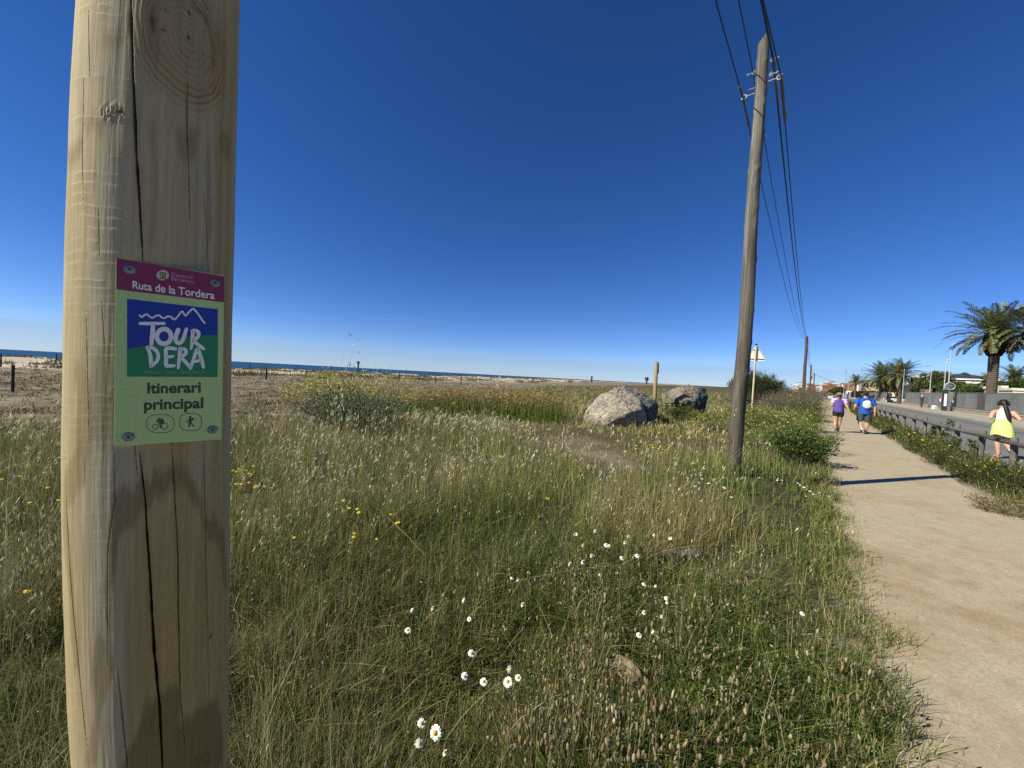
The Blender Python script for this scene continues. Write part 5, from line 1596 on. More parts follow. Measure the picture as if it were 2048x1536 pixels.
bush('dry_shrub', 'pale dry shrub with bare twigs just left of the dark evergreen shrubs', 'shrub', (g.x - 1.6, g.y + 2.5), 1.5, 1.9, 150, 2600, 0.08, 0.012, DRYC, [1] * 4, 0, None, shape=0.9, stemcol=M_drystem, clump=0.15)
g = ground(1420, 800)
bush('dry_shrub', 'thin bare twigs standing behind the boulders against the sea', 'shrub', (g.x, g.y - 6), 2.3, 1.55, 90, 900, 0.08, 0.012, DRYC, [1] * 4, 0, None, shape=0.9, stemcol=M_drystem, clump=0.15)
g = ground(1365, 843)
bush('rock_side_weed', 'dark green weed with yellow flowers in front of the brown boulder', 'bush', (g.x, g.y), 0.85, 0.62, 50, 3600, 0.06, 0.018, GP, [4, 4, 3, 1], 150, [(0.68, 0.50, 0.03), (0.66, 0.52, 0.08)], 0.035, shape=0.7, clump=0.09)
g = ground(1322, 845)
bush('rock_side_weed', 'tall pale yellow flowering plant at the foot of the slim guide post', 'bush', (g.x, g.y + 0.6), 0.7, 1.05, 40, 1600, 0.05, 0.014, [(0.12, 0.14, 0.05), (0.17, 0.17, 0.08)], [1, 1], 230, YF, 0.04, shape=0.6, clump=0.09)
g = ground(1030, 833)
bush('field_weed', 'low brown weed with a few yellow flowers in front of the tan grass band', 'bush', (g.x, g.y - 0.8), 0.8, 0.5, 60, 2600, 0.06, 0.012, [(0.16, 0.13, 0.08), (0.10, 0.10, 0.045), (0.22, 0.18, 0.10)], [1, 1, 1], 60, [(0.70, 0.50, 0.02)], 0.045, shape=0.7, clump=0.10)

# weeds between the path and the barrier
V_ = Acc()
def verge(n, h0, h1, wd, cols, wts, lean, seg, lo=0.10, hi=1.25):
    t_ = 3 + 60 * rng.random(n) ** 2.0 - 0.5
    f = rng.random(n); pr = path_r(t_)
    p = pr + lo + (hi - lo) * f ** 0.8 + 0.14 * (fbm(t_ * 1.6, t_ * 0 + 2) - 0.5)
    x = NV.x * p + DV.x * t_; y = NV.y * p + DV.y * t_
    H = (h0 + (h1 - h0) * fbm(x * 0.9 + 4, y * 0.9)) * (0.5 + 0.8 * rng.random(n)) * (0.35 + 0.65 * sstep(0.0, 0.35, f))
    k = rng.random(n) < 0.3 + 0.7 * (fbm(x * 1.3, y * 1.3 + 9) > 0.43)
    return x[k], y[k], H[k], np.maximum(wd, 0.0010 * np.hypot(x, y))[k]
x, y, H, W = verge(26000, 0.15, 0.55, 0.006, None, None, 0, 0)
V_.add(blades(x, y, np.zeros(len(x)) + 0.0, H, W, pick(len(x), [(0.115, 0.15, 0.035), G2, (0.18, 0.195, 0.065), TN, ST], [4, 5, 2, 2, 1]), 0.5, 0.3, 3))
x, y, H, W = verge(36000, 0.10, 0.50, 0.006, None, None, 0, 0)
P = np.stack([x, y, H * rng.random(len(x))], -1); D = rng.normal(0, 1, (len(x), 3)); D[:, 2] += 0.3
V_.add(leaves(P, D, np.maximum(0.035, 0.004 * np.hypot(x, y)) * (0.5 + rng.random(len(x))), np.maximum(0.012, 0.0016 * np.hypot(x, y)), pick(len(x), [(0.06, 0.085, 0.024), (0.085, 0.11, 0.035), (0.04, 0.06, 0.017), (0.15, 0.15, 0.07), (0.17, 0.13, 0.07)], [4, 4, 3, 1.4, 0.8])))
V_.build('verge_weeds', kind='stuff')
for (px, py, h) in ((1893, 905, 0.95), (1885, 902, 0.6), (1868, 888, 0.7), (1862, 888, 0.62), (1876, 893, 0.55), (1943, 928, 0.6), (1910, 910, 0.55)):
    g = ground(px, py)
    bush('verge_spike_plant', 'dark green upright leafy weed in front of the wooden barrier', 'plant', (g.x, g.y), 0.10, h, 5, 260, 0.05, 0.026, GP, [3, 3, 3, 1], 0, None, shape=0.1, clump=0.045, group='upright weeds in front of the barrier')

for (px, py, rad, h, nl, lab) in ((1882, 930, 0.38, 0.50, 2600, 'dark feathery weed mound on the verge where the pole shadow ends'), (1952, 968, 0.42, 0.42, 3000, 'dark green feathery mound below the barrier, right part of the verge'), (2030, 985, 0.45, 0.50, 3000, 'broad dark weed mound at the right border under the barrier'), (1838, 905, 0.35, 0.42, 2200, 'olive weed mound with yellow dots on the verge right of the walkers'), (2010, 1030, 0.34, 0.22, 1600, 'low straw coloured weed patch at the path edge by the right border')):
    g = ground(px, py)
    bush('verge_mound', lab, 'bush', (g.x, g.y), rad, h, 40, nl, 0.045, 0.010, [(0.055, 0.085, 0.022), (0.085, 0.115, 0.035), (0.035, 0.055, 0.015), (0.15, 0.14, 0.06)] if 'straw' not in lab else [(0.30, 0.24, 0.12), (0.18, 0.17, 0.07)], [1] * (4 if 'straw' not in lab else 2), 34 if 'straw' not in lab else 0, [(0.70, 0.52, 0.02)], 0.024, shape=0.5, clump=0.09, group='weed mounds on the verge below the barrier')

# ------------------------------------------------------------------ daisies and yellow flowers: each one a thing
M_petal = simple('daisy_petal', (0.80, 0.80, 0.77), 0.6, 0, 0.05, 10, 0)
M_disc = simple('daisy_disc', (0.72, 0.40, 0.015), 0.7, 0, 0.25, 400, 0.4, 0.001)
M_fstem = simple('flower_stem', (0.09, 0.13, 0.035), 0.7, 0, 0.2, 10, 0)
M_yel = simple('yellow_petal', (0.74, 0.52, 0.015), 0.6, 0, 0.12, 10, 0)
def daisy_proto(np_=13, rad=0.017, dr=0.0062, droop=0.25):
    mb = MB()
    for k in range(np_):
        a = 2 * math.pi * k / np_ + random.uniform(-.1, .1); d_ = droop * random.uniform(0.2, 1.3); L = rad * random.uniform(0.88, 1.05)
        c, s = math.cos(a), math.sin(a)
        pts = []
        for (f, w) in ((0.22, 0.0015), (0.55, 0.0032), (0.85, 0.0030), (1.0, 0.0012)):
            r_ = L * f; zz = -d_ * L * f * f
            pts.append(((c * r_ - s * w, s * r_ + c * w, zz), (c * r_ + s * w, s * r_ - c * w, zz)))
        vs = [p for pr in pts for p in pr]
        mb._add(vs, [(0, 1, 3, 2), (2, 3, 5, 4), (4, 5, 7, 6)])
    pm = mb.build('petals', M_petal)
    mb = MB(); mb.lathe([(dr * 0.9, -0.001), (dr, 0.001), (dr * 0.85, 0.0032), (dr * 0.45, 0.0050), (dr * 0.1, 0.0056)], n=12)
    dm = mb.build('disc', M_disc, smooth=True)
    mb = MB(); mb.tube([(0, 0, -0.002), (0.004, 0.003, -0.1), (-0.004, 0.006, -0.22), (0, 0, -0.36)], 0.0011, 5)
    sm = mb.build('flower_stem', M_fstem)
    rt = empty('daisy', (0, 0, 0))
    for o in (pm, dm, sm): o.parent = rt
    return rt
def place(rt, px, py, z, s, lean=0.5):
    g = ground(px, py, z)
    rt.location = g; rt.scale = (s, s, s)
    az = random.uniform(-0.8, 0.8) + math.atan2(-g.x, -g.y)
    rt.rotation_euler = (Matrix.Rotation(-az, 3, 'Z') @ Matrix.Rotation(-lean * random.uniform(0.6, 1.2), 3, 'X')).to_euler()
dz1 = daisy_proto(); dz2 = daisy_proto(10, 0.014, 0.0068, 1.5)
GD = 'white daisies in the grass'
big = [(870, 1465, 1.5, 'largest white daisy near the lower edge of the photo, wide open'), (843, 1446, 1.0, 'white daisy just up and left of the largest one'), (839, 1486, 1.02, 'white daisy just below left of the largest one'),
       (943, 1306, 1.1, 'white daisy standing alone above the group of five'), (1015, 1363, 1.35, 'biggest daisy of the group of five, dark fleck on its disc'), (1021, 1339, 1.1, 'topmost daisy of the group of five'),
       (1036, 1355, 0.9, 'small rightmost daisy of the group of five'), (967, 1363, 1.05, 'second daisy from the left in the group of five'), (929, 1352, 0.95, 'leftmost daisy of the group of five, petals hanging')]
_ch = {}
for c_ in COL.objects:
    if c_.parent in (dz1, dz2): _ch.setdefault(c_.parent.name, []).append(c_)
first = {'a': True, 'b': True}
def daisy(px, py, s, lab, kind='a', z=0.20, lean=0.5):
    src = dz1 if kind == 'a' else dz2
    if first[kind]: o = src; first[kind] = False
    else: o = copy_tree(src, None, _ch)
    tag(o, lab, 'flower', GD); place(o, px, py, z, s, lean)
for px, py, s, lab in big: daisy(px, py, s, lab, 'a', 0.27, 0.8)
small = [(815, 1260), (826, 1219), (865, 1215), (938, 1238), (1044, 1208), (929, 1199), (1024, 1156), (1037, 1159), (1191, 1061), (1151, 1068), (1258, 1071), (1166, 1090), (1212, 1090), (1220, 1091), (1249, 1084), (1244, 1116), (1182, 1110), (1141, 1127), (1288, 1168), (1310, 1171), (1322, 1232), (1278, 1270), (1308, 1263), (1288, 1224), (1340, 1076), (1309, 1068), (1334, 1203), (1605, 1227), (1555, 959), (1167, 1123), (1274, 1111), (1200, 1147), (889, 1504), (1332, 1196)]
for i, (px, py) in enumerate(small):
    daisy(px, py, 0.6 + 0.3 * random.random() + (0.35 if py < 1130 else 0.1), 'small white daisy with hanging petals scattered in the middle of the meadow', 'b' if i % 3 else 'a', 0.30, 0.6)
cl = [(1378, 942), (1383, 950), (1375, 955), (1388, 939), (1392, 948), (1398, 946), (1402, 950), (1410, 937), (1404, 957), (1417, 966), (1427, 945), (1436, 939), (1425, 957), (1431, 965), (1441, 962), (1451, 955), (1457, 961), (1450, 976), (1447, 974), (1463, 994), (1504, 968), (1398, 965), (1390, 972), (1353, 985), (1348, 956), (1518, 955), (1556, 957), (1564, 960),
      (1600, 970), (1608, 974), (1613, 978), (1620, 982), (1626, 988), (1612, 992), (1638, 985), (1658, 992), (1596, 966), (1478, 968)]
mbp = MB()
M_wf = M_petal
for k in range(6):
    a = k * math.pi / 3
    mbp._add([(math.cos(a + d_) * r_, math.sin(a + d_) * r_, -r_ * 0.15) for d_, r_ in ((-0.5, 0.006), (-0.35, 0.017), (0.35, 0.017), (0.5, 0.006))], [(0, 1, 2, 3)])
wf = mbp.build('small_daisy', M_wf)
for i, (px, py) in enumerate(cl):
    o = wf if i == 0 else wf.copy()
    if i: COL.objects.link(o)
    tag(o, 'tiny white daisy in the loose drift in front of the tall utility pole', 'flower', 'drift of tiny daisies before the pole')
    place(o, px, py, 0.28, (0.6 if px > 1500 else 0.95) + 0.45 * random.random(), 0.4)
mbp = MB()
for k in range(7):
    a = k * 2 * math.pi / 7
    mbp._add([(math.cos(a + d_) * r_, math.sin(a + d_) * r_, 0.002 - r_ * 0.1) for d_, r_ in ((-0.5, 0.004), (-0.36, 0.013), (0, 0.015), (0.36, 0.013), (0.5, 0.004))], [(0, 1, 2, 3, 4)])
mbp.lathe([(0.005, 0.0), (0.004, 0.003), (0.001, 0.004)], n=8)
yf = mbp.build('yellow_flower', M_yel)
nY = [0]
def yflower(px, py, z, s, lab, grp):
    o = yf if nY[0] == 0 else yf.copy()
    if nY[0]: COL.objects.link(o)
    nY[0] += 1
    tag(o, lab, 'flower', grp); place(o, px, py, z, s, 0.35)
Lf = [(466, 941), (473, 943), (492, 941), (498, 947), (478, 938), (483, 968), (498, 965), (512, 972), (529, 973), (542, 976), (510, 975), (554, 915), (560, 919), (570, 922), (584, 901), (587, 902), (592, 901), (604, 911), (575, 897), (583, 890), (590, 884), (602, 924), (606, 903), (537, 961), (507, 932), (472, 968), (664, 933), (670, 958), (720, 932), (723, 930), (784, 882), (580, 880)]
for px, py in Lf: yflower(px, py, 0.34, 1.15, 'flat yellow flower in the loose group right of the big post', 'yellow flowers beside the big post')
for px, py, s in [(687, 1001, 2.2), (698, 1016, 2.4), (714, 1018, 2.2), (717, 1025, 2.4), (782, 1029, 2.1), (793, 1046, 1.9), (797, 1045, 1.9), (709, 1067, 2.0), (707, 1074, 2.0), (588, 1075, 1.5), (753, 1078, 1.4)]:
    yflower(px, py, 0.36, s * 0.48, 'lemon yellow flower among the tall stalks in the middle of the meadow', 'lemon flowers in the middle')
for px, py in [(112, 838), (110, 858), (118, 862), (55, 905), (78, 915), (70, 874), (30, 930), (4, 958), (40, 952), (88, 945), (118, 915), (12, 1000), (60, 1005), (95, 975), (118, 1000), (54, 1182), (20, 868), (3, 838), (100, 850)]:
    yflower(px, py, 0.36, 1.0, 'yellow flower in the grass left of the big post', 'yellow flowers left of the big post')
for px, py in [(1273, 891), (1272, 897), (1305, 890), (1306, 895), (1317, 897), (1325, 899), (1335, 899), (1323, 905), (1250, 903), (1265, 880), (1318, 865), (1290, 868), (1355, 876), (1302, 862), (1148, 920), (1340, 892), (1003, 914), (1000, 912), (968, 887), (928, 955), (1062, 868), (1095, 997)]:
    yflower(px, py, 0.22, 1.8, 'yellow flower in the short grass in front of the boulders', 'yellow flowers before the boulders')
for _ in range(210):
    t_ = 3.2 + 24 * random.random() ** 1.5; p = path_r(t_) + 0.15 + 1.05 * random.random()
    v = NV * float(p) + DV * t_
    o = yf.copy(); COL.objects.link(o); tag(o, 'yellow flower among the weeds between path and barrier', 'flower', 'yellow flowers below the barrier')
    o.location = (v.x, v.y, 0.24 + 0.36 * random.random()); s = 0.9 + 0.9 * random.random(); o.scale = (s, s, s)
    o.rotation_euler = (random.uniform(-0.6, 0.6) + 0.3, random.uniform(-0.5, 0.5), random.uniform(0, 6))
# ================================================================== right side: barrier, wall, fence, street furniture
M_barr = wood_grey('barrier_wood', (0.08, 0.07, 0.058), (0.165, 0.145, 0.12), (0.27, 0.24, 0.20))
def local(o, root): o.parent = root; return o
b0 = pt(FENCE_P, 11.1)
bar = empty('wooden_barrier', b0); tag(bar, 'long low barrier of round dark wooden posts and rails between path and road', 'barrier')
ts_ = [11.1 + 2.0 * k for k in range(36)]
for k, t_ in enumerate(ts_):
    rs = random.Random(k)
    q = pt(FENCE_P, t_) - b0
    mb = MB(); r_ = 0.058 + 0.006 * rs.random(); lean = Vector((rs.uniform(-.02, .02), rs.uniform(-.02, .02), 0))
    h = 0.90 + rs.uniform(-.02, .02)
    mb.tube([q + Vector((0, 0, -0.1)), q + lean * 0.5 + Vector((0, 0, 0.45)), q + lean + Vector((0, 0, h - 0.03)), q + lean + Vector((0, 0, h))], [r_, r_ * 0.98, r_ * 0.95, r_ * 0.8], 12)
    local(mb.build('post', M_barr, smooth=True), bar)
for k in range(0, 35, 2):
    a = pt(FENCE_P - 0.085, ts_[k] - 0.95) - b0; b = pt(FENCE_P - 0.085, min(ts_[min(k + 2, 35)] - 0.97, ts_[35])) - b0
    rs = random.Random(k + 900)
    mb = MB(); pts = [a.lerp(b, f) + Vector((0, 0, 0.765 + 0.012 * math.sin(3 * f + k) + rs.uniform(-.004, .004))) for f in np.linspace(0, 1, 8)]
    mb.tube(pts, [0.046 + 0.004 * rs.random() for _ in pts], 12)
    local(mb.build('rail', M_barr, smooth=True), bar)

# stone wall, coping and mesh fence on it
t = NT('wall_stone')
vo = t.new('ShaderNodeTexVoronoi', Scale=2.6); tc = t.new('ShaderNodeTexCoord'); t.l.new(tc.outputs['Object'], vo.inputs['Vector'])
vd = t.new('ShaderNodeTexVoronoi', Scale=2.6, feature='DISTANCE_TO_EDGE'); t.l.new(tc.outputs['Object'], vd.inputs['Vector'])
c = t.mix(0.12, (0.38, 0.30, 0.20), vo.outputs['Color'], 'SOFT_LIGHT'); c = t.mix(t.ramp(vd.outputs['Distance'], [(0.0, 1.0), (0.05, 0.0)]), c, (0.20, 0.165, 0.12))
c = t.mix(0.6, c, t.ramp(t.noise(6, 5, 0.7), [(0.3, 0.7), (0.7, 1.1)]), 'MULTIPLY')
t.base(c); t.b.inputs['Roughness'].default_value = 0.9; t.bump(vd.outputs['Distance'], 0.5, 0.03)
M_stone = t.m
M_cope = simple('coping_stone', (0.44, 0.39, 0.29), 0.85, 0, 0.2, 3, 0.3)
T0, T1 = 8.0, 104.0
w0 = pt(WALL_P, T0)
lw = empty('low_stone_wall', w0); tag(lw, 'low ochre stone wall with pale coping behind the road pavement', 'wall')
mb = MB(); mb.box(pt(WALL_P + 0.12, (T0 + T1) / 2) - w0 + Vector((0, 0, 0.27)), (0.26, T1 - T0, 0.5), rz=-AZ); local(mb.build('wall_body', M_stone), lw)
mb = MB(); mb.box(pt(WALL_P + 0.12, (T0 + T1) / 2) - w0 + Vector((0, 0, 0.555)), (0.36, T1 - T0, 0.07), rz=-AZ); local(mb.build('coping', M_cope, bevel=0.01), lw)
def mesh_mat(name, c):
    t = NT(name)
    a = t.noise(1.0, 3, 0.5, stretch=(30, 30, 0.6)); b = t.noise(0.5, 5, 0.6)
    x = t.ramp(b, [(0.35, tuple(v * 0.75 for v in c)), (0.65, tuple(v * 1.15 for v in c))])
    x = t.mix(0.6, x, t.ramp(a, [(0.35, 0.6), (0.65, 1.15)]), 'MULTIPLY')
    t.base(x); t.b.inputs['Roughness'].default_value = 0.6; t.b.inputs['Metallic'].default_value = 0.2
    return t.m
M_mesh = mesh_mat('fence_grey_mesh', (0.215, 0.215, 0.20)); M_mesh2 = mesh_mat('fence_rusty_sheet', (0.12, 0.085, 0.065))
M_rail = simple('fence_steel', (0.20, 0.205, 0.20), 0.5, 0.4, 0.15, 8, 0)
mf = empty('mesh_fence', w0); tag(mf, 'tall grey mesh fence in bays standing on the low stone wall', 'fence')
bay = 2.6; nb = int((T1 - T0) / bay)
for k in range(nb):
    ta = T0 + k * bay; c_ = pt(WALL_P + 0.12, ta + bay / 2) - w0
    rust = abs(ta + bay / 2 - 60.5) < bay / 2
    mb = MB()
    # shallow folded sheet of mesh with vertical bars
    for i in range(26):
        f = (i + 0.5) / 26 - 0.5
        mb.box(c_ + DV * (f * (bay - 0.10)) + Vector((0, 0, 1.52)), (0.02, (bay - 0.10) / 26 * 0.80, 1.74), rz=-AZ)
    for zz in (0.72, 1.1, 1.5, 1.9, 2.3):
        mb.box(c_ + Vector((0, 0, zz)), (0.026, bay - 0.09, 0.02), rz=-AZ)
    mb.box(c_ + NV * 0.06 + Vector((0, 0, 1.5)), (0.012, bay - 0.08, 1.70), rz=-AZ)      # screening cloth behind the bars
    o = local(mb.build('mesh_panel', M_mesh2 if rust else M_mesh), mf)
    if rust: o['label'] = 'rusty brown panel'
    mb = MB(); mb.box(pt(WALL_P + 0.12, ta) - w0 + Vector((0, 0, 1.49)), (0.065, 0.065, 1.80), rz=-AZ)
    local(mb.build('fence_post', M_rail), mf)
mb = MB(); mb.box(pt(WALL_P + 0.12, (T0 + T1) / 2) - w0 + Vector((0, 0, 2.43)), (0.075, T1 - T0, 0.06), rz=-AZ); local(mb.build('top_rail', M_rail), mf)
mb = MB(); mb.box(pt(WALL_P + 0.06, (T0 + T1) / 2) - w0 + Vector((0, 0, 0.66)), (0.05, T1 - T0, 0.05), rz=-AZ); local(mb.build('bottom_rail', M_rail), mf)

# farther piece of fence and wall beyond the gateway
T2, T3 = 128.0, 175.0
w2 = pt(WALL_P + 0.6, T2)
lw2 = empty('low_stone_wall', w2); tag(lw2, 'short farther stretch of low wall with grey fence beyond the parked cars', 'wall')
mb = MB(); mb.box(pt(WALL_P + 0.6, (T2 + T3) / 2) - w2 + Vector((0, 0, 0.3)), (0.3, T3 - T2, 0.6), rz=-AZ); local(mb.build('wall_body', M_cope), lw2)
for k in range(12):
    mb = MB(); mb.box(pt(WALL_P + 0.6, T2 + 3.9 * (k + 0.5)) - w2 + Vector((0, 0, 1.5)), (0.05, 3.8, 1.78), rz=-AZ); local(mb.build('mesh_panel', M_mesh), lw2)

M_lamp = simple('lamp_post_paint', (0.52, 0.53, 0.50), 0.5, 0.2, 0.1, 3, 0)
M_lens = simple('lamp_lens', (0.75, 0.76, 0.75), 0.3, 0, 0.05, 5, 0)
def lamp(bx, top_px, arm_px, d, lab, r_=0.07, zb=0.0):
    tp = deep(*top_px, d); b = Vector((tp.x, tp.y, zb)); e = deep(*arm_px, d - 0.01)
    rt = empty('street_lamp', b); tag(rt, lab, 'street lamp', 'street lamps behind the road')
    mb = MB(); mb.tube([Vector((0, 0, 0)), Vector((0, 0, 1.0)), tp - b], [r_ * 1.3, r_, r_ * 0.6], 10); local(mb.build('lamp_pole', M_lamp, smooth=True), rt)
    mb = MB(); mb.tube([tp - b, (tp - b).lerp(e - b, 0.5) + Vector((0, 0, 0.06)), e - b], [r_ * 0.6, r_ * 0.5, r_ * 0.45], 8); local(mb.build('lamp_arm', M_lamp, smooth=True), rt)
    dr = (e - tp); dr.z = 0; dr = dr.normalized() if dr.length > 0.01 else NV
    mb = MB(); mb.ball(e - b + dr * 0.12, (0.34, 0.16, 0.075), M=Matrix.Rotation(math.atan2(dr.y, dr.x), 3, 'Z')); h = local(mb.build('lamp_head', M_lens, smooth=True), rt)
    return rt
lamp(0, (1903, 696), (1909, 687), 49, 'tallest pale street lamp, its head just touching the big palm fronds')
lamp(0, (1892, 728), (1896.5, 720), 58, 'street lamp just left of the tallest one, with a short curved arm')
lamp(0, (1863.5, 733), (1852, 731), 66, 'street lamp with a long flat arm pointing left above the hedge trees')
lamp(0, (1809, 738), (1826, 743), 84, 'street lamp with an arm pointing right before the palm pair')
lamp(0, (1689.5, 757), (1693, 756.5), 150, 'distant thin street lamp beside the white wall')
lamp(0, (1698.5, 752), (1702, 751), 165, 'distant dark street lamp before the small single palm')
lamp(0, (1744, 760), (1740, 757), 140, 'distant lamp standing before the tan building')
# traffic mirror post and the dark column with a poster
M_colm = simple('column_dark_paint', (0.03, 0.031, 0.035), 0.6, 0.1, 0.3, 4, 0.05)
M_poster = simple('poster_paper', (0.72, 0.74, 0.76), 0.6, 0, 0.1, 5, 0)
M_mirror = simple('mirror_rim', (0.45, 0.46, 0.42), 0.4, 0.3, 0.1, 6, 0)
M_glass = simple('mirror_face', (0.30, 0.33, 0.30), 0.15, 0.8, 0.2, 3, 0)
M_rw = simple('red_plastic', (0.45, 0.12, 0.12), 0.5, 0, 0.15, 4, 0)
def at_p(px, p):
    s = ray(px, 790); k = s.x / s.y
    t_ = p * (NV.x - k * NV.y) / (k * DV.y - DV.x)
    return pt(p, t_)
q = at_p(1891, 13.1); q.z = 0.13
col_ = empty('poster_column', q, -AZ); tag(col_, 'dark grey service column with a narrow white poster on the pavement', 'column')
mb = MB(); mb.box((0, 0, 1.30), (0.52, 0.46, 2.6)); local(mb.build('column_body', M_colm, bevel=0.03), col_)
mb = MB(); mb.box((-0.02, -0.238, 1.35), (0.22, 0.014, 1.5)); local(mb.build('poster', M_poster), col_)
mb = MB(); mb.box((0, 0, 2.63), (0.60, 0.54, 0.06)); local(mb.build('column_cap', M_rail), col_)
q = at_p(1898.5, 13.25); q.z = 0.13
mi = empty('traffic_mirror', q, -AZ); tag(mi, 'round convex traffic mirror on a grey pole beside the poster column', 'traffic mirror')
mb = MB(); mb.tube([(0, 0.1, 0), (0, 0.1, 3.6)], 0.06, 10); local(mb.build('mirror_pole', M_rail, smooth=True), mi)
mb = MB(); mb.box((0.12, 0.02, 1.75), (0.42, 0.16, 1.2)); local(mb.build('meter_box', M_rail, bevel=0.02), mi)
Mx = Matrix.Rotation(R(90), 3, 'X')
mb = MB(); mb.lathe([(0.02, 0.07), (0.25, 0.055), (0.39, 0.0)], (0, -0.08, 3.05), 24, Mx); local(mb.build('mirror_face', M_glass, smooth=True), mi)
mb = MB(); mb.tube([(0.42 * math.cos(a), -0.06, 3.05 + 0.42 * math.sin(a)) for a in np.linspace(0, 2 * math.pi, 28)], 0.035, 8); local(mb.build('mirror_rim', M_mirror, smooth=True), mi)
for px, lab in ((1882.5, 'small red and white ring hung on the fence left of the poster column'), (1908, 'small red and white ring hung on the fence right of the traffic mirror')):
    q = at_p(px, WALL_P - 0.06); q.z = 1.55
    o_ = empty('fence_ring', q, -AZ); tag(o_, lab, 'ring')
    ring = [(0.0, 0.30 * math.cos(a), 0.36 * math.sin(a)) for a in np.linspace(0, 2 * math.pi, 20)]
    mb = MB(); mb.tube(ring[:13], 0.06, 8); local(mb.build('red_arc', M_rw, smooth=True), o_)
    mb = MB(); mb.tube(ring[12:], 0.062, 8); local(mb.build('white_arc', M_poster, smooth=True), o_)
q = at_p(1870.5, 13.2); q.z = 0.13
mb = MB(); mb.prism([(-0.2, -0.15, 0), (0.2, -0.15, 0), (0.23, -0.17, 0.42), (0.12, -0.1, 0.55), (-0.1, -0.12, 0.5), (-0.23, -0.16, 0.42)], (0, 0.3, 0))
o_ = mb.build('litter_bag', M_poster, bevel=0.04); o_.location = q; tag(o_, 'small white bag left on the pavement left of the poster column', 'bag')

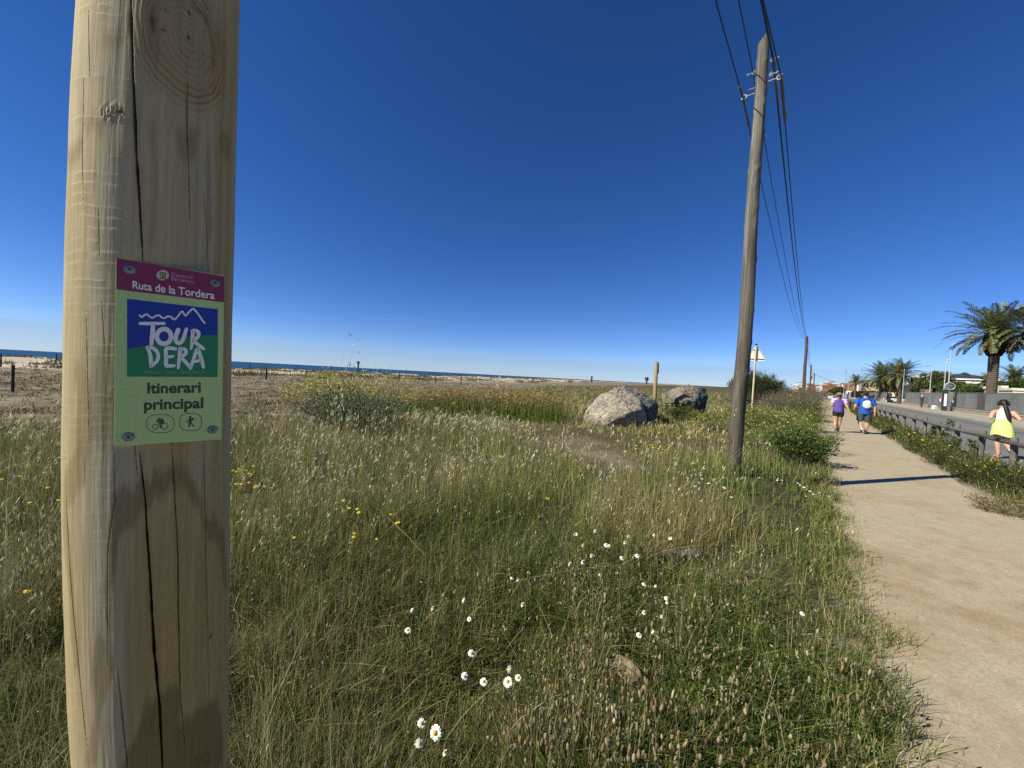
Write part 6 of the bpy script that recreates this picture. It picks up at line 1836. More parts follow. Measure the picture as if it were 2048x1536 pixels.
# ================================================================== palms and other trees
M_frond = plant_mat('palm_frond', 0.18, 0.5, 0.3)
M_trunk = NT('palm_trunk')
_w = M_trunk.noise(1.0, 4, 0.7, stretch=(3, 3, 9)); _b = M_trunk.noise(9, 4, 0.7)
M_trunk.base(M_trunk.mix(0.7, M_trunk.ramp(_w, [(0.3, (0.05, 0.035, 0.025)), (0.55, (0.13, 0.095, 0.07)), (0.75, (0.24, 0.19, 0.15))]), M_trunk.ramp(_b, [(0.3, 0.6), (0.7, 1.1)]), 'MULTIPLY'))
M_trunk.b.inputs['Roughness'].default_value = 0.9; M_trunk.bump(_w, 0.9, 0.06); M_trunk = M_trunk.m
def palm(base, htrunk, rtr, L, nfr, seed, lab, group='palm trees behind the road', skirt=0.9, nleaf=46):
    rs = np.random.default_rng(seed)
    rt = empty('palm_tree', base); tag(rt, lab, 'palm tree', group)
    prof = []
    nz = int(max(30, htrunk * 14))
    for i in range(nz + 1):
        z = htrunk * i / nz
        r_ = rtr * (1.12 - 0.12 * min(1, z / 1.5)) * (1 + 0.035 * ((i % 3) - 1))
        prof.append((r_, z))
    mb = MB(); mb.lathe(prof, (0, 0, -0.1), 18); local(mb.build('trunk', M_trunk, smooth=False), rt)
    # old leaf bases: a rough swollen collar under the crown
    A_ = Acc(); n = 420
    th = rs.random(n) * 2 * np.pi; zz = htrunk - skirt * 0.55 + skirt * 1.25 * rs.random(n)
    bulge = rtr * (1.05 + (0.55 if skirt < 1.5 else 1.0) * np.sin(np.clip((zz - (htrunk - skirt * 0.55)) / (skirt * 1.25), 0, 1) * np.pi))
    P = np.stack([np.sin(th) * bulge * 0.85, np.cos(th) * bulge * 0.85, zz - 0.15], -1)
    D = np.stack([np.sin(th) * 0.55, np.cos(th) * 0.55, np.full(n, 0.8)], -1)
    A_.add(leaves(P, D, 0.35 + 0.2 * rs.random(n), 0.16 + 0.06 * rs.random(n), pick(n, [(0.045, 0.035, 0.018), (0.08, 0.06, 0.03), (0.03, 0.03, 0.012)], [3, 2, 2])))
    mb = MB(); mb.lathe([(rtr * 1.0, htrunk - skirt * 0.6), (rtr * (1.4 if skirt < 1.5 else 1.75), htrunk - skirt * 0.2), (rtr * (1.45 if skirt < 1.5 else 1.6), htrunk + skirt * 0.3), (rtr * 0.8, htrunk + skirt * 0.8), (rtr * 0.2, htrunk + skirt)], n=16)
    V_, F_ = np.array(mb.v), [f for f in mb.f if len(f) == 4]
    A_.add((V_, np.array(F_), np.tile(np.array([[0.035, 0.03, 0.016]]), (len(V_), 1))))
    A_.build('leaf_base_collar', M_frond, rt)
    A_ = Acc()
    for k in range(nfr):
        f = (k + 0.5) / nfr
        el = math.radians(84 - 112 * f ** 0.9) + rs.normal(0, 0.07); az = k * 2.39996 + rs.normal(0, 0.15)
        Lk = L * (0.78 + 0.3 * rs.random()) * (0.82 + 0.18 * math.sin(math.pi * min(1, f * 1.1)))
        m_ = 14; pos = np.zeros((m_ + 1, 3)); pos[0] = (math.sin(az) * rtr * 0.5, math.cos(az) * rtr * 0.5, htrunk + skirt * 0.5)
        e = el; tans = []
        drop = (0.30 + 0.62 * math.cos(el) + 0.2 * rs.random()) / m_ * 1.15
        for i in range(m_):
            tdir = np.array([math.sin(az) * math.cos(e), math.cos(az) * math.cos(e), math.sin(e)])
            pos[i + 1] = pos[i] + tdir * Lk / m_; tans.append(tdir); e -= drop * (0.35 + 1.3 * i / m_)
        tans.append(tans[-1]); tans = np.array(tans)
        side = np.array([math.cos(az), -math.sin(az), 0.0])
        # midrib
        w = 0.045 * np.linspace(1, 0.15, m_ + 1)[:, None]
        upv = np.cross(side, tans); upv /= np.linalg.norm(upv, axis=1)[:, None]
        V = np.stack([pos - side * w, pos + side * w], 1).reshape(-1, 3); F = np.array([[2 * i, 2 * i + 1, 2 * i + 3, 2 * i + 2] for i in range(m_)])
        tone = 0.75 + 0.5 * rs.random(); old = f > 0.86
        A_.add((V, F, np.tile(np.array([[0.20, 0.19, 0.08]]) * tone, (len(V), 1))))
        s = np.linspace(0.12, 0.995, nleaf); idx = s * m_; i0 = np.clip(idx.astype(int), 0, m_ - 1); fr = (idx - i0)[:, None]
        q = pos[i0] * (1 - fr) + pos[i0 + 1] * fr; tn = tans[i0]; uv = upv[i0]
        ll = L * 0.14 * np.sin(np.pi * (0.12 + 0.83 * s)) ** 0.8 + 0.05
        for sg in (-1, 1):
            D = side * sg * 0.75 + tn * 0.75 + uv * 0.35 + rs.normal(0, 0.10, (nleaf, 3)); D[:, 2] -= 0.12 + 0.35 * f
            col = pick(nleaf, [(0.14, 0.165, 0.06), (0.19, 0.205, 0.085), (0.09, 0.115, 0.04), (0.27, 0.265, 0.14)], [3, 3, 2, 1]) * tone
            if old: col = pick(nleaf, [(0.19, 0.15, 0.07), (0.13, 0.11, 0.05)], [1, 1]) * tone
            A_.add(leaves(q, D, ll, np.full(nleaf, 0.052 * L / 3.4), col, N=uv + rs.normal(0, 0.2, (nleaf, 3))))
    A_.build('crown', M_frond, rt)
    return rt
def palm_px(px, ycrown, ytop, d, rpx, lab, seed, nfr=70, skirt=0.9, trw=None):
    c_ = deep(px, ycrown, d); base = Vector((c_.x, c_.y, 0)); ca = d / math.hypot(c_.x, c_.y)
    L = rpx * d / FPX * ca ** 0.6 * 1.22
    return palm(base, c_.z - skirt * 0.3, trw or 0.42, L, nfr, seed, lab, skirt=skirt)
palm_px(1991, 678, 597, 42, 96, 'largest date palm with a full crown, in front of the mesh fence line', 5, 76, 2.2)
palm_px(2072, 668, 600, 39, 96, 'date palm mostly cut off by the right border, fronds reaching in', 8, 62, 2.0)
palm_px(2030, 757, 728, 62, 40, 'small dark palm low behind the fence at the right border', 12, 54, 0.8, 0.35)
palm_px(1974, 766, 745, 66, 26, 'half hidden palm just left of the big palm trunk', 14, 40, 0.7, 0.3)
palm_px(1801, 752, 722, 92, 44, 'right hand palm of the bushy pair, with orange date stalks', 17, 76, 1.0)
palm_px(1764, 756, 727, 98, 42, 'left hand palm of the bushy pair, darker', 19, 74, 1.0)
palm_px(1712, 762, 748, 150, 19, 'small single palm far down the road beside the white wall', 21, 46, 0.9, 0.36)
# orange date stalks on the nearer of the pair
c_ = deep(1801, 741, 91.2)
A_ = Acc(); n = 260
P = np.array(c_)[None] + rng.normal(0, 1, (n, 3)) * np.array([0.35, 0.35, 0.55]); D = rng.normal(0, 0.5, (n, 3)); D[:, 2] -= 0.2
A_.add(leaves(P, D, np.full(n, 0.5), np.full(n, 0.10), pick(n, [(0.30, 0.17, 0.02), (0.22, 0.13, 0.02)], [1, 1])))
pr_ = [o for o in COL.objects if o.name.startswith('palm_tree') and 'orange date' in o.get('label', '')][0]
o_ = A_.build('date_stalks'); o_.parent = pr_; o_.matrix_parent_inverse = Matrix.Translation(-pr_.location)

M_bark = simple('tree_bark', (0.12, 0.09, 0.06), 0.9, 0, 0.3, 4, 0.4)
def tree(px, yc, d, rx, rz, lab, cols, seed, n=5200, name='round_tree', grp='trees behind the fence', leaf=0.34):
    rs = np.random.default_rng(seed)
    c_ = deep(px, yc, d); k = d / FPX
    RX, RZ = rx * k, rz * k
    rt = empty(name, (c_.x, c_.y, 0)); tag(rt, lab, 'tree', grp)
    mb = MB(); zc = c_.z
    mb.tube([(0, 0, -0.1), (0.05, 0.05, zc * 0.5), (0.0, 0.1, zc)], [0.22, 0.16, 0.08], 8)
    for _ in range(7):
        a = rs.random() * 6.28
        mb.tube([(0.02, 0.05, zc * 0.5), (math.cos(a) * RX * 0.4, math.sin(a) * RX * 0.4, zc), (math.cos(a) * RX * 0.7, math.sin(a) * RX * 0.7, zc + RZ * 0.3)], [0.09, 0.06, 0.03], 6)
    local(mb.build('trunk', M_bark, smooth=True), rt)
    nc = 46
    cc = rs.normal(0, 1, (nc, 3)); cc /= np.linalg.norm(cc, axis=1)[:, None]; cc *= (0.45 + 0.5 * rs.random((nc, 1)))
    sz = 0.16 + 0.2 * rs.random(nc); i = rs.integers(0, nc, n); tone = 0.6 + 0.7 * rs.random(nc)
    u = rs.normal(0, 1, (n, 3)); u /= np.linalg.norm(u, axis=1)[:, None]
    P = (cc[i] + u * sz[i][:, None] * rs.random((n, 1)) ** 0.4) * np.array([RX, RX, RZ]) + np.array([0, 0, zc])
    D = u + rs.normal(0, 0.6, (n, 3)) + np.array([0, 0, 0.2])
    A_ = Acc(); A_.add(leaves(P, D, leaf * (0.6 + 0.8 * rs.random(n)), leaf * 0.45 * (0.6 + 0.8 * rs.random(n)), pick(n, cols, [1] * len(cols)) * tone[i][:, None]))
    A_.build('crown', parent=rt)
TG = [(0.085, 0.125, 0.03), (0.12, 0.155, 0.045), (0.05, 0.08, 0.02)]
TD = [(0.055, 0.085, 0.022), (0.08, 0.11, 0.032), (0.035, 0.055, 0.016)]
TO = [(0.12, 0.125, 0.045), (0.09, 0.115, 0.035), (0.15, 0.14, 0.06)]
tree(1868, 769, 84, 26, 24, 'brownish green loose tree behind the long armed lamp', TO, 1, 6500, leaf=0.42)
tree(1886, 762, 92, 17, 18, 'airy olive tree rising highest of the hedge trees', TO, 2, 3600, leaf=0.40)
tree(1905, 779, 78, 24, 16, 'bright green rounded tree behind the traffic mirror', TG, 3, 5200)
tree(1938, 783, 74, 22, 12, 'low bright green bush crown left of the big palm trunk', TG, 4, 4200)
tree(1958, 786, 70, 16, 10, 'small dark round bush next to the big palm trunk', TD, 5, 3000)
tree(1848, 781, 88, 18, 13, 'dark low tree at the left end of the hedge trees', TD, 6, 3600)
tree(2010, 783, 64, 17, 14, 'dark green bush right of the big palm trunk', TD, 7, 3600)
tree(2046, 775, 60, 22, 20, 'green tree behind the small palm at the right border', TG, 8, 4200)
tree(1782, 765, 118, 20, 20, 'dark tree mass behind the pair of palms', TD, 9, 4200, leaf=0.5)
tree(1838, 778, 104, 12, 12, 'dark bush behind the street lamp beside the palm pair', TD, 10, 2600, leaf=0.4)
tree(1679, 780, 190, 10, 8, 'small distant brownish tree before the brick houses', TO, 11, 1600, leaf=0.6)
tree(1668, 784, 180, 9, 6, 'low distant green tree at the end of the path', TG, 12, 1400, leaf=0.6)
# ================================================================== buildings
def bmat(name, c, var=0.12): return simple(name, c, 0.85, 0, var, 0.8, 0.15)
M_brick = bmat('brick_red', (0.30, 0.125, 0.075)); M_whitew = bmat('white_render', (0.72, 0.70, 0.66)); M_tanw = bmat('tan_render', (0.48, 0.35, 0.21)); M_yelw = bmat('yellow_render', (0.66, 0.58, 0.33))
M_tile = bmat('roof_tile', (0.24, 0.11, 0.07), 0.3); M_win = simple('window_dark', (0.03, 0.035, 0.04), 0.2, 0, 0.2, 2, 0); M_conc = bmat('grey_concrete', (0.30, 0.30, 0.29)); M_darkwall = bmat('dark_wall', (0.09, 0.075, 0.065)); M_cream = bmat('cream_render', (0.66, 0.62, 0.47))  # dark_wall is one dark brown tone for walls and doors
def house(px0, px1, ytop, d, dep, wall, roof, lab, name='house', wins=0, rows=1, rtype='flat', zb=0.0, cat='building', door=False, ov=0.15, grp=None, rh=0.35):
    a = deep(px0, ytop, d); b = deep(px1, ytop, d)
    # front runs across the road's direction
    k0 = a.x / a.y; k1 = b.x / b.y
    c0 = Vector((a.x, a.y, 0)); w = None
    # b' on the line from c0 along NV seen at px1
    w = (k1 * c0.y - c0.x) / (NV.x - k1 * NV.y)
    h = a.z - zb
    rt = empty(name, (c0.x, c0.y, zb), -AZ); tag(rt, lab, cat, grp)
    mb = MB(); mb.box((w / 2, dep / 2, h / 2 - 0.05), (w, dep, h + 0.1)); local(mb.build('walls', wall), rt)
    if rtype == 'flat':
        mb = MB(); mb.box((w / 2, dep / 2, h + rh / 2 + 0.001), (w + 2 * ov, dep + 2 * ov, rh)); local(mb.build('roof', roof, bevel=0.02), rt)
    else:
        mb = MB(); mb.prism([(-ov, -ov, h), (-ov, dep / 2, h + dep * 0.2), (-ov, dep + ov, h)], (w + 2 * ov, 0, 0)); local(mb.build('roof', roof), rt)
    for r_ in range(rows):
        for i in range(wins):
            zc = h * (r_ + 0.55) / rows; ww = w / wins * 0.5; hh = h / rows * 0.42; xc = w * (i + 0.5) / wins
            mb = MB(); mb.box((xc, -0.01, zc), (ww, 0.10, hh)); local(mb.build('window', M_win), rt)
            mb = MB(); mb.box((xc, -0.05, zc - hh / 2 - 0.05), (ww * 1.15, 0.16, 0.08)); local(mb.build('window_sill', M_conc), rt)
    if door:
        mb = MB(); mb.box((w * 0.5, -0.012, 1.05), (1.0, 0.10, 2.1)); local(mb.build('door', M_darkwall), rt)
    return rt
house(1906, 1985, 759.5, 98, 22, M_darkwall, M_whitew, 'low modern building with a wide white roof edge behind the hedge trees', wins=5, ov=1.2, rh=0.36)
house(1913, 1990, 766, 94, 3.0, M_darkwall, M_whitew, 'white lower canopy strip in front of the wide roofed building', name='canopy', cat='canopy', ov=0.2, rh=0.5)
house(1836, 1849, 755, 125, 12, M_darkwall, M_whitew, 'dark building with a thin white roof line left of the hedge trees', ov=0.8, rh=0.7)
house(2005, 2013, 776, 56, 3.0, M_cream, M_cream, 'small cream gate pillar block right of the big palm trunk', name='gate_block', cat='gatehouse')
house(2026, 2075, 781, 52, 5.0, M_cream, M_cream, 'cream coloured low house cut by the right border', wins=0)
house(1972, 1975.5, 778, 50, 0.5, M_cream, M_cream, 'narrow cream pillar beside the big palm trunk', name='gate_pillar', cat='pillar')
house(1851, 1862, 782, 74, 4.0, M_yelw, M_tile, 'small yellow kiosk wall above the fence under the hedge trees', name='kiosk', cat='kiosk')
house(1751, 1800, 780.5, 152, 9, M_yelw, M_tile, 'yellow single storey house with a brown tiled roof under the palms', wins=4, rtype='gable', ov=0.6)
house(1726, 1759, 762, 150, 16, M_tanw, M_conc, 'tan two storey building with a band of grey windows', wins=5, rows=2, ov=0.3)
house(1713, 1726, 769.5, 165, 10, M_whitew, M_conc, 'plain white block beside the tan building')
house(1694, 1716, 781, 175, 8, M_whitew, M_tile, 'long low white wall house before the single palm', wins=3, rtype='gable')
GT = 'distant town houses at the end of the path'
town = [(1588, 1597, 770, 420, M_whitew), (1597, 1606, 766, 430, M_whitew), (1607, 1615, 773, 400, M_whitew), (1614, 1626, 768, 410, M_brick), (1620, 1628, 763, 450, M_whitew), (1626, 1638, 771, 360, M_brick), (1640, 1645, 768, 330, M_cream), (1646, 1657, 772, 300, M_brick), (1648, 1654, 767, 340, M_tanw), (1656, 1664, 768, 310, M_brick), (1664, 1676, 770, 290, M_brick), (1660, 1668, 764.5, 360, M_whitew), (1676, 1688, 773, 270, M_whitew), (1684, 1696, 768, 300, M_whitew), (1690, 1706, 771, 260, M_brick), (1700, 1712, 764, 320, M_tanw), (1633, 1641, 775, 280, M_whitew)]
nm = {'brick_red': 'red brick', 'white_render': 'white', 'cream_render': 'cream', 'tan_render': 'tan'}
side_ = {1588: 'behind the dry shrubs, leftmost of the town', 1597: 'second from the left of the town', 1607: 'just left of the second utility pole', 1614: 'directly behind the second utility pole', 1620: 'peeking above the roofs at the third utility pole', 1626: 'between the third and farthest utility poles', 1640: 'slim, with a yellowish top, straight above the path end', 1646: 'directly right of the slim cream block', 1648: 'above the brick blocks, right of the path end', 1656: 'above the walking woman', 1664: 'wide, right above the walking woman', 1660: 'higher block behind the wide brick one', 1676: 'low, beside the small brownish tree', 1684: 'left of the thin distant street lamp', 1690: 'low, behind the thin distant street lamp', 1700: 'behind the small single palm', 1633: 'low one at the path end'}
for i, (a, b, y, d, m_) in enumerate(town):
    house(a, b, y, d, 12, m_, M_tile if i % 2 else m_, f'distant {nm[m_.name]} town house, {side_[a]}', wins=3, rows=2, grp=GT, ov=0.4, rh=0.8)
# dark hedge and container along the far kerb
def low_hedge(p, t0, t1, h, lab):
    q = pt(p, t0); rt = empty('hedge', q); tag(rt, lab, 'hedge')
    n = 5200; f = rng.random(n)
    P = np.stack([DV.x * f * (t1 - t0) + rng.normal(0, 0.4, n), DV.y * f * (t1 - t0) + rng.normal(0, 0.4, n), h * rng.random(n)], -1)
    D = rng.normal(0, 1, (n, 3)); D[:, 2] += 0.4
    A_ = Acc(); A_.add(leaves(P, D, 0.4 + 0.3 * rng.random(n), np.full(n, 0.2), pick(n, [(0.02, 0.028, 0.014), (0.035, 0.045, 0.02)], [1, 1])))
    A_.build('foliage', parent=rt)
low_hedge(15.2, 150, 260, 2.6, 'long dark hedge far along the road behind the blue runner')
q = at_p(1736, 12.6)
cn = empty('rubbish_container', q, -AZ); tag(cn, 'black rubbish container with a pale lid edge standing by the far kerb', 'container')
mb = MB(); mb.prism([(-1.2, -0.7, 0.25), (1.2, -0.7, 0.25), (1.35, -0.8, 1.5), (-1.35, -0.8, 1.5)], (0, 1.5, 0)); local(mb.build('container_body', M_colm, bevel=0.04), cn)
mb = MB(); mb.prism([(-1.4, -0.85, 1.503), (1.4, -0.85, 1.503), (1.3, -0.6, 1.75), (-1.3, -0.6, 1.75)], (0, 1.5, 0)); local(mb.build('container_lid', M_mesh, bevel=0.03), cn)
for sx in (-1, 1):
    for sy in (-0.5, 0.6):
        mb = MB(); mb.lathe([(0.1, -0.05), (0.13, -0.03), (0.13, 0.03), (0.1, 0.05)], (sx * 1.0, sy, 0.13), 12, Matrix.Rotation(R(90), 3, 'X')); local(mb.build('wheel', M_black), cn)
# ================================================================== cars
M_tyre = simple('tyre_rubber', (0.02, 0.02, 0.02), 0.8, 0, 0.2, 20, 0.1); M_rim = simple('wheel_rim', (0.45, 0.45, 0.46), 0.35, 0.8, 0.1, 10, 0)
M_tail = simple('tail_lamp', (0.35, 0.02, 0.015), 0.3, 0, 0.1, 10, 0); M_head = simple('head_lamp', (0.7, 0.72, 0.72), 0.15, 0, 0.05, 10, 0); M_plate = simple('number_plate', (0.7, 0.7, 0.66), 0.4, 0, 0.05, 10, 0)
M_carglass = simple('car_glass', (0.015, 0.018, 0.022), 0.06, 0, 0.1, 2, 0, spec=0.7)
def car(loc, rz, paint, lab, van=False, L=4.2, Hh=1.46):
    rt = empty('parked_car', loc, rz); tag(rt, lab, 'car')
    w = 1.76
    low = [(-L / 2, 0.35), (-L / 2, 0.75), (-L / 2 + 0.05, 0.95), (-L / 2 + 0.9, 1.0), (L / 2 - 0.55, 1.0), (L / 2 - 0.03, 0.9), (L / 2, 0.6), (L / 2 - 0.02, 0.3), (L / 2 - 0.4, 0.22), (-L / 2 + 0.4, 0.22)]
    mb = MB(); mb.prism([(x, -w / 2, z) for x, z in low], (0, w, 0)); local(mb.build('body', paint, bevel=0.06, smooth=True), rt)
    cab = [(-L / 2 + 0.75, 0.985), (-L / 2 + 1.45, Hh - 0.03), (-L / 2 + 1.9, Hh), (L / 2 - 0.9, Hh - 0.02), (L / 2 - 0.35, 0.985)]
    mb = MB(); mb.prism([(x, -w / 2 + 0.13, z) for x, z in cab], (0, w - 0.26, 0)); local(mb.build('cabin_glass', M_carglass, bevel=0.05, smooth=True), rt)
    mb = MB(); mb.box((0.1, 0, Hh + 0.005), (L - 2.6, w - 0.4, 0.04)); local(mb.build('roof', paint, bevel=0.015), rt)
    for sx in (-L / 2 + 0.8, L / 2 - 0.75):
        for sy in (-1, 1):
            Mx_ = Matrix.Rotation(R(90), 3, 'X')
            mb = MB(); mb.lathe([(0.2, -0.1), (0.31, -0.09), (0.32, 0), (0.31, 0.09), (0.2, 0.1)], (sx, sy * (w / 2 - 0.08), 0.32), 20, Mx_); wh = local(mb.build('wheel', M_tyre, smooth=True), rt)
            mb = MB(); mb.lathe([(0.05, -0.112), (0.19, -0.105), (0.19, 0.105), (0.05, 0.112)], (sx, sy * (w / 2 - 0.08), 0.32), 16, Mx_); local(mb.build('rim', M_rim), wh)
    for sy in (-0.62, 0.62):
        mb = MB(); mb.box((-L / 2 + 0.0, sy, 0.74), (0.06, 0.34, 0.14)); local(mb.build('headlight', M_head, bevel=0.02), rt)
        mb = MB(); mb.box((L / 2 - 0.0, sy, 0.80), (0.06, 0.26, 0.22)); local(mb.build('tail_light', M_tail, bevel=0.02), rt)
        mb = MB(); mb.box((-L / 2 + 1.15, sy * 1.5, 1.02), (0.16, 0.16, 0.12)); local(mb.build('wing_mirror', paint, bevel=0.03), rt)
    for sx in (-1, 1):
        mb = MB(); mb.box((sx * (L / 2 + 0.005), 0, 0.48), (0.03, 0.5, 0.11)); local(mb.build('number_plate', M_plate), rt)
M_navy = simple('car_paint_navy', (0.02, 0.028, 0.06), 0.25, 0.2, 0.1, 1, 0); M_cwhite = simple('car_paint_white', (0.78, 0.78, 0.77), 0.3, 0, 0.04, 1, 0)
car(at_p(1779, 18.2), -AZ + 0.35, M_navy, 'dark blue parked car, left of the two by the gateway')
car(at_p(1792, 16.6), -AZ + 0.45, M_cwhite, 'white parked car, right of the two by the gateway')
car(at_p(1655, 2.9) * 1.0, R(50), M_cwhite, 'white car far away at the very end of the path')
# ================================================================== hills
def hill(profile, dist, thick, lab):
    """ridge given as pixels, standing at dist metres, sloping down both ways"""
    crest = []
    for px, py in profile:
        v = ray(px, py); k = dist / math.hypot(v.x, v.y); crest.append(Vector((v.x * k, v.y * k, EYE + v.z * k)))
    xs = np.linspace(0, len(crest) - 1, 160); rows = []
    for f in xs:
        i = int(min(f, len(crest) - 2)); c = crest[i].lerp(crest[i + 1], f - i); n = Vector((c.x, c.y, 0)).normalized()
        row = []
        for j, g in enumerate(np.linspace(-1, 1, 17)):
            q = c + n * (thick * g); z = max(c.z, 2) * (1 - abs(g) ** 1.4)
            z *= 1 + 0.25 * (mnoise.fractal(Vector((q.x, q.y, 0)) * 0.006, 1, 2, 4)) * (1 - abs(g)) + (0.05 * mnoise.noise(Vector((q.x, q.y, 0)) * 0.05) if abs(g) < 0.9 else 0)
            row.append((q.x, q.y, z - 1))
        rows.append(row)
    V = np.array(rows).reshape(-1, 3); n_ = 17
    F = np.array([(i * n_ + k, i * n_ + k + 1, (i + 1) * n_ + k + 1, (i + 1) * n_ + k) for i in range(159) for k in range(16)])
    t = NT('hill_woods'); x = t.noise(0.012, 6, 0.7)
    t.base(t.ramp(x, [(0.35, (0.020, 0.028, 0.026)), (0.6, (0.035, 0.043, 0.036)), (0.75, (0.07, 0.066, 0.052))])); t.b.inputs['Roughness'].default_value = 1.0
    o = np_mesh('hills', V, F, t.m, smooth=True); o['kind'] = 'structure'
hill([(1560, 781), (1640, 776), (1670, 771), (1690, 769), (1720, 767), (1750, 768), (1800, 772), (1850, 764), (1890, 752), (1912, 750), (1925, 746.5), (1940, 746.5), (1955, 749), (1975, 751), (2010, 760), (2100, 770), (2300, 760)], 2600, 700, 'hills')
# airy aerial mast above the town
M_mast = simple('mast_metal', (0.3, 0.31, 0.33), 0.5, 0.3, 0.1, 3, 0)
tp = deep(1692.3, 738, 260); bs = Vector((tp.x, tp.y, 0))
mb = MB(); mb.tube([(0, 0, 0), (0, 0, tp.z)], 0.09, 6)
for k_ in range(4): mb.box((0, 0, tp.z - 0.4 - 0.6 * k_), (0.5, 0.5, 0.28), rz=k_)
o_ = mb.build('aerial_mast', M_mast); o_.location = bs; tag(o_, 'thin aerial mast with small panels rising above the town roofs', 'mast')
# ================================================================== people
def skin_mesh(verts, edges, rad, root=0, levels=2, k=1.0):
    rad = [tuple(x * k for x in r_) if hasattr(r_, '__len__') else r_ * k for r_ in rad]
    me = bpy.data.meshes.new('tmp'); me.from_pydata([tuple(v) for v in verts], edges, [])
    ob = bpy.data.objects.new('tmp', me); COL.objects.link(ob)
    md = ob.modifiers.new('s', 'SKIN'); md.use_smooth_shade = True; md.branch_smoothing = 0.6
    sv = me.skin_vertices[0].data
    for i, r_ in enumerate(rad):
        sv[i].radius = (r_, r_) if not hasattr(r_, '__len__') else r_
        sv[i].use_root = (i == root)
    sb = ob.modifiers.new('d', 'SUBSURF'); sb.levels = levels; sb.render_levels = levels
    dg = bpy.context.evaluated_depsgraph_get(); dg.update()
    out = bpy.data.meshes.new_from_object(ob.evaluated_get(dg))
    bpy.data.objects.remove(ob); bpy.data.meshes.remove(me)
    for p in out.polygons: p.use_smooth = True
    return out
def join(meshes, name):
    bm = bmesh.new()
    for m_ in meshes:
        bm.from_mesh(m_)
    me = bpy.data.meshes.new(name); bm.to_mesh(me); bm.free()
    for m_ in meshes: bpy.data.meshes.remove(m_)
    for p in me.polygons: p.use_smooth = True
    return me
def cloth(name, c, rough=0.8): return simple(name, c, rough, 0, 0.15, 7, 0.25, 0.01)
SKIN = simple('skin', (0.52, 0.30, 0.20), 0.55, 0, 0.08, 9, 0.05); SKIN2 = simple('skin_tanned', (0.42, 0.225, 0.14), 0.55, 0, 0.08, 9, 0.05)
M_hair = simple('hair_dark', (0.015, 0.011, 0.010), 0.5, 0, 0.3, 30, 0.5, 0.004, stretch=(6, 6, 1)); M_eye = simple('eye_dark', (0.02, 0.015, 0.012), 0.2, 0, 0, 5, 0); M_lip = simple('lips', (0.35, 0.13, 0.11), 0.5, 0, 0.05, 9, 0)
M_wht = cloth('white_cloth', (0.78, 0.78, 0.77)); M_blk = cloth('black_cloth', (0.018, 0.018, 0.02)); M_purp = cloth('purple_cloth', (0.115, 0.065, 0.30)); M_lilac = cloth('lilac_cloth', (0.58, 0.47, 0.66)); M_bluec = cloth('blue_cloth', (0.012, 0.085, 0.42)); M_grn = cloth('dark_green_cloth', (0.045, 0.07, 0.065)); M_limec = cloth('lime_cloth', (0.62, 0.80, 0.22)); M_olive = cloth('olive_cap_cloth', (0.20, 0.17, 0.09)); M_sal = cloth('salmon_shoe', (0.75, 0.28, 0.16)); M_redc = cloth('red_cloth', (0.50, 0.04, 0.04)); M_navyc = cloth('navy_cloth', (0.025, 0.03, 0.06)); M_plum = cloth('plum_trousers', (0.10, 0.06, 0.075)); M_greyc = cloth('grey_cloth', (0.25, 0.25, 0.26))
M_bagc = cloth('bag_cloth', (0.62, 0.63, 0.64))
def loft(pts, rads, n=28, sub=7, fold=0.010, seed=0.0, capped=(False, True)):
    """cloth tube: ellipses (rx, ry) along a smooth line, with small folds"""
    P = np.array([tuple(p) for p in pts], float); Rr = np.array(rads, float); m_ = len(P)
    def cr(A_, t_):
        i = min(int(t_), m_ - 2); f = t_ - i
        a, b, c, d_ = A_[max(i - 1, 0)], A_[i], A_[i + 1], A_[min(i + 2, m_ - 1)]
        return 0.5 * (2 * b + (c - a) * f + (2 * a - 5 * b + 4 * c - d_) * f * f + (3 * b - a - 3 * c + d_) * f ** 3)
    tt = np.linspace(0, m_ - 1, (m_ - 1) * sub + 1)
    C = np.array([cr(P, t_) for t_ in tt]); Q = np.array([cr(Rr, t_) for t_ in tt])
    T = np.gradient(C, axis=0); T /= np.linalg.norm(T, axis=1)[:, None]
    V = []
    for i in range(len(C)):
        ux = np.array([1.0, 0, 0]); ux = ux - T[i] * ux.dot(T[i]); ux /= np.linalg.norm(ux); uy = np.cross(T[i], ux)
        for k in range(n):
            a = 2 * math.pi * k / n
            w = 1 + fold / max(Q[i][0], .03) * (math.sin(5 * a + 9 * tt[i] + seed) * 0.6 + mnoise.noise((math.cos(a) * 2 + seed, math.sin(a) * 2, tt[i] * 2.2)) * 1.6 + 0.5 * math.sin(14 * tt[i] + 3 * a + seed))
            V.append(C[i] + ux * math.cos(a) * Q[i][0] * w + uy * math.sin(a) * Q[i][1] * w)
    F = [(i * n + k, i * n + (k + 1) % n, (i + 1) * n + (k + 1) % n, (i + 1) * n + k) for i in range(len(C) - 1) for k in range(n)]
    if capped[0]: F.append(tuple(range(n))[::-1])
    if capped[1]: F.append(tuple(range((len(C) - 1) * n, len(C) * n)))
    me = bpy.data.meshes.new('cloth'); me.from_pydata([tuple(v) for v in V], [], F)
    bm = bmesh.new(); bm.from_mesh(me); bmesh.ops.recalc_face_normals(bm, faces=bm.faces); bm.to_mesh(me); bm.free()
    for p in me.polygons: p.use_smooth = True
    return me
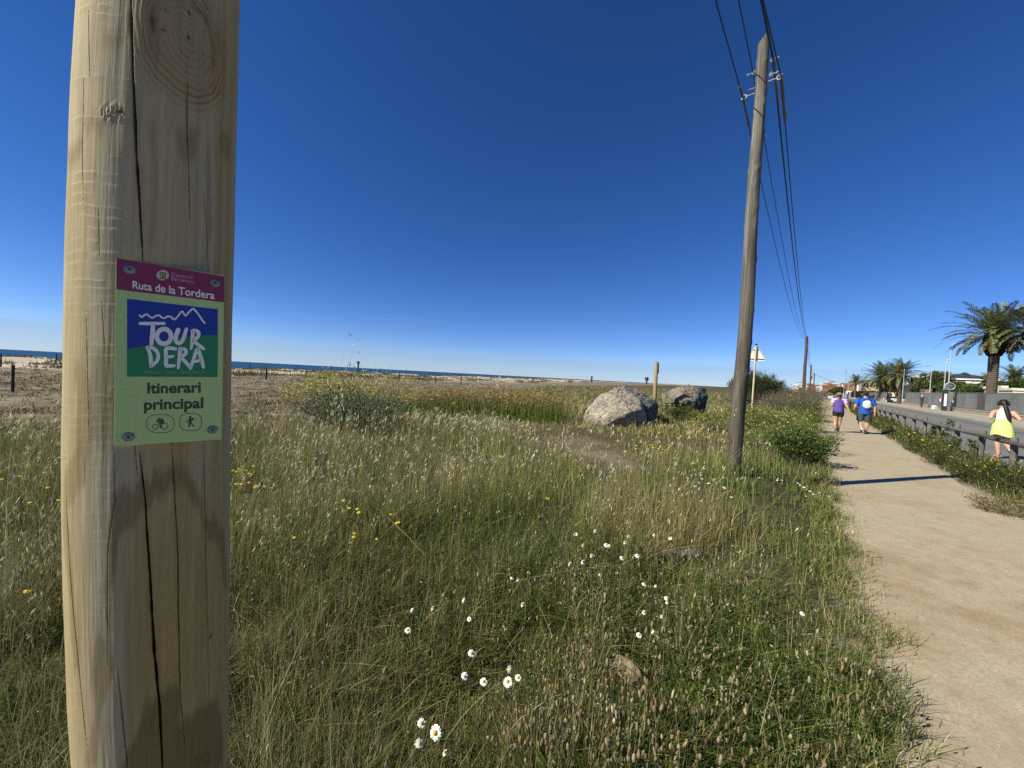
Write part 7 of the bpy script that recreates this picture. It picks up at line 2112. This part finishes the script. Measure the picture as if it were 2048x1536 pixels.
def hand(wr, d, palm_n, s, curl, side):
    """five fingers grown from the palm; wr wrist, d direction of the hand, palm_n where the palm faces"""
    d = Vector(d).normalized(); n = Vector(palm_n); n = (n - d * n.dot(d)).normalized(); a = d.cross(n) * side     # a points to the thumb side
    out = []
    c0 = Vector(wr); pm = [c0, c0 + d * 0.045 * s, c0 + d * 0.085 * s]
    out.append(skin_mesh(pm, [(0, 1), (1, 2)], [(0.024 * s, 0.024 * s), (0.034 * s, 0.020 * s), (0.036 * s, 0.017 * s)], 0, 2))
    for k, (off, ln) in enumerate(((0.028, 0.070), (0.010, 0.080), (-0.009, 0.074), (-0.027, 0.058))):
        q = c0 + d * 0.075 * s + a * off * s; pts = [q]; dd = d.copy()
        for j in range(3):
            ang = curl * (0.55 + 0.25 * j); dd = (dd * math.cos(ang) + n * math.sin(ang)).normalized()
            nn = n - dd * n.dot(dd); n2 = nn.normalized() if nn.length > 1e-4 else n
            pts.append(pts[-1] + dd * ln * s * (0.42, 0.32, 0.26)[j])
        out.append(skin_mesh(pts, [(0, 1), (1, 2), (2, 3)], [0.0095 * s, 0.009 * s, 0.008 * s, 0.0065 * s], 0, 1))
    q = c0 + d * 0.03 * s + a * 0.026 * s
    pts = [q, q + (d * 0.5 + a * 0.8 + n * 0.2).normalized() * 0.035 * s, q + (d * 0.5 + a * 0.8 + n * 0.2).normalized() * 0.035 * s + (d * 0.9 + n * 0.5).normalized() * 0.03 * s]
    out.append(skin_mesh(pts, [(0, 1), (1, 2)], [0.011 * s, 0.010 * s, 0.0075 * s], 0, 1))
    return out
def figure(lab, loc, heading, J, B, skin, clothes, head='cap', cat='person', grp=None, hands=True, shoe=(None, None), capmat=None, hair=True, sleeve_mat=None):
    """J joints (local: x right, y forward, z up); B radii scale"""
    rt = empty('person', loc, -heading); tag(rt, lab, cat, grp)
    def V3(k): return Vector(J[k])
    # ---- body: one continuous skinned surface
    names = ['pelvis', 'waist', 'chest', 'neck', 'head0', 'head1', 'head2', 'shl', 'ell', 'wrl', 'shr', 'elr', 'wrr', 'hil', 'knl', 'anl', 'tol', 'hir', 'knr', 'anr', 'tor']
    nk = V3('neck'); hd = V3('head'); up = (hd - nk).normalized()
    J['head0'] = hd - up * 0.055; J['head1'] = hd + up * 0.01; J['head2'] = hd + up * 0.085
    mids = []
    vs = [Vector(J[k]) for k in names]
    ix = {k: i for i, k in enumerate(names)}
    E = [('pelvis', 'waist'), ('waist', 'chest'), ('chest', 'neck'), ('neck', 'head0'), ('head0', 'head1'), ('head1', 'head2'), ('chest', 'shl'), ('shl', 'ell'), ('ell', 'wrl'), ('chest', 'shr'), ('shr', 'elr'), ('elr', 'wrr'), ('pelvis', 'hil'), ('pelvis', 'hir')]
    ed = [(ix[a], ix[b]) for a, b in E]
    b = B
    rad = {'pelvis': (0.135 * b, 0.11 * b), 'waist': (0.125 * b, 0.10 * b), 'chest': (0.15 * b, 0.11 * b), 'neck': 0.056, 'head0': (0.066, 0.075), 'head1': (0.079, 0.098), 'head2': (0.062, 0.08), 'shl': 0.062 * b, 'ell': 0.041 * b, 'wrl': 0.028, 'shr': 0.062 * b, 'elr': 0.041 * b, 'wrr': 0.028, 'hil': 0.10 * b, 'knl': 0.058 * b, 'anl': 0.036, 'tol': 0.032, 'hir': 0.10 * b, 'knr': 0.058 * b, 'anr': 0.036, 'tor': 0.032}
    R_ = [rad[k] for k in names]
    def limb(a, c, lab_, r_mid, f=0.5, back=0.0):
        p = Vector(J[a]).lerp(Vector(J[c]), f) + Vector((0, -back, 0)); vs.append(p); R_.append(r_mid); i = len(vs) - 1
        ed.extend([(ix[a], i), (i, ix[c])])
    limb('hil', 'knl', '', 0.083 * b); limb('hir', 'knr', '', 0.083 * b)
    limb('knl', 'anl', '', 0.056 * b, 0.33, 0.015); limb('knr', 'anr', '', 0.056 * b, 0.33, 0.015)
    ed += [(ix['anl'], ix['tol']), (ix['anr'], ix['tor'])]
    parts = [skin_mesh(vs, ed, R_, 0, 2, 1.08)]
    fwd = Vector((0, 1, 0))
    # nose and ears belong to the same surface object
    for p0, p1, r0, r1 in ((hd + fwd * 0.085 - up * 0.0, hd + fwd * 0.115 - up * 0.025, 0.011, 0.013), (hd + Vector((0.078, -0.005, 0)), hd + Vector((0.09, -0.015, 0.015)), 0.018, 0.013), (hd + Vector((-0.078, -0.005, 0)), hd + Vector((-0.09, -0.015, 0.015)), 0.018, 0.013)):
        parts.append(skin_mesh([p0, p1, p1 + (p1 - p0) * 0.2], [(0, 1), (1, 2)], [r0, r1, r1 * 0.6], 0, 1))
    if hands:
        for s, sd in (('l', -1), ('r', 1)):
            w = V3('wr' + s); d = (w - V3('el' + s)).normalized()
            parts += hand(w, d, Vector((-sd, 0.25, 0)), 1.0, 0.45, -1 if s == 'l' else 1)
    body = link('body', join(parts, 'body'), skin, rt)
    for sx in (-0.032, 0.032):
        mb = MB(); mb.ball(hd + Vector((sx, 0.088, 0.012)), (0.012, 0.008, 0.009)); mb.build('eye', M_eye, rt, smooth=True)
    mb = MB(); mb.ball(hd + Vector((0, 0.090, -0.052)), (0.022, 0.008, 0.007)); mb.build('mouth', M_lip, rt, smooth=True)
    # ---- clothes: shells that follow the same joints
    for (nm_, kind, mat_, k) in clothes:
        if kind == 'shirt':
            sl = k.get('sleeve', 0.55); hem = k.get('hem', 0.12); sw = abs(J['shr'][0]); w = V3('waist'); ch = V3('chest'); pv = V3('pelvis')
            sh = (V3('shl') + V3('shr')) / 2
            pts = [pv - Vector((0, 0, hem)), pv, w, ch, sh - Vector((0, 0, 0.03)), sh + Vector((0, 0, 0.03)), nk - Vector((0, 0, 0.02))]
            rd = [(0.172 * b, 0.140 * b), (0.168 * b, 0.140 * b), (0.150 * b, 0.132 * b), (0.160 * b, 0.135 * b), (sw * 0.98, 0.118 * b), (sw * 0.80, 0.10 * b), (0.068, 0.068)]
            ms = [loft(pts, rd, seed=len(lab))]
            if sl > 0:
                for s_ in 'lr':
                    A0, A1_ = V3('sh' + s_), V3('el' + s_)
                    ms.append(loft([A0.lerp(sh, 0.25) + Vector((0, 0, 0.01)), A0, A0.lerp(A1_, sl * 0.5), A0.lerp(A1_, sl)], [(0.07 * b, 0.075 * b), (0.075 * b, 0.08 * b), (0.074 * b, 0.076 * b), (0.076 * b, 0.078 * b)], 18, 5, 0.004, 2.0, (True, False)))
            link(nm_, join(ms, nm_), mat_, rt)
        elif kind == 'sleeves':
            sh = (V3('shl') + V3('shr')) / 2
            for s_ in 'lr':
                A0, A1_ = V3('sh' + s_), V3('el' + s_)
                link(nm_, loft([A0.lerp(nk, 0.62) + Vector((0, 0, -0.005)), A0.lerp(sh, 0.28) + Vector((0, 0, 0.012)), A0, A0.lerp(A1_, 0.25), A0.lerp(A1_, 0.5)], [(0.05 * b, 0.075 * b), (0.062 * b, 0.085 * b), (0.070 * b, 0.085 * b), (0.070 * b, 0.074 * b), (0.070 * b, 0.072 * b)], 18, 5, 0.003, 3.0, (True, False)), mat_, rt)
        elif kind == 'crop':
            sh = (V3('shl') + V3('shr')) / 2; ch = V3('chest'); w = V3('waist')
            pts = [w + Vector((0, 0, 0.03)), w.lerp(ch, 0.55), ch, sh - Vector((0, 0, 0.05)), sh + Vector((0, 0, 0.025)), nk - Vector((0, 0, 0.03))]
            link(nm_, loft(pts, [(0.138 * b, 0.118 * b), (0.142 * b, 0.122 * b), (0.150 * b, 0.130 * b), (0.125 * b, 0.110 * b), (0.095 * b, 0.085 * b), (0.055, 0.06)], seed=1.0), mat_, rt)
        elif kind in ('shorts', 'trousers'):
            ln = k.get('len', 0.5); pv = V3('pelvis'); w = V3('waist')
            ms = [loft([pv - Vector((0, 0, 0.13)), pv - Vector((0, 0, 0.05)), pv + Vector((0, 0, 0.03)), w + Vector((0, 0, 0.0))], [(0.145 * b, 0.118 * b), (0.160 * b, 0.135 * b), (0.158 * b, 0.132 * b), (0.140 * b, 0.120 * b)], seed=4.0, capped=(True, True))]
            for s_ in 'lr':
                h_, kn_, an_ = V3('hi' + s_), V3('kn' + s_), V3('an' + s_)
                if kind == 'shorts':
                    ms.append(loft([h_ + Vector((0, 0, 0.03)), h_.lerp(kn_, ln * 0.5), h_.lerp(kn_, ln)], [(0.092 * b, 0.118 * b), (0.098 * b, 0.110 * b), (0.092 * b * k.get('flare', 1), 0.100 * b * k.get('flare', 1))], 20, 6, 0.005, 5.0, (True, False)))
                else:
                    ms.append(loft([h_ + Vector((0, 0, 0.03)), h_.lerp(kn_, 0.5), kn_, kn_.lerp(an_, 0.5), an_ + Vector((0, 0, 0.02))], [(0.092 * b, 0.115 * b), (0.094 * b, 0.1 * b), (0.076 * b, 0.08 * b), (0.072 * b, 0.076 * b), (0.068 * b, 0.07 * b)], 20, 6, 0.005, 5.0, (True, False)))
            link(nm_, join(ms, nm_), mat_, rt)
        elif kind == 'skirt':
            top = V3('waist') + Vector((0, 0, 0.055)); lo = Vector((0.01, -0.01, k.get('z', 0.66)))
            n = 48; rows = []
            for f in np.linspace(0, 1, 14):
                c = top.lerp(lo, f); row = []
                for i in range(n):
                    a = 2 * math.pi * i / n; w = (0.140 + 0.030 * min(1, f * 2.2) + 0.052 * f) * b; pl = 1 + 0.03 * f * math.sin(7 * a + 1) + 0.025 * f * math.sin(11 * a) + 0.05 * mnoise.noise((math.cos(a) * 2, math.sin(a) * 2, f * 3))
                    row.append((c.x + w * pl * math.cos(a), c.y + w * 0.85 * pl * math.sin(a), c.z + 0.03 * f * math.sin(3 * a + 2)))
                rows.append(row)
            V = np.array(rows).reshape(-1, 3); F = np.array([(r_ * n + i, r_ * n + (i + 1) % n, (r_ + 1) * n + (i + 1) % n, (r_ + 1) * n + i) for r_ in range(13) for i in range(n)])
            np_mesh(nm_, V, F, mat_, rt, smooth=True)
        elif kind == 'legsleeve':
            s = k['s']; a = V3('hi' + s).lerp(V3('kn' + s), 0.4); c = V3('kn' + s); e = c.lerp(V3('an' + s), 0.15)
            link(nm_, skin_mesh([a, c, e], [(0, 1), (1, 2)], [0.092 * b, 0.066 * b, 0.060 * b], 0, 2), mat_, rt)
        elif kind == 'sock':
            s = k['s']; a = V3('an' + s).lerp(V3('kn' + s), k.get('h', 0.25)); c = V3('an' + s)
            link(nm_, skin_mesh([a, c], [(0, 1)], [0.046, 0.042], 0, 2), mat_, rt)
        elif kind == 'bag':
            c = V3('chest').lerp(V3('waist'), 0.40) + Vector((0.035, -0.175 * b, 0.0))
            mb = MB(); mb.ball(c, (0.13, 0.06, 0.165), 24, 18); bagm = mb.build(nm_, mat_, rt, smooth=True)
            for i_, v in enumerate(bagm.data.vertices):
                v.co.x = c.x + (v.co.x - c.x) * (1.0 + 0.18 * abs(v.co.z - c.z) / 0.16); n_ = mnoise.noise(v.co * 14) * 0.022; v.co += Vector((n_, -abs(n_), n_ * 0.6))
            for sx in (-1, 1):
                sh = V3('shl' if sx < 0 else 'shr')
                mb = MB(); mb.tube([c + Vector((sx * 0.09, 0.02, 0.13)), c + Vector((sx * 0.10, 0.05, 0.25)), sh.lerp(V3('chest'), 0.4) + Vector((0, 0.0, 0.085)), sh.lerp(V3('chest'), 0.4) + Vector((0, 0.14, -0.06))], 0.007, 6); mb.build('bag_strap', M_blk, rt)
    # ---- shoes
    for s, mt in (('l', shoe[0]), ('r', shoe[1])):
        if mt is None: continue
        a, t_ = V3('an' + s), V3('to' + s); d = (t_ - a); d = d.normalized()
        upn = (V3('kn' + s) - a).normalized(); low = (upn - d * upn.dot(d)).normalized() * -0.035
        pts = [a + upn * 0.03, a + low * 0.4 - d * 0.035, a + low * 0.9 + d * 0.06, t_ + low * 0.25 + d * 0.01, t_ + d * 0.05 + low * 0.3]
        link('shoe', skin_mesh(pts, [(0, 1), (1, 2), (2, 3), (3, 4)], [(0.046, 0.046), (0.050, 0.050), (0.049, 0.047), (0.047, 0.036), (0.030, 0.024)], 1, 2), mt, rt)
        sole = [a + low * 1.15 - d * 0.05, a + low * 1.35 + d * 0.06, t_ + low * 0.95 + d * 0.03]
        link('shoe_sole', skin_mesh(sole, [(0, 1), (1, 2)], [(0.036, 0.014), (0.042, 0.015), (0.038, 0.013)], 0, 1), M_wht, rt)
    # ---- head wear and hair
    if hair:
        mb = MB(); mb.ball(hd + up * 0.025 - fwd * 0.016, (0.088, 0.105, 0.105), 18, 14); hm = mb.build('hair', M_hair, rt, smooth=True)
        if head == 'ponytail':
            q = hd - fwd * 0.11 + up * 0.03
            pt_ = [hd - fwd * 0.08 + up * 0.05, q - up * 0.02, q + Vector((0.03, -0.03, -0.16)), q + Vector((0.07, -0.05, -0.33)), q + Vector((0.095, -0.06, -0.47)), q + Vector((0.10, -0.05, -0.56))]
            link('ponytail', skin_mesh(pt_, [(i, i + 1) for i in range(5)], [0.032, 0.042, 0.054, 0.058, 0.046, 0.02], 1, 2), M_hair, rt)
            mb = MB(); mb.tube([hd + Vector((0.1 * math.cos(a), -0.01, 0.01 + 0.118 * math.sin(a))) for a in np.linspace(0, math.pi, 14)], 0.014, 8); mb.build('headphone_band', M_blk, rt, smooth=True)
            for sx in (-1, 1):
                mb = MB(); mb.ball(hd + Vector((sx * 0.098, -0.01, 0.0)), (0.026, 0.042, 0.048)); mb.build('headphone_cup', M_blk, rt, smooth=True)
        if head == 'tail_cap':
            link('ponytail', skin_mesh([hd - fwd * 0.1, hd - fwd * 0.13 - up * 0.04, hd - fwd * 0.12 - up * 0.14], [(0, 1), (1, 2)], [0.025, 0.03, 0.015], 1, 2), M_hair, rt)
    if capmat is not None:
        prof = [(0.104, 0.0), (0.104, 0.03), (0.095, 0.065), (0.068, 0.092), (0.03, 0.106), (0.006, 0.109)]
        mb = MB(); mb.lathe(prof, hd + up * 0.03 - fwd * 0.008, 20, Matrix.Diagonal(Vector((0.93, 1.1, 1)))); mb.build('cap', capmat, rt, smooth=True)
        brim = [(0.07 * math.cos(a), 0.085 + 0.10 * math.sin(a), 0) for a in np.linspace(0, math.pi, 12)]
        mb = MB(); mb.prism([hd + up * 0.035 + Vector(p) for p in brim], (0, 0, 0.008)); mb.build('cap_brim', capmat, rt)
    return rt
def at_depth(px, py):
    return ground(px, py)
# woman in the purple shirt
J = dict(pelvis=(0, 0, 0.92), waist=(0, 0, 1.06), chest=(0, 0.01, 1.24), neck=(0, 0.0, 1.42), head=(0.0, 0.015, 1.525), shl=(-0.175, 0, 1.335), ell=(-0.225, -0.05, 1.09), wrl=(-0.15, 0.17, 1.06), shr=(0.175, 0, 1.335), elr=(0.255, -0.06, 1.09), wrr=(0.355, -0.04, 0.86),
         hil=(-0.085, 0, 0.86), knl=(-0.075, 0.02, 0.47), anl=(-0.075, -0.05, 0.095), tol=(-0.085, 0.08, 0.045), hir=(0.085, 0, 0.86), knr=(0.06, 0.10, 0.47), anr=(0.03, 0.13, 0.11), tor=(0.03, 0.26, 0.06))
figure('person on the path in purple shirt, black shorts and olive cap', ground(1674, 865) + Vector((0, 0, 0.012)), AZ, J, 1.08, SKIN, [('shirt', 'shirt', M_purp, dict(sleeve=0.0, hem=0.07)), ('sleeve', 'sleeves', M_lilac, {}), ('shorts', 'shorts', M_blk, dict(len=0.45, flare=1.0))], head='tail_cap', capmat=M_olive, shoe=(M_wht, M_blk))
# man in blue with the white drawstring bag
J = dict(pelvis=(0, 0, 0.95), waist=(0, 0, 1.10), chest=(0, 0.01, 1.30), neck=(0, 0.01, 1.50), head=(0, 0.03, 1.625), shl=(-0.205, 0, 1.40), ell=(-0.30, -0.06, 1.13), wrl=(-0.33, 0.05, 0.92), shr=(0.205, 0, 1.40), elr=(0.29, -0.02, 1.12), wrr=(0.30, -0.06, 0.88),
         hil=(-0.10, 0, 0.90), knl=(-0.12, 0.04, 0.49), anl=(-0.08, -0.30, 0.22), tol=(-0.07, -0.27, 0.07), hir=(0.10, 0, 0.90), knr=(0.11, 0.06, 0.49), anr=(0.08, 0.06, 0.095), tor=(0.09, 0.20, 0.045))
figure('person walking on the path in a blue shirt with a white bag', ground(1726, 868) + Vector((0, 0, 0.012)), AZ, J, 1.22, SKIN, [('shirt', 'shirt', M_bluec, dict(sleeve=0.72, hem=0.13)), ('shorts', 'shorts', M_grn, dict(len=0.86, flare=1.12)), ('drawstring_bag', 'bag', M_bagc, {}), ('sock', 'sock', M_wht, dict(s='l', h=0.2))], capmat=M_blk, shoe=(M_blk, M_blk))
# runner on the road
J = dict(pelvis=(0, 0, 0.93), waist=(0, 0.02, 1.07), chest=(0, 0.05, 1.25), neck=(0.0, 0.06, 1.43), head=(0.0, 0.09, 1.555), shl=(-0.17, 0.04, 1.345), ell=(-0.25, -0.13, 1.13), wrl=(-0.16, 0.10, 1.19), shr=(0.17, 0.04, 1.345), elr=(0.29, -0.12, 1.12), wrr=(0.20, 0.12, 1.22),
         hil=(-0.085, 0, 0.87), knl=(-0.07, 0.05, 0.48), anl=(-0.03, 0.02, 0.095), tol=(-0.06, 0.15, 0.045), hir=(0.085, 0, 0.87), knr=(0.08, 0.05, 0.48), anr=(0.12, -0.28, 0.27), tor=(0.16, -0.32, 0.13))
gq = ground(2000, 918)
figure('person running on the road in white top and lime skirt', gq + Vector((0, 0, 0.018)), AZ + R(4), J, 1.0, SKIN, [('top', 'crop', M_wht, {}), ('skirt', 'skirt', M_limec, dict(z=0.66)), ('leg_sleeve', 'legsleeve', M_blk, dict(s='r')), ('sock', 'sock', M_wht, dict(s='r', h=0.22))], head='ponytail', shoe=(M_sal, M_blk))
# worker by the wall
def simpleJ(dx=0.0): return dict(pelvis=(0, 0, 0.98), waist=(0, 0, 1.13), chest=(0, 0.01, 1.34), neck=(0, 0.0, 1.54), head=(0, 0.02, 1.665), shl=(-0.19, 0, 1.45), ell=(-0.26, -0.03, 1.18), wrl=(-0.20, 0.16, 1.08), shr=(0.19, 0, 1.45), elr=(0.27, -0.03, 1.18), wrr=(0.24, 0.12, 1.05),
         hil=(-0.09, 0, 0.93), knl=(-0.08, 0.04, 0.50), anl=(-0.07, -0.10, 0.12), tol=(-0.07, 0.03, 0.05), hir=(0.09, 0, 0.93), knr=(0.08, 0.10 + dx, 0.50), anr=(0.05, 0.12 + dx, 0.10), tor=(0.05, 0.25 + dx, 0.05))
q = at_p(1844.5, 12.9); q.z = 0.132
figure('person in dark clothes and white cap walking beside the stone wall', q, AZ, simpleJ(), 1.1, SKIN2, [('shirt', 'shirt', M_navyc, dict(sleeve=0.55, low=0.04)), ('trousers', 'trousers', M_plum, {})], capmat=M_wht, shoe=(M_blk, M_blk))
def far_person(px, d, lab, top, bottom, cap, p=None):
    v = ray(px, 790); q = Vector((v.x / v.y * d, d, 0.02))
    figure(lab, q, AZ, simpleJ(), 1.08, SKIN2, [('shirt', 'shirt', top, dict(sleeve=0.55, low=0.04)), ('shorts', 'shorts', bottom, dict(len=0.7))], capmat=cap, shoe=(M_blk, M_blk))
far_person(1643, 112, 'person in red, far off where the path ends', M_redc, M_blk, None)
far_person(1650.5, 104, 'person in dark clothes beside the far red one at path end', M_plum, M_blk, None)
far_person(1675.5, 72, 'person in dark red just above the head of the purple walker', M_redc, M_navyc, None)
far_person(1695.5, 82, 'person in a blue shirt running on the road ahead of the walkers', M_bluec, M_navyc, M_navyc)
